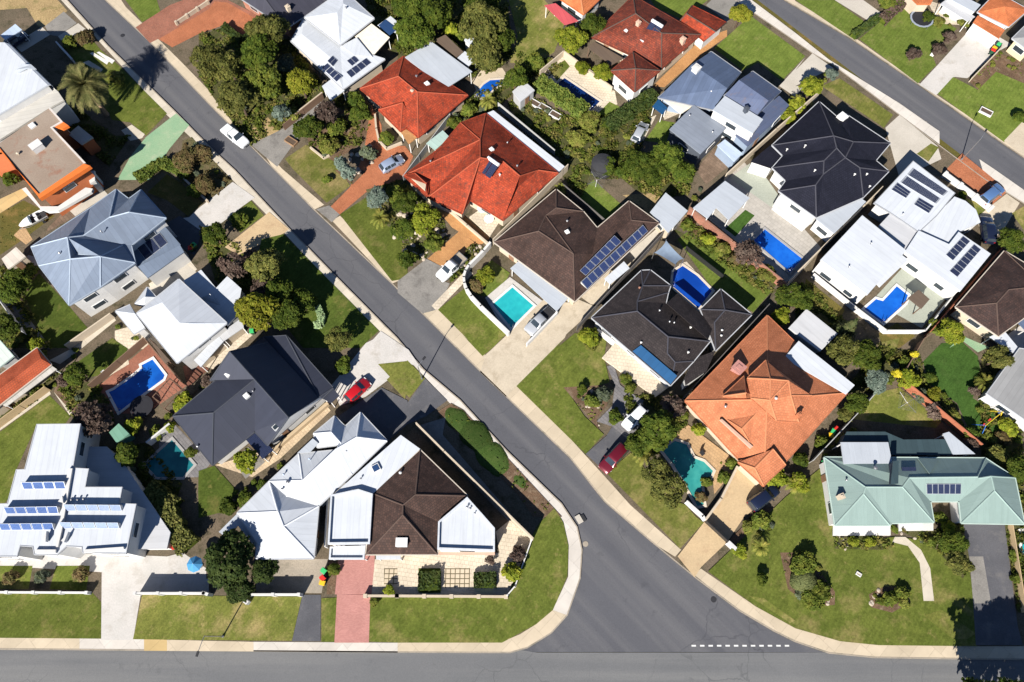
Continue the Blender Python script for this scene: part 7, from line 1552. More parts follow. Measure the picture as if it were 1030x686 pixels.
# vehicles and things
for n, c in (('white',(.75,.76,.77)),('silver',(.42,.44,.47)),('silverblue',(.30,.36,.48)),('maroon',(.13,.008,.018)),('red',(.42,.008,.012)),('blue',(.02,.045,.16)),('skyblue',(.10,.19,.38)),('navy',(.012,.018,.045))):
    m_plain('car_'+n, c, .28, .5, .25 if n not in ('white','red') else 0, var=.03, coat=.8)
m_plain('tyre', (.018,.018,.018), .9); m_plain('rim', (.42,.43,.45), .35, .5, .7); m_plain('lens', (.75,.76,.74), .15); m_plain('tail', (.3,.01,.01), .2); m_plain('plastic_black', (.025,.025,.028), .6)
m_plain('bin_green', (.02,.07,.035), .5); m_plain('lid_yellow', (.75,.45,.02), .5); m_plain('lid_red', (.6,.03,.02), .5); m_plain('lid_lime', (.05,.45,.14), .5)
m_plain('parasol_blue', (.05,.22,.42), .8); m_plain('sail_blue', (.17,.22,.29), .85); m_plain('tank_dark', (.035,.035,.038), .6); m_plain('mat_black', (.015,.015,.02), .8); m_plain('pad_pale', (.25,.28,.34), .7)
m_plain('paint_yellow', (.7,.5,.03), .5); m_plain('paint_blue', (.04,.15,.5), .5); m_plain('paint_red', (.55,.04,.03), .5); m_plain('soil', (.09,.06,.04), .95)

# ------------------------------------------------------------------ mesh helpers
class MB:
    def __init__(s): s.v = []; s.f = []; s.m = []
    def poly(s, pts, mi=0):
        i = len(s.v); s.v += [Vector(p) for p in pts]; s.f.append(tuple(range(i, i+len(pts)))); s.m.append(mi)
    def prism(s, pts, z0, z1, mi=0, bottom=True):
        """pts (x,y) or (x,y,z): top follows its own z when given (then z1 is the thickness below)"""
        if len(pts[0]) == 3: top = [Vector(p) for p in pts]; bot = [Vector((p[0], p[1], p[2]-z1)) for p in pts]
        else: top = [Vector((p[0], p[1], z1)) for p in pts]; bot = [Vector((p[0], p[1], z0)) for p in pts]
        if area([(p.x, p.y) for p in top]) < 0: top.reverse(); bot.reverse()
        s.poly(top, mi)
        if bottom: s.poly(bot[::-1], mi)
        n = len(top)
        for i in range(n):
            j = (i+1) % n; s.poly([bot[i], bot[j], top[j], top[i]], mi)
    def box(s, c, d, rz=0., mi=0):
        cx, cy, cz = c; co, si = math.cos(rz), math.sin(rz)
        q = [(cx+x*co-y*si, cy+x*si+y*co) for x, y in ((-d[0]/2,-d[1]/2),(d[0]/2,-d[1]/2),(d[0]/2,d[1]/2),(-d[0]/2,d[1]/2))]
        s.prism(q, cz-d[2]/2, cz+d[2]/2, mi)
    def tube(s, pts, rads, n=8, mi=0, cap=True):
        pts = [Vector(p) for p in pts]; rings = []
        for k, p in enumerate(pts):
            d = (pts[min(k+1, len(pts)-1)]-pts[max(k-1, 0)]).normalized()
            a = d.orthogonal().normalized(); b = d.cross(a)
            r = rads[k] if isinstance(rads, (list, tuple)) else rads
            base = len(s.v)
            s.v += [p+(a*math.cos(t*2*math.pi/n)+b*math.sin(t*2*math.pi/n))*r for t in range(n)]; rings.append(base)
        for q, w in zip(rings, rings[1:]):
            for t in range(n): u = (t+1) % n; s.f.append((q+t, q+u, w+u, w+t)); s.m.append(mi)
        if cap:
            s.f.append(tuple(range(rings[0], rings[0]+n))[::-1]); s.m.append(mi); s.f.append(tuple(range(rings[-1], rings[-1]+n))); s.m.append(mi)
    def mesh(s, name, mats, origin=(0,0,0), smooth=False):
        o = Vector(origin); me = bpy.data.meshes.new(name)
        me.from_pydata([v-o for v in s.v], [], s.f)
        for m in (mats if isinstance(mats, (list, tuple)) else [mats]): me.materials.append(MAT[m] if isinstance(m, str) else m)
        if len(set(s.m)) > 1: me.polygons.foreach_set('material_index', s.m)
        uv = me.uv_layers.new(name='UVMap'); flat = []
        for p in me.polygons:                       # planar UV in metres: u level, v up the slope
            n = p.normal
            if abs(n.z) > .999:
                a = (s.v[p.vertices[1]]-s.v[p.vertices[0]]); a.z = 0; u = a.normalized() if a.length > 1e-6 else Vector((1,0,0))
            else: u = Vector((-n.y, n.x, 0)).normalized()
            w = n.cross(u)
            for vi in p.vertices: q = s.v[vi]; flat += [q.dot(u), q.dot(w)]
        uv.data.foreach_set('uv', flat)
        if smooth: me.polygons.foreach_set('use_smooth', [True]*len(me.polygons))
        me.update(); return me
    def build(s, name, mats, parent=None, origin=(0,0,0), smooth=False):
        return put(name, s.mesh(name, mats, origin, smooth), parent)
def put(name, me, parent=None, loc=(0,0,0)):
    o = bpy.data.objects.new(name, me); COL.objects.link(o); o.location = loc
    if parent: o.parent = parent
    return o
def thing(name, label, cat, loc, group=None, rz=0.):
    o = put(name, None, None, loc); o.empty_display_size = .3; o.rotation_euler.z = rz
    return tag(o, label, cat, group)
def tag(o, label, cat, group=None):
    o['label'] = label; o['category'] = cat
    if group: o['group'] = group
    return o
def area(p): return sum(p[i][0]*p[(i+1) % len(p)][1]-p[(i+1) % len(p)][0]*p[i][1] for i in range(len(p)))/2
def inset(p, d):
    """mitred inset of a simple polygon (negative d grows it)"""
    p = [(a[0], a[1]) for a in p]
    if area(p) < 0: p = p[::-1]
    out = []; n = len(p)
    for i in range(n):
        a, b, c = Vector(p[i-1]), Vector(p[i]), Vector(p[(i+1) % n])
        e1, e2 = (b-a), (c-b)
        if e1.length < 1e-4 or e2.length < 1e-4: out.append(tuple(b)); continue
        e1.normalize(); e2.normalize(); n1 = Vector((-e1.y, e1.x)); n2 = Vector((-e2.y, e2.x))
        k = n1+n2; k = k/max(k.dot(k)/2, .35); out.append(tuple(b+k*d))
    return out
def centroid(p): return (sum(a[0] for a in p)/len(p), sum(a[1] for a in p)/len(p))
def lerp(a, b, t): return a+(b-a)*t

# ------------------------------------------------------------------ the setting
g = MB(); g.prism([(-1500,-1200),(1500,-1200),(1500,2500),(-1500,2500)], -1.2, -.2); o = g.build('ground', 'lawn_dry'); o['kind'] = 'structure'
for i, (nm, mat, pts) in enumerate(DATA['road']):
    g = MB(); g.poly([(x, y, -.14+.006*i) for x, y in (pts if area(pts) > 0 else pts[::-1])]); o = g.build(nm, mat); o['kind'] = 'structure'
for nm, mat, pts in DATA['block']:
    g = MB(); g.prism(pts, -.19, 0); o = g.build(nm, mat); o['kind'] = 'structure'
    k = MB(); q = inset(pts, .16); p0 = [(a[0], a[1]) for a in (pts if area(pts) > 0 else pts[::-1])]
    for j in range(len(q)):
        l = (j+1) % len(q); k.prism([p0[j], p0[l], q[l], q[j]], .0, .02)
    o = k.build('kerb', 'conc_tan'); o['kind'] = 'structure'
for nm, mat, z, pts in DATA['ground']:
    g = MB(); g.poly([(x, y, z+.004) for x, y in (pts if area(pts) > 0 else pts[::-1])]); o = g.build(nm, mat); o['kind'] = 'structure'

# ------------------------------------------------------------------ houses
def add_wall(th, o, poly, z0, z1, mat, win, name='wall'):
    w = MB(); w.prism(poly, z0, z1); w.build(name, mat, th, o)
    if not win: return
    p = poly if area(poly) > 0 else poly[::-1]; n = len(p); done = 0
    edges = sorted(range(n), key=lambda i: -(Vector(p[(i+1) % n])-Vector(p[i])).length)
    for r_, i in enumerate(edges):
        a, b = Vector(p[i]), Vector(p[(i+1) % n]); L = (b-a).length
        if L < 2.6 or done >= 9: break
        d = (b-a)/L; nrm = Vector((d.y, -d.x)); k = max(1, int(L/3.8)); ang = math.atan2(d.y, d.x)
        for j in range(k):
            c = a+d*(L*(j+.5)/k)
            door = (win == 'door' and r_ == 0 and j == 0) or (win is True and r_ == 1 and j == 0)
            if win == 'door' and not door: continue
            for z in ([1.05] if door else [1.55]+([4.0] if z1 > 4.6 else [])):
                W, Hh = (.9, 2.05) if door else (1.5 if j % 2 else 1.9, 1.05)
                if z1 < z+Hh/2+.1: Hh = max(.5, 2*(z1-z-.1))
                f = MB(); q = c+nrm*.03; f.box((q.x, q.y, z), (W, .1, Hh), ang)
                fo = f.build('door' if door else 'window', 'door_paint' if door else 'window_frame', th, o)
                s_ = MB(); q = c+nrm*.072
                if door: e = c+d*.33+nrm*.1; s_.box((e.x, e.y, 1.0), (.12, .05, .04), ang); s_.build('handle', 'metal_grey', fo, o)
                else: s_.box((q.x, q.y, z), (W-.16, .03, Hh-.16), ang); s_.build('pane', 'glass_dark', fo, o)
            done += 1
def roof_shell(th, o, V, F, ze, roof, wall, cap, gut, n):
    V = [Vector(v) for v in V]; rf = MB(); gw = MB(); edge = {}
    for k, fi in F:
        pts = [V[i] for i in fi]
        nn = sum(((pts[j]-pts[0]).cross(pts[j+1]-pts[0]) for j in range(1, len(pts)-1)), Vector())
        if nn.z < 0: fi = fi[::-1]; pts = pts[::-1]; nn = -nn
        if k == 'w': gw.poly(pts)
        elif len(pts) > 3:
            rf.poly(pts)
        else: rf.poly(pts)
        for j in range(len(fi)):
            a, b = fi[j], fi[(j+1) % len(fi)]; edge.setdefault((min(a, b), max(a, b)), []).append((nn.normalized(), sum(pts, Vector())/len(pts)))
    ro = rf.build('roof', roof, th, o)
    if gw.f: gw.build('gable_wall', wall, th, o)
    fas = MB()
    for (a, b), l in edge.items():
        if len(l) == 1 and (V[a]-V[b]).length > .1:
            p, q = V[a], V[b]; d = (q-p).normalized(); out = Vector((d.y, -d.x, 0))
            if (l[0][1]-p).dot(out) > 0: out = -out
            if out.length < .1: continue
            out.normalize()
            w = .12 if abs(p.z-q.z) < .2 else .05
            top = [p+Vector((0,0,.02)), q+Vector((0,0,.02)), q+out*w+Vector((0,0,.02)), p+out*w+Vector((0,0,.02))]
            fas.prism([tuple(t) for t in top], 0, .2)
    if fas.f: fas.build('gutter', gut or roof, th, o)
    if cap:
        for (a, b), l in edge.items():
            if len(l) == 2 and (V[a]-V[b]).length > .4 and (l[1][1]-l[0][1]).dot(l[0][0]) < -.02:      # convex: ridge or hip
                cp = MB(); cp.tube([V[a], V[b]], .10, 6); cp.build('ridge_cap', cap, ro, o)
def rot_box(mb, c, d, rz): mb.box(c, d, rz)
def roof_extra(th, o, e, wallmat):
    k = e[0]
    if k == 'wing':
        h = e[1]; roof_shell(th, o, h['V'], h['F'], h['ze'], h['roof'], h['wall'], h['cap'], h['gut'], h['n'])
        p = inset([v[:2] for v in h['V'][:h['n']]], h['over']); add_wall(th, o, p, 0, h['ze']-.03, h['wall'], h['win'])
    elif k == 'slab':
        _, part, pts, mat, t, walls, posts, par, pmat, top = e
        m = MB(); m.prism([tuple(p) for p in pts], 0, t)
        xy = [(p[0], p[1]) for p in pts]; zt = min(p[2] for p in pts)
        if par:
            q = inset(xy, .22); p0 = xy if area(xy) > 0 else xy[::-1]
            for j in range(len(q)):
                l = (j+1) % len(q); m.prism([p0[j], p0[l], q[l], q[j]], zt-.02, zt+par)
        m.build(part, mat, th, o)
        if walls: add_wall(th, o, inset(xy, .12), 0, zt-t*.8, walls, zt > 2.4 and abs(area(xy)) > 12)
        if posts:
            for q in inset(xy, .18)[:8]:
                b = MB(); b.box((q[0], q[1], (zt-t)/2), (.11, .11, zt-t)); b.build('post', posts, th, o)
    elif k == 'panels':
        _, q, nx, ny, mat = e; A, B, C, D_ = [Vector(v) for v in q]
        for i in range(nx):
            for j in range(ny):
                def at(u, v): return (A*(1-u)+B*u)*(1-v)+(D_*(1-u)+C*u)*v
                gx, gy = .03, .03
                u0, u1, v0, v1 = (i+gx)/nx, (i+1-gx)/nx, (j+gy)/ny, (j+1-gy)/ny
                P4 = [at(u0, v0), at(u1, v0), at(u1, v1), at(u0, v1)]
                nn = (P4[1]-P4[0]).cross(P4[3]-P4[0]).normalized()
                if nn.z < 0: P4.reverse(); nn = -nn
                m = MB(); lo = [p-nn*.05 for p in P4]; c = sum(P4, Vector())/4
                for a in range(4): b = (a+1) % 4; m.poly([lo[a], lo[b], P4[b], P4[a]], 1)
                inn = [c+(p-c)*.93 for p in P4]
                for a in range(4): b = (a+1) % 4; m.poly([P4[a], P4[b], inn[b], inn[a]], 1)
                m.poly(inn, 0); m.build('solar_panel', [mat, 'solar_frame'], th, o)
        if (A-D_).z > .5:
            s_ = MB(); dn = Vector((0,0,.78)); a_, b_ = A-Vector((0,0,.06)), B-Vector((0,0,.06)); bk = (A-D_); bk.z = 0; bk = bk.normalized()*.04
            s_.poly([a_, b_, b_-dn, a_-dn]); s_.poly([a_+bk, a_-dn+bk, b_-dn+bk, b_+bk]); s_.build('rack_back', 'wall_white', th, o)
            for P_, Q_ in ((A, D_), (B, C)):
                s_ = MB(); s_.poly([P_-Vector((0,0,.06)), Q_-Vector((0,0,.06)), P_-dn]); s_.build('rack_end', 'wall_white', th, o)
    else:
        _, p, size, ang, mat = e; x, y, z = p; a = R(ang); m = MB()
        if k == 'vent':
            m.tube([(x, y, z-.25), (x, y, z+.3)], [.13*size/.5*.6]*2, 8); m.tube([(x, y, z+.3), (x, y, z+.38), (x, y, z+.46)], [.3*size, .34*size, .12*size], 10); m.build('roof_vent', mat or 'metal_grey', th, o)
        elif k == 'skylight':
            m.box((x, y, z+.05), (size, size, .4), a); f = m.build('skylight', 'window_frame', th, o); m2 = MB(); m2.box((x, y, z+.26), (size*.8, size*.8, .04), a); m2.build('pane', mat or 'lens', f, o)
        elif k == 'chimney':
            m.box((x, y, z+.1), (size, size, 1.5), a); c = m.build('chimney', mat or 'wall_brick', th, o); m2 = MB(); m2.box((x, y, z+.9), (size*1.2, size*1.2, .12), a); m2.box((x, y, z+1.0), (size*.5, size*.5, .14), a); m2.build('chimney_cap', mat or 'wall_cream', c, o)
        elif k == 'roof_hatch':
            m.box((x, y, z+.45), (size, size*.75, 1.1), a); c = m.build('roof_hatch', 'wall_white', th, o); m2 = MB(); m2.box((x, y, z+1.03), (size*1.08, size*.82, .06), a); m2.build('lid', 'wall_white', c, o)
        elif k == 'dormer_vent':
            m.box((x, y, z+.1), (1.3, 1.0, .9), a); c = m.build('dormer_vent', 'metal_white', th, o); m2 = MB(); m2.box((x, y, z+.57), (1.45, 1.1, .06), a); m2.build('cover', 'metal_white', c, o)
        elif k == 'water_heater':
            # two collector plates leaning with the roof, the tank lying along their upper edge
            d = Vector((-.64, -.77, 0)); s_ = Vector((.77, -.64, 0)); c0 = Vector((x, y, z+.12)); up = Vector((0,0,.45))
            t0, t1 = c0-d*.9+up, c0+d*.9-up
            for sgn in (-.55, .55):
                q = [t0+s_*(sgn-.5), t0+s_*(sgn+.5), t1+s_*(sgn+.5), t1+s_*(sgn-.5)]; m1 = MB(); m1.prism([tuple(v+Vector((0,0,.06))) for v in q], 0, .09); m1.build('collector', 'solar', th, o)
            m.tube([t0-d*.25+s_*-1.05+Vector((0,0,.22)), t0-d*.25+s_*1.05+Vector((0,0,.22))], .28, 12); m.build('water_tank', 'metal_white', th, o)
for h in DATA['house']:
    E = h['V'][:h['n']]; c = centroid(E); o = Vector((c[0], c[1], 0))
    th = thing(h['name'], h['label'], h['cat'], o)
    xy = [v[:2] for v in E]; p = inset(xy, h['over'])
    if area(p)*1 < .3*abs(area(xy)): p = inset(xy, .1)
    add_wall(th, o, p, 0, h['ze']-.03, h['wall'], h['win'])
    if h['V'][h['n']:]: roof_shell(th, o, h['V'], h['F'], h['ze'], h['roof'], h['wall'], h['cap'], h['gut'], h['n'])
    else:
        m = MB(); m.prism([tuple(v) for v in E], 0, .28); m.build('roof', h['roof'], th, o)
        if h['gut']:
            m = MB(); q = inset(xy, -.1); p0 = xy if area(xy) > 0 else xy[::-1]
            for j in range(len(q)):
                l = (j+1) % len(q); m.prism([p0[j], p0[l], q[l], q[j]], h['ze']-.22, h['ze']+.04)
            m.build('gutter', h['gut'], th, o)
    for e in h['extra']: roof_extra(th, o, e, h['wall'])

# ------------------------------------------------------------------ pools
for label, pts, mat, rim, w, zb in DATA['pool']:
    c = centroid(pts); o = Vector((c[0], c[1], 0)); th = thing('swimming_pool', label, 'pool', o)
    a = pts if area(pts) > 0 else pts[::-1]; q = inset(a, -w); m = MB()
    for j in range(len(a)):
        l = (j+1) % len(a); m.prism([q[j], q[l], a[l], a[j]], 0, zb+.10)
    m.build('coping', rim, th, o)
    m = MB(); m.poly([(x, y, zb+.03) for x, y in a]); m.build('water', mat, th, o)
    # ladder rails at one corner
    p0 = Vector(a[0]); d = (o.to_2d()-p0).normalized(); s_ = Vector((-d.y, d.x)); m = MB()
    for k in (-.25, .25):
        b = p0+s_*k-d*.15; e = p0+s_*k+d*.35
        m.tube([(b.x, b.y, .1), (b.x, b.y, .8), (lerp(b.x, e.x, .5), lerp(b.y, e.y, .5), .95), (e.x, e.y, .75), (e.x, e.y, .05)], .025, 6)
    m.build('handrail', 'metal_grey', th, o)

# ------------------------------------------------------------------ fences and walls
for label, pts, H, mat, t, sp, grp, name, cat in DATA['fence']:
    c = centroid(pts); o = Vector((c[0], c[1], 0)); th = thing(name, label, cat, o, grp); acc = 0
    for a, b in zip(pts, pts[1:]):
        A, B = Vector(a), Vector(b); L = (B-A).length
        if L < .05: continue
        d = (B-A)/L; ang = math.atan2(d.y, d.x); mid = (A+B)/2
        m = MB(); m.box((mid.x, mid.y, H/2), (L+t*.5, t, H), ang)
        po = m.build('panel', mat, th, o)
        m = MB(); m.box((mid.x, mid.y, H+.02), (L+t*.5+.02, t+.05, .05), ang); m.build('capping', mat, po, o)
        if sp:
            k = max(1, round(L/sp))
            for j in range(k+1):
                q = A+d*(L*j/k); m = MB(); w = max(t*1.9, .08); m.box((q.x, q.y, (H+.12)/2), (w, w, H+.12), ang); m.build('post', mat, th, o)
        elif cat == 'fence' and L > 5:
            k = int(L/4.8)
            for j in range(1, k+1):
                q = A+d*(L*j/(k+1)); m = MB(); m.box((q.x, q.y, (H+.04)/2), (.09, .11, H+.04), ang); m.build('post', mat, th, o)

# ------------------------------------------------------------------ vegetation
def leaf(mb, p, nrm, s, asp=1.0):
    n = nrm.normalized(); a = n.orthogonal().normalized(); t = rnd.uniform(0, 6.28); b = n.cross(a)
    u = (a*math.cos(t)+b*math.sin(t))*s; v = (b*math.cos(t)-a*math.sin(t))*s*asp
    i = len(mb.v); mb.v += [p-u-v*.6, p+u*.35-v, p+u+v*.5, p-u*.25+v]; mb.f.append((i, i+1, i+2, i+3)); mb.m.append(0)
def rdir():
    while True:
        v = Vector((rnd.uniform(-1,1), rnd.uniform(-1,1), rnd.uniform(-1,1)))
        if .05 < v.length <= 1: return v.normalized()
def crown(tufts, nl, ls, zsc=.8, lobes=7, tr=.085, core=.60, gap=.0):
    """an uneven crown of radius about 1: leaf tufts spread over overlapping lobes, gaps between them"""
    mb = MB(); L = [(Vector((rnd.uniform(-.1,.1), rnd.uniform(-.1,.1), .05)), core)]
    for k in range(lobes):
        t = k*2*math.pi/lobes+rnd.uniform(-.35,.35); q = rnd.uniform(.36, .66); L.append((Vector((math.cos(t)*q, math.sin(t)*q, rnd.uniform(-.2,.3))), rnd.uniform(.24,.44)))
    for k in range(3): L.append((Vector((rnd.uniform(-.35,.35), rnd.uniform(-.35,.35), rnd.uniform(.3,.5))), rnd.uniform(.22,.34)))
    wts = [r*r for _, r in L]; n = 0
    while n < tufts:
        c, r = rnd.choices(L, wts)[0]; d = rdir()
        if d.z < -.3: d.z = -d.z
        p = c+d*r*rnd.uniform(.74, 1.06)
        if any((p-c2).length < r2*.72 for c2, r2 in L if c2 is not c): continue
        n += 1; p.z *= zsc
        if gap and rnd.random() < gap: continue
        tone = rnd.uniform(.75, 1.25)
        for _ in range(nl):
            q = p+rdir()*tr*rnd.uniform(.3, 1.2); leaf(mb, q, d*.6+Vector((0,0,.55))+rdir()*.55, ls*rnd.uniform(.6, 1.25)*tone)
    return mb
def cone_crown():
    mb = MB()
    for k in range(1700):
        z = rnd.random()**1.3; r = (1-z)*(.85+.25*math.sin(z*26))*rnd.uniform(.5, 1); t = rnd.uniform(0, 6.28)
        p = Vector((math.cos(t)*r, math.sin(t)*r, z*2.6-.9)); leaf(mb, p, Vector((math.cos(t), math.sin(t), .8))+rdir()*.4, .11*rnd.uniform(.6, 1.2), .6)
    return mb
def palm_crown(nf, seglen, droop, wid, leaflets):
    mb = MB()
    for k in range(nf):
        t = k*2.399963+rnd.uniform(-.2,.2); el = lerp(1.35, -.35, k/nf)+rnd.uniform(-.12,.12); L = rnd.uniform(.85, 1.1)*(1 if k > nf*.2 else .8)
        p = Vector((0,0,.0)); d = Vector((math.cos(t)*math.cos(el), math.sin(t)*math.cos(el), math.sin(el))); side = Vector((-math.sin(t), math.cos(t), 0))
        n = 10; prev = p
        for i in range(n):
            d = (d+Vector((0,0,-droop/n*(1+i*.15)))).normalized(); q = prev+d*(L/n); up = side.cross(d).normalized()
            w = wid*math.sin(math.pi*min(.98, (i+.8)/(n+.6)))**.6
            for j in range(leaflets):
                a = prev.lerp(q, (j+.2)/leaflets)
                for sg in (-1, 1):
                    tip = a+side*sg*w+d*w*.75-up*w*.25
                    i0 = len(mb.v); h = d*(L/n/leaflets*.42); mb.v += [a-h, a+h, tip+h*.3, tip-h*.3]; mb.f.append((i0, i0+1, i0+2, i0+3)); mb.m.append(0)
            i0 = len(mb.v); e = side*.008; mb.v += [prev-e+up*.005, prev+e+up*.005, q+e+up*.005, q-e+up*.005]; mb.f.append((i0, i0+1, i0+2, i0+3)); mb.m.append(0)
            prev = q
    return mb
def mound_crown(zs=.55):
    mb = MB()
    for k in range(2600):
        d = rdir(); d.z = abs(d.z); r = 1+.06*math.sin(d.x*5+d.y*3)+rnd.uniform(-.04,.02)
        leaf(mb, Vector((d.x*r, d.y*r, d.z*r*zs)), d+rdir()*.35, .065*rnd.uniform(.7,1.2))
    return mb
def trunk_mesh(kind):
    mb = MB()
    if kind == 'palm':
        mb.tube([(0,0,0),(.0,.0,.25),(0,0,.6),(0,0,1.0)], [.30,.2,.17,.19], 10)
    else:
        mb.tube([(0,0,-.02),(.02,.01,.35),(-.02,.03,.7),(0,0,1.0)], [.13,.10,.075,.045], 8)
        for k in range(5):
            t = k*1.257+.4; z = .45+.09*k
            mb.tube([(0,0,z),(math.cos(t)*.28, math.sin(t)*.28, z+.22),(math.cos(t)*.55, math.sin(t)*.55, z+.42)], [.055,.038,.015], 6)
    return mb
LIB = {}
def lib(key, fn):
    if key not in LIB: LIB[key] = [fn().mesh(key.replace(' ', '_'), 'leaf_tree') for _ in range(3)]
    return LIB[key]
TRUNK = {k: trunk_mesh(k).mesh('trunk', 'bark_palm' if k == 'palm' else 'bark', smooth=True) for k in ('palm', 'tree')}
def crown_for(kind, Rr):
    big = Rr > 1.75; sz = '_big' if big else ''
    if kind == 'palm': return lib('palm_crown', lambda: palm_crown(64, .1, .85, .17, 5))
    if kind == 'smallpalm': return lib('smallpalm_crown', lambda: palm_crown(26, .1, .9, .16, 4))
    if kind == 'conifer': return lib('conifer_crown', cone_crown)
    if kind == 'mound': return lib('mound_crown', mound_crown)
    if kind == 'topiary': return lib('topiary_crown', lambda: mound_crown(.8))
    if kind == 'purple': return lib('airy_crown'+sz, (lambda: crown(420, 7, .05, .75, 8, .10, .5, .2)) if big else (lambda: crown(200, 6, .085, .7, 6, .12, .5, .15)))
    if kind in ('shrub', 'silver', 'yellow'): return lib('shrub_crown'+sz, (lambda: crown(430, 7, .062, .7, 8, .09)) if big else (lambda: crown(190, 6, .11, .7, 5, .12)))
    if kind == 'olive': return lib('olive_crown'+sz, (lambda: crown(700, 8, .042, .8, 10, .08, .55, .08)) if big else (lambda: crown(240, 6, .085, .75, 6, .11)))
    return lib('leafy_crown'+sz, (lambda: crown(760, 8, .046, .8, 9, .072)) if big else (lambda: crown(240, 6, .095, .75, 6, .11)))
def set_leaf(o, name):
    o.material_slots[0].link = 'OBJECT'; o.material_slots[0].material = MAT[name]
CATS = {'palm':('palm_tree','palm'), 'smallpalm':('small_palm','palm'), 'conifer':('conifer_tree','tree'), 'mound':('clipped_shrub','shrub'), 'topiary':('clipped_shrub','shrub'), 'shrub':('garden_shrub','shrub'), 'silver':('silver_shrub','shrub'), 'yellow':('flowering_shrub','shrub')}
for kind, pt, Rr, zc, label, tint, grp in DATA['tree']:
    nm, cat = CATS.get(kind, ('garden_tree', 'tree'))
    low = kind in ('shrub', 'mound', 'yellow', 'topiary') or (kind == 'silver' and Rr < 1.6)
    lean = (0, 0)
    th = thing(nm, label, cat, (pt[0], pt[1], 0), 'trees of the front garden grove' if grp else None)
    if kind == 'palm': lean = (-.7, -.3)
    if kind in ('tree', 'bright', 'olive', 'purple') and Rr < 1.75 and zc < 3: zc = .2+Rr*.7     # bushy down to the ground
    me = crown_for(kind, Rr); me = me[rnd.randrange(3)]
    o = put('foliage' if low else 'crown', me, th); o.location = (0, 0, zc); o.rotation_euler.z = rnd.uniform(0, 6.28)
    fz = rnd.uniform(.9, 1.1); o.scale = (Rr*rnd.uniform(.95,1.06), Rr*rnd.uniform(.95,1.06), Rr*fz)
    if kind == 'mound': o.scale = (Rr*1.5, Rr*.95, Rr*.2); o.rotation_euler.z = R(-47)
    if kind in ('mound', 'topiary'): o.location.z = .02 if kind == 'mound' else .35
    if kind == 'smallpalm': o.location.z = zc = max(1.1, Rr*.9)
    set_leaf(o, {'shrub':'leaf_shrub%d' % tint, 'bright':'leaf_bright1' if tint else 'leaf_bright', 'tree':('leaf_tree', 'leaf_tree1', 'leaf_dark')[min(tint, 2)]}.get(kind, 'leaf_'+kind))
    t = put('stem' if low else 'trunk', TRUNK['palm' if kind == 'palm' else 'tree'], th)
    if kind == 'palm': t.scale = (1.5, 1.5, zc+.1)
    elif kind == 'smallpalm': t.scale = (.5, .5, zc)
    else: t.scale = (min(Rr*.75, 2.2), min(Rr*.75, 2.2), zc+Rr*.15) if not low else (Rr*.5, Rr*.5, .12 if kind in ('mound', 'topiary') else max(.25, zc*.9))
for label, pts, w, H, mat, grp, name in DATA['hedge']:
    c = centroid(pts); o = Vector((c[0], c[1], 0)); mb = MB()
    for a, b in zip(pts, pts[1:]):
        A, B = Vector(a), Vector(b); L = (B-A).length; d = (B-A)/max(L, .01); s_ = Vector((-d.y, d.x))
        ls = min(.16, w*.12); n = int(min(5200, (L*(w+2*H)+2*w*H)/(ls*ls)*.8))+60
        for _ in range(n):
            u = rnd.uniform(0, L) if 'square' in label else rnd.uniform(-w*.12, L+w*.12); k = rnd.random()
            if k < .55: v, z, nn = rnd.uniform(-.5, .5), H*(1+rnd.uniform(-.1,.05)), Vector((0,0,1))
            else: sg = rnd.choice((-1,1)); v, z, nn = sg*.5, rnd.uniform(.05,1)*H, Vector((s_.x*sg, s_.y*sg, .3))
            wob = 1 if 'square' in label else 1+.12*math.sin(u*1.7)+.08*math.sin(u*4.1+1)
            p = A+d*u+s_*v*w*wob; leaf(mb, Vector((p.x, p.y, z+.12*math.sin(u*2.3+v*3))), nn+rdir()*.7, ls*rnd.uniform(.6,1.2))
    th = thing(name, label, 'hedge', o, grp); mb.build('foliage', mat, th, o)
    core = MB()
    for a, b in zip(pts, pts[1:]):
        A, B = Vector(a), Vector(b); L = (B-A).length
        if L > .1: m_ = (A+B)/2; core.box((m_.x, m_.y, H*.45), (L, w*.8, H*.86), math.atan2((B-A).y, (B-A).x))
    core.build('branches', 'leaf_tree', th, o)
COVER = {'litter': ('leaf_cover', 24., .17, .6), 'scrub': ('leaf_shrub1', 9., .15, .3), 'rockbed': ('leaf_cover', 13., .15, .4), 'mulch': ('leaf_shrub0', 1.6, .12, .25), 'lawn_dry': ('hedge_olive', 1.2, .10, .08), 'yard': ('leaf_shrub0', 1., .1, .1)}
from mathutils import noise as mnoise
def inside(x, y, p):
    c = False
    for i in range(len(p)):
        (x1, y1), (x2, y2) = p[i], p[i-1]
        if (y1 > y) != (y2 > y) and x < (x2-x1)*(y-y1)/(y2-y1)+x1: c = not c
    return c
for nm, mat, z, pts in DATA['ground']:
    if mat not in COVER or abs(area(pts)) < 6: continue
    lm, dens, ls, hh = COVER[mat]; xs = [p[0] for p in pts]; ys = [p[1] for p in pts]; mb = MB()
    for _ in range(int(min(22000, dens*(max(xs)-min(xs))*(max(ys)-min(ys))))):
        x, y = rnd.uniform(min(xs), max(xs)), rnd.uniform(min(ys), max(ys)); k = mnoise.noise((x*.55, y*.55, 3.1))
        if k+rnd.uniform(-.25,.25) < -.02 or not inside(x, y, pts): continue
        hz = hh*(.3+max(0, k)*1.6)
        for _ in range(3): leaf(mb, Vector((x+rnd.uniform(-.14,.14), y+rnd.uniform(-.14,.14), z+.03+hz*rnd.random())), Vector((0,0,1))+rdir()*.8, ls*rnd.uniform(.5, 1.1))
    if mb.f: o = mb.build('ground_cover', lm); o['kind'] = 'stuff'; o['label'] = 'low ground cover growing in the planted beds'; o['category'] = 'ground cover'
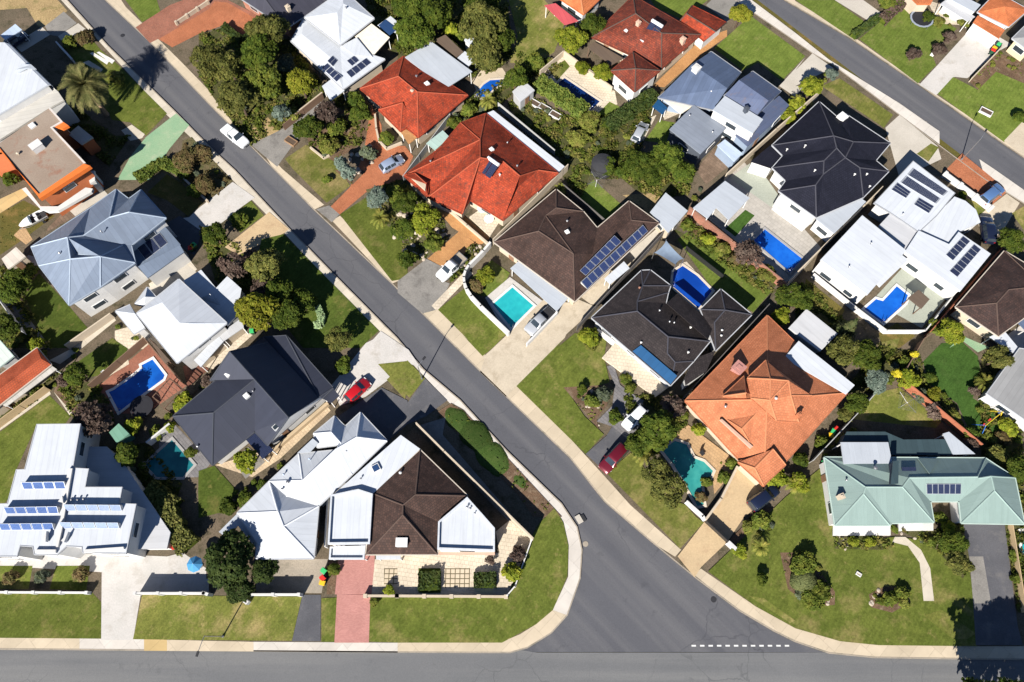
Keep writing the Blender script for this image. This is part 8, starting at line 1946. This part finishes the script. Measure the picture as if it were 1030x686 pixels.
def rock_mesh():
    import bmesh
    bm = bmesh.new(); bmesh.ops.create_icosphere(bm, subdivisions=2, radius=1)
    k = [(rdir(), rnd.uniform(.1,.35)) for _ in range(6)]
    for v in bm.verts:
        n = v.co.normalized(); v.co = n*(1-sum(a*max(0, n.dot(d))**2 for d, a in k)*.8); v.co.z *= .6
    me = bpy.data.meshes.new('rock'); bm.to_mesh(me); bm.free(); me.materials.append(MAT['rock']); return me
ROCKS = [rock_mesh() for _ in range(3)]
for kind, pts, label, grp, tint in DATA['scatter']:
    for x, y, r, a in pts:
        if kind == 'rock':
            o = put('garden_rock', ROCKS[rnd.randrange(3)], None, (x, y, r*.25)); o.scale = (r*1.2, r*.9, r)
            tag(o, label, 'rock', grp)
        else:
            me = lib('shrub_crown', lambda: crown(190, 6, .11, .7, 5, .12))[rnd.randrange(3)]
            o = put('garden_plant', me, None, (x, y, r*.5)); o.scale = (r, r, r*rnd.uniform(.7,1.1)); tag(o, label, 'plant', grp)
            set_leaf(o, 'leaf_shrub%d' % (rnd.choice((0,2,3)) if tint == 2 else rnd.choice((1,0,3)) if tint == 1 else rnd.choice((0,0,2,3))))
        o.rotation_euler.z = a

# ------------------------------------------------------------------ vehicles
PROFILE = {   # stations: x, shoulder z, top z, half width, roof half width ; cabin glass between marks
 'hatch': (4.0, 1.7, [(-2.02,.62,.66,.70,.6),(-1.98,.86,.92,.80,.66),(-1.55,.92,1.38,.84,.58),(-1.1,.93,1.47,.86,.60),(.05,.92,1.48,.86,.61),(.35,.91,1.42,.86,.6),(1.0,.89,.97,.85,.68),(1.7,.78,.84,.80,.62),(1.98,.62,.68,.70,.5),(2.05,.42,.46,.62,.45)]),
 'suv': (4.6, 1.84, [(-2.28,.66,.72,.76,.68),(-2.24,.95,1.05,.86,.74),(-2.02,1.02,1.58,.90,.66),(-1.5,1.02,1.70,.92,.68),(.1,1.01,1.70,.92,.68),(.45,1.0,1.62,.92,.66),(1.1,.98,1.08,.91,.74),(1.9,.9,.97,.88,.7),(2.22,.72,.80,.80,.6),(2.3,.45,.5,.72,.52)]),
 'ute': (5.0, 1.84, [(-2.48,.70,.76,.78,.7),(-2.46,.98,1.04,.88,.8),(-.75,1.0,1.05,.91,.8),(-.62,1.0,1.60,.91,.66),(-.3,1.0,1.72,.92,.66),(.35,1.0,1.72,.92,.66),(.6,.99,1.66,.92,.65),(1.25,.98,1.08,.91,.74),(2.1,.9,.97,.88,.7),(2.42,.72,.8,.8,.6),(2.5,.45,.5,.72,.52)]),
}
PROFILE['ute_tray'] = (5.0, 1.8, [(-.72,.7,.8,.8,.6),(-.70,1.0,1.5,.9,.64)]+PROFILE['ute'][2][4:])
def ring(st):
    x, zs, zt, w, wr = st; zb = .24
    half = [(w*.86, zb), (w, zb+.2), (w*1.0, lerp(zb+.2, zs, .6)), (w*.97, zs), (wr, zt-.03), (wr*.6, zt+.01)]
    return [Vector((x, y, z)) for y, z in half]+[Vector((x, -y, z)) for y, z in half[::-1]]
def make_car(kind, A, B, color, label):
    L, W, st = PROFILE[kind]; A, B = Vector(A), Vector(B); c = (A+B)/2; rz = math.atan2((B-A).y, (B-A).x)
    nm = 'parked_car' if kind in ('hatch', 'suv') else 'utility_pickup'
    th = thing(nm, label, 'car' if kind in ('hatch', 'suv') else 'pickup', (c.x, c.y, .03), None, rz)
    paint = 'car_'+color
    m = MB(); rg = [ring(s) for s in st]; n = len(rg[0])
    for r_ in rg: m.v += r_
    for i in range(len(rg)-1):
        for j in range(n): k = (j+1) % n; m.f.append((i*n+j, (i+1)*n+j, (i+1)*n+k, i*n+k)); m.m.append(0)
    m.f.append(tuple(range(n))); m.m.append(0); m.f.append(tuple(range((len(rg)-1)*n, len(rg)*n))[::-1]); m.m.append(0)
    me = m.mesh('body', paint); me.polygons.foreach_set('use_smooth', [True]*len(me.polygons)); bo = put('body', me, th)
    md = bo.modifiers.new('bevel', 'BEVEL'); md.width = .035; md.segments = 2; md.limit_method = 'ANGLE'; md.angle_limit = R(28)
    # glass: faces rising from the shoulder to the roof
    tops = [s[2] for s in st]; hi = max(tops)
    def glass(name, q):
        cc = sum(q, Vector())/4; nn = (q[1]-q[0]).cross(q[3]-q[0]).normalized()
        if nn.dot(cc-Vector((0,0,.9))) < 0: nn = -nn
        g_ = MB(); g_.poly([cc+(p-cc)*.9+nn*(.055 if 'side' not in name else .015) for p in q]); g_.build(name, 'glass_dark', th)
    for i in range(len(st)-1):
        a, b = st[i], st[i+1]; ra, rb = rg[i], rg[i+1]
        rise = b[2]-a[2]
        if abs(rise) > .28 and max(a[2], b[2]) > 1.2:
            glass('windscreen' if rise < 0 else 'rear_window', [ra[4], ra[7], rb[7], rb[4]])
        if min(a[2], b[2]) > 1.2:
            for q in ([ra[3], ra[4], rb[4], rb[3]], [ra[8], ra[7], rb[7], rb[8]]):
                if b[0]-a[0] > .9:
                    h1 = [q[0], q[1], q[1].lerp(q[2], .48), q[0].lerp(q[3], .48)]; h2 = [q[0].lerp(q[3], .52), q[1].lerp(q[2], .52), q[2], q[3]]
                    glass('side_window', h1); glass('side_window', h2)
                else: glass('side_window', q)
    f = L/2
    for sx in (-.31*L, .31*L):
        for sy in (-1, 1):
            w = MB(); w.tube([(sx, sy*(W/2-.24), .33), (sx, sy*(W/2-.02), .33)], .33, 16); wo = w.build('wheel', 'tyre', th)
            w = MB(); w.tube([(sx, sy*(W/2-.03), .33), (sx, sy*(W/2+.0), .33)], .2, 12); w.build('rim', 'rim', wo)
    for sy in (-1, 1):
        m = MB(); m.box((f-.14, sy*W*.33, .66), (.16, .34, .13)); m.build('headlight', 'lens', th)
        if kind != 'ute_tray': m = MB(); m.box((-f+.07, sy*W*.37, .8), (.12, .2, .2)); m.build('taillight', 'tail', th)
        mx = [s for s in st if s[2] > 1.55 or (kind == 'hatch' and s[2] > 1.4)][-1][0]+.25
        m = MB(); m.box((mx, sy*(W/2+.1), .98), (.12, .22, .14)); m.build('mirror', paint, th)
    if kind == 'ute_tray':
        m = MB(); m.box((-1.62, 0, .85), (1.75, 1.8, .08)); t = m.build('tray', 'conc_tan', th)
        for x, y, dx, dy in ((-1.62, .9, 1.75, .05), (-1.62, -.9, 1.75, .05), (-2.47, 0, .05, 1.8)):
            m = MB(); m.box((x, y, 1.02), (dx, dy, .28)); m.build('tray_side', 'metal_grey', t)
        m = MB(); m.box((-.78, 0, 1.3), (.06, 1.6, .8)); m.build('headboard', 'plastic_black', t)
    if kind == 'ute':
        m = MB(); m.prism([(-2.38,-.74),(-.85,-.74),(-.85,.74),(-2.38,.74)], .98, 1.075); m.build('bed_cover', paint if color == 'white' else 'plastic_black', th)
        m = MB(); m.tube([(-.72,-.74,1.05),(-.72,-.68,1.5),(-.72,.68,1.5),(-.72,.74,1.05)], .035, 6); m.build('roll_bar', 'metal_black', th)
    m = MB(); m.box((f-.02, 0, .42), (.06, W*.5, .16)); m.build('grille', 'plastic_black', th)
for a in DATA['car']: make_car(*a)

# ------------------------------------------------------------------ yard and street things
def lamp(p, label, h, arm):
    th = thing('street_lamp', label, 'street lamp', (p.x, p.y, 0)); o = Vector((p.x, p.y, 0)); a = Vector((arm[0], arm[1], 0))
    m = MB(); m.tube([o, o+Vector((0,0,h))], [.085, .055], 10); m.build('pole', 'metal_grey', th, o)
    m = MB(); m.tube([o, o+Vector((0,0,.25))], [.17, .15], 10); m.build('base', 'metal_grey', th, o)
    t = o+Vector((0,0,h)); m = MB(); m.tube([t, t+a*.3+Vector((0,0,.22)), t+a+Vector((0,0,.35))], [.045,.04,.035], 8); m.build('arm', 'metal_grey', th, o)
    e = t+a+Vector((0,0,.33)); m = MB(); m.box((e.x, e.y, e.z), (.6, .26, .14), math.atan2(a.y, a.x)); hd = m.build('lamp_head', 'plastic_black', th, o)
    m = MB(); m.box((e.x, e.y, e.z-.09), (.4, .18, .06), math.atan2(a.y, a.x)); m.build('lens', 'lens', hd, o)
def circle(c, r, n, z): return [(c.x+r*math.cos(k*2*math.pi/n), c.y+r*math.sin(k*2*math.pi/n), z) for k in range(n)]
def trampoline(p, label, r):
    th = thing('trampoline', label, 'trampoline', (p.x, p.y, 0)); o = Vector((p.x, p.y, 0)); n = 16
    m = MB(); m.poly(circle(o, r*.84, n, .82)); m.build('jumping_mat', 'mat_black', th, o)
    m = MB(); c1, c2 = circle(o, r*.85, n, .85), circle(o, r, n, .85)
    for k in range(n): j = (k+1) % n; m.prism([c2[k], c2[j], c1[j], c1[k]], 0, .05)
    m.build('safety_pad', 'pad_pale' if 'pale rim' in label else 'mat_black', th, o)
    for k in range(4):
        t = k*math.pi/2+.4; x, y = o.x+r*.95*math.cos(t), o.y+r*.95*math.sin(t); m = MB(); m.tube([(x, y, .8), (x, y, .02)], .03, 6); m.build('leg', 'metal_grey', th, o)
def tank(p, label, r):
    th = thing('water_tank', label, 'water tank', (p.x, p.y, 0)); o = Vector((p.x, p.y, 0)); m = MB()
    m.tube([o+Vector((0,0,.0)), o+Vector((0,0,.7)), o+Vector((0,0,1.4)), o+Vector((0,0,1.9))], r, 28); m.build('tank_body', 'tank_dark', th, o)
    m = MB(); m.tube([o+Vector((0,0,1.9)), o+Vector((0,0,2.1)), o+Vector((0,0,2.25))], [r*1.03, r*.6, r*.2], 28); m.build('roof', 'tank_dark', th, o)
    m = MB()
    for z in (.5, 1.0, 1.5): m.tube([o+Vector((0,0,z)), o+Vector((0,0,z+.06))], r*1.02, 28)
    m.build('rib', 'tank_dark', th, o)
    m = MB(); m.tube([o+Vector((r*.4,0,2.05)), o+Vector((r*.4,0,2.3))], .22, 12); m.build('inlet', 'plastic_black', th, o)
def clothesline(p, label):
    th = thing('rotary_clothesline', label, 'clothesline', (p.x, p.y, 0)); o = Vector((p.x, p.y, 0))
    m = MB(); m.tube([o, o+Vector((0,0,1.95))], .035, 8); m.build('pole', 'metal_white', th, o); w = MB()
    for k in range(4):
        t = k*math.pi/2+.5; d = Vector((math.cos(t), math.sin(t), 0)); m = MB(); m.tube([o+Vector((0,0,1.7)), o+d*1.7+Vector((0,0,2.0))], .025, 6); m.build('arm', 'metal_grey', th, o)
        e = Vector((math.cos(t+math.pi/2), math.sin(t+math.pi/2), 0))
        for r_ in (.5, .8, 1.1, 1.4, 1.65): w.tube([o+d*r_+Vector((0,0,1.7+r_*.176)), o+e*r_+Vector((0,0,1.7+r_*.176))], .011, 4)
    w.build('wires', 'metal_grey', th, o)
def sail(pts, label):
    c = centroid(pts); o = Vector((c[0], c[1], 0)); th = thing('shade_sail', label, 'shade sail', o); P4 = [Vector((x, y, 2.7+.35*(k % 2))) for k, (x, y) in enumerate(pts)]
    m = MB(); n = 8; grid = []
    for i in range(n+1):
        for j in range(n+1):
            u, v = i/n, j/n; u_ = .5+(u-.5)*(1-.1*math.sin(math.pi*v)); v_ = .5+(v-.5)*(1-.1*math.sin(math.pi*u))
            grid.append(P4[0]*(1-u_)*(1-v_)+P4[1]*u_*(1-v_)+P4[2]*u_*v_+P4[3]*(1-u_)*v_-Vector((0,0,.15*math.sin(math.pi*u)*math.sin(math.pi*v))))
    m.v = grid
    for i in range(n):
        for j in range(n): a = i*(n+1)+j; m.f.append((a, a+n+1, a+n+2, a+1)); m.m.append(0)
    m.build('sail_cloth', 'sail_blue', th, o, True)
    for p in P4: q = o+(p-o)*1.03; m = MB(); m.tube([(q.x, q.y, 0), (q.x, q.y, p.z+.15)], .05, 8); m.build('post', 'metal_grey', th, o)
def bin_(p, label, lid):
    th = thing('wheelie_bin', label, 'bin', (p.x, p.y, 0)); th.rotation_euler.z = rnd.uniform(0, 6.28)
    m = MB(); m.v = [Vector(q) for q in [(-.2,-.22,.06),(.2,-.22,.06),(.2,.22,.06),(-.2,.22,.06),(-.28,-.29,.95),(.28,-.29,.95),(.28,.33,.95),(-.28,.33,.95)]]
    m.f = [(3,2,1,0),(4,5,6,7),(0,1,5,4),(1,2,6,5),(2,3,7,6),(3,0,4,7)]; m.m = [0]*6; m.build('bin_body', 'bin_green', th)
    m = MB(); m.prism([(-.31,-.34),(.31,-.34),(.31,.36),(-.31,.36)], .951, 1.0); m.prism([(-.26,-.28),(.26,-.28),(.26,.3),(-.26,.3)], 1.0, 1.05); lo = m.build('lid', 'lid_'+lid, th)
    m = MB(); m.tube([(-.22,.42,.96),(.22,.42,.96)], .025, 6); m.build('handle', 'lid_'+lid, lo)
    for sx in (-.26, .26): m = MB(); m.tube([(sx-.03,.28,.11),(sx+.03,.28,.11)], .11, 10); m.build('wheel', 'tyre', th)
def swing(p, label):
    th = thing('swing_set', label, 'swing', (p.x, p.y, 0), None, R(35))
    for sx in (-1.6, 1.6):
        for sy in (-.9, .9): m = MB(); m.tube([(sx*1.05, sy, 0), (sx, 0, 2.1)], .045, 8); m.build('leg', 'paint_blue' if sx < 0 else 'paint_yellow', th)
    m = MB(); m.tube([(-1.75,0,2.1),(1.75,0,2.1)], .045, 8); m.build('beam', 'paint_yellow', th)
    for x in (-.7, .5):
        m = MB(); m.box((x, 0, .5), (.5, .22, .05)); s_ = m.build('seat', 'paint_red', th); m = MB()
        for k in (-.22, .22): m.tube([(x+k,0,.5),(x+k,0,2.1)], .012, 4)
        m.build('chains', 'metal_grey', s_)
    m = MB(); m.prism([(1.75,-.25,1.2),(1.75,.25,1.2),(3.3,.25,.2),(3.3,-.25,.2)], 0, .06); m.build('slide', 'paint_blue', th)
def pergola(pts, label, z, mat):
    c = centroid(pts); o = Vector((c[0], c[1], 0)); th = thing('garden_pergola', label, 'pergola', o); A, B, C, D_ = [Vector((x, y, z)) for x, y in pts]
    for q in (A, B, C, D_): m = MB(); m.box((q.x, q.y, z/2), (.12, .12, z)); m.build('post', mat, th, o)
    for a, b in ((A, B), (B, C), (C, D_), (D_, A)): m = MB(); m.tube([a, b], .08, 4); m.build('beam', mat, th, o)
    n1 = max(3, int((B-A).length/.55)); n2 = max(3, int((D_-A).length/.55)); m = MB()
    for k in range(1, n1): m.tube([A.lerp(B, k/n1)+Vector((0,0,.1)), D_.lerp(C, k/n1)+Vector((0,0,.1))], .05, 4)
    m.build('slats', mat, th, o); m = MB()
    if mat != 'post_brown':
        for k in range(1, n2): m.tube([A.lerp(D_, k/n2)+Vector((0,0,.17)), B.lerp(C, k/n2)+Vector((0,0,.17))], .05, 4)
        m.build('battens', mat, th, o)
def parasol(p, label, color):
    th = thing('garden_parasol', label, 'parasol', (p.x, p.y, 0)); o = Vector((p.x, p.y, 0)); c = circle(o, 1.0, 8, 2.05); t = o+Vector((0,0,2.6)); m = MB()
    for k in range(8): m.poly([c[k], c[(k+1) % 8], t])
    m.build('canopy', color, th, o); m = MB(); m.tube([o, t+Vector((0,0,.1))], .03, 8); m.build('pole', 'metal_white', th, o); m = MB(); m.tube([o, o+Vector((0,0,.1))], .3, 12); m.build('base', 'metal_grey', th, o)
def table(p, label):
    th = thing('outdoor_table', label, 'table', (p.x, p.y, .35)); o = Vector((p.x, p.y, .35)); m = MB(); m.tube([o+Vector((0,0,.7)), o+Vector((0,0,.75))], .75, 20); m.build('table_top', 'metal_white', th, o)
    for k in range(3): t = k*2.094; m = MB(); m.tube([o+Vector((.3*math.cos(t),.3*math.sin(t),.7)), o+Vector((.5*math.cos(t),.5*math.sin(t),0))], .03, 6); m.build('leg', 'metal_white', th, o)
def lounge(p, label):
    th = thing('garden_chair', label, 'chair', (p.x, p.y, .02), None, .6); mat = 'metal_white' if 'white' in label else 'plastic_black'
    m = MB(); m.box((0,0,.42), (.55,.55,.06)); m.build('seat', mat, th); m = MB(); m.prism([(-.27,.25,.95),(.27,.25,.95),(.27,.34,.95),(-.27,.34,.95)], 0, .5); m.build('backrest', mat, th)
    for sx in (-.24,.24):
        for sy in (-.24,.24): m = MB(); m.tube([(sx,sy,0),(sx,sy,.4)], .025, 6); m.build('leg', mat, th)
def box(p, label):
    rz = 0 if 'lawn below' in label else R(-35); white = 'timber' not in label
    if 'pillar' in label or 'letterbox' in label: d, nm, cat = (.55, .45, 1.1), 'letterbox', 'letterbox'
    elif 'birdbath' in label: d, nm, cat = (.7, .45, .3), 'bird_bath', 'bird bath'
    elif 'pit' in label: d, nm, cat = (1.1, .9, .12), 'pit_cover', 'pit cover'
    else: d, nm, cat = (2.0, 1.1, .4), 'planter_box', 'planter'
    th = thing(nm, label, cat, (p.x, p.y, 0), None, rz); m = MB()
    for x, y, dx, dy in ((0, d[1]/2-.06, d[0], .12), (0, -d[1]/2+.06, d[0], .12), (d[0]/2-.06, 0, .12, d[1]-.24), (-d[0]/2+.06, 0, .12, d[1]-.24)): m.box((x, y, d[2]/2), (dx, dy, d[2]))
    m.build('frame', 'wall_white' if white else 'timber', th); m = MB(); m.prism([(-d[0]/2+.1,-d[1]/2+.1),(d[0]/2-.1,-d[1]/2+.1),(d[0]/2-.1,d[1]/2-.1),(-d[0]/2+.1,d[1]/2-.1)], .0, d[2]*.8)
    m.build('soil' if cat == 'planter' else 'lid', 'soil' if cat == 'planter' else 'wall_cream', th)
def drain(p, label):
    th = thing('kerb_drain', label, 'drain', (p.x, p.y, 0), None, R(-60)); m = MB(); m.box((0,0,.0), (1.1,.7,.1)); m.build('lid', 'conc_pale', th); m = MB(); m.box((.15,.62,-.05), (.9,.4,.1)); m.build('grate', 'plastic_black', th)
def boat(pts, label):
    A, B = Vector(pts[0]), Vector(pts[1]); c = (A+B)/2; rz = math.atan2((A-B).y, (A-B).x)
    tr = thing('boat_trailer', 'boat trailer under the white runabout boat', 'trailer', (c.x, c.y, 0), None, rz)
    m = MB()
    for y in (-.6, .6): m.tube([(-2.2,y,.45),(1.4,y,.45),(3.0,0,.45)], .05, 6)
    m.tube([(-1.2,-.9,.42),(-1.2,.9,.42)], .05, 6); m.build('frame', 'metal_grey', tr)
    for y in (-.95,.95): m = MB(); m.tube([(-1.2,y-.1,.3),(-1.2,y+.1,.3)], .3, 14); m.build('wheel', 'tyre', tr)
    th = thing('runabout_boat', label, 'boat', (c.x, c.y, .42), None, rz); th.scale = (.84, .84, .84); tr.scale = (.84, .84, .84); m = MB(); rings = []
    st = [(-2.3,.9,.15),(-1.0,1.0,.08),(.4,.98,.08),(1.5,.7,.18),(2.2,.32,.35),(2.6,.03,.55)]
    for x, w, zb in st:
        base = len(m.v); m.v += [Vector((x, y, z)) for y, z in ((-w,.85+.05*(x > 1)),(-w*.85,.4),(0,zb),(w*.85,.4),(w,.85+.05*(x > 1)))]; rings.append(base)
    for q, w in zip(rings, rings[1:]):
        for k in range(4): m.f.append((q+k, q+k+1, w+k+1, w+k)); m.m.append(0)
    m.f.append(tuple(range(rings[0], rings[0]+5))); m.m.append(0); m.build('hull', 'car_white', th)
    m = MB(); m.poly([(.5,-.95,.86),(1.5,-.7,.9),(2.2,-.32,.9),(2.58,0,.9),(2.2,.32,.9),(1.5,.7,.9),(.5,.95,.86)]); m.build('deck', 'car_white', th)
    m = MB(); m.poly([(-2.25,-.85,.45),(.5,-.9,.45),(.5,.9,.45),(-2.25,.85,.45)]); m.build('cockpit_floor', 'plastic_black', th)
    m = MB(); m.prism([(.3,-.8,1.25),(.7,-.7,.95),(.7,.7,.95),(.3,.8,1.25)], 0, .04); m.build('windscreen', 'glass_dark', th)
    for y in (-.45,.45): m = MB(); m.box((-.5,y,.7), (.5,.5,.5)); m.build('seat', 'car_white', th)
    m = MB(); m.box((-2.5,0,.8), (.4,.35,.7)); m.build('outboard_motor', 'plastic_black', th)
for kind, pts, label, kw in DATA['item']:
    p = Vector((pts[0][0], pts[0][1], 0))
    if kind == 'lamp': lamp(p, label, kw['h'], kw['arm'])
    elif kind == 'trampoline': trampoline(p, label, kw['r'])
    elif kind == 'tank': tank(p, label, kw['r'])
    elif kind == 'clothesline': clothesline(p, label)
    elif kind == 'sail': sail(pts, label)
    elif kind == 'bin': bin_(p, label, kw['lid'])
    elif kind == 'swing': swing(p, label)
    elif kind == 'pergola': pergola(pts, label, 2.3, 'post_white')
    elif kind == 'pergola_dark': pergola(pts, label, 2.3, 'post_brown')
    elif kind == 'parasol': parasol(p, label, kw['color'])
    elif kind == 'table': table(p, label)
    elif kind == 'lounge': lounge(p, label)
    elif kind == 'box': box(p, label)
    elif kind == 'drain': drain(p, label)
    elif kind == 'manhole':
        m = MB(); m.tube([(p.x, p.y, -.14), (p.x, p.y, -.112)], .36, 20); o = m.build('manhole_cover', 'conc_tan' if 'pale' in label else 'plastic_black', None, p); o.location = p; tag(o, label, 'manhole cover')
    elif kind == 'boat': boat(pts, label)
# give-way line: painted dashes across the mouth of the side street
m = MB()
x0, x1, yy = DASH
for k in range(12):
    x = lerp(x0, x1, k/11); m.poly([(x-.27, yy-.1, -.118), (x+.27, yy-.1, -.118), (x+.27, yy+.1, -.118), (x-.27, yy+.1, -.118)])
o = m.build('road_marking', 'paint_white'); o['kind'] = 'structure'

# ------------------------------------------------------------------ light and camera
AZ, EL = R(25), R(34.5)                                   # shadows run 25 degrees right of 'away'
sd = Vector((math.sin(AZ)*math.cos(EL), math.cos(AZ)*math.cos(EL), -math.sin(EL)))
L = bpy.data.lights.new('sun', 'SUN'); L.energy = 5.0; L.angle = R(.53); L.color = (1, .95, .87)
so = bpy.data.objects.new('sun', L); COL.objects.link(so); so.rotation_euler = sd.to_track_quat('-Z', 'Y').to_euler(); so.location = (0, 0, 60)
W = bpy.data.worlds.new('World'); S.world = W; W.use_nodes = True; nt = W.node_tree
sky = nt.nodes.new('ShaderNodeTexSky'); sky.sky_type = 'NISHITA'; sky.sun_disc = False; sky.sun_elevation = EL; sky.sun_rotation = AZ+math.pi; sky.altitude = 2500; sky.air_density = .65; sky.dust_density = .05; sky.ozone_density = 2.5
bg = nt.nodes['Background']; bg.inputs[1].default_value = .075; nt.links.new(sky.outputs[0], bg.inputs[0])
cam = bpy.data.cameras.new('camera'); cam.sensor_width = 36; cam.lens = 36*759/1030; cam.clip_end = 6000; cam.clip_start = 1
co = bpy.data.objects.new('camera', cam); COL.objects.link(co); co.location = (0, 0, 100); co.rotation_euler = (R(21.6), 0, 0); S.camera = co
S.view_settings.view_transform = 'Standard'; S.view_settings.look = 'None'; S.view_settings.gamma = 1; S.view_settings.exposure = .95
S.cycles.max_bounces = 5; S.cycles.diffuse_bounces = 1; S.cycles.glossy_bounces = 2; S.cycles.transmission_bounces = 2; S.cycles.transparent_max_bounces = 4
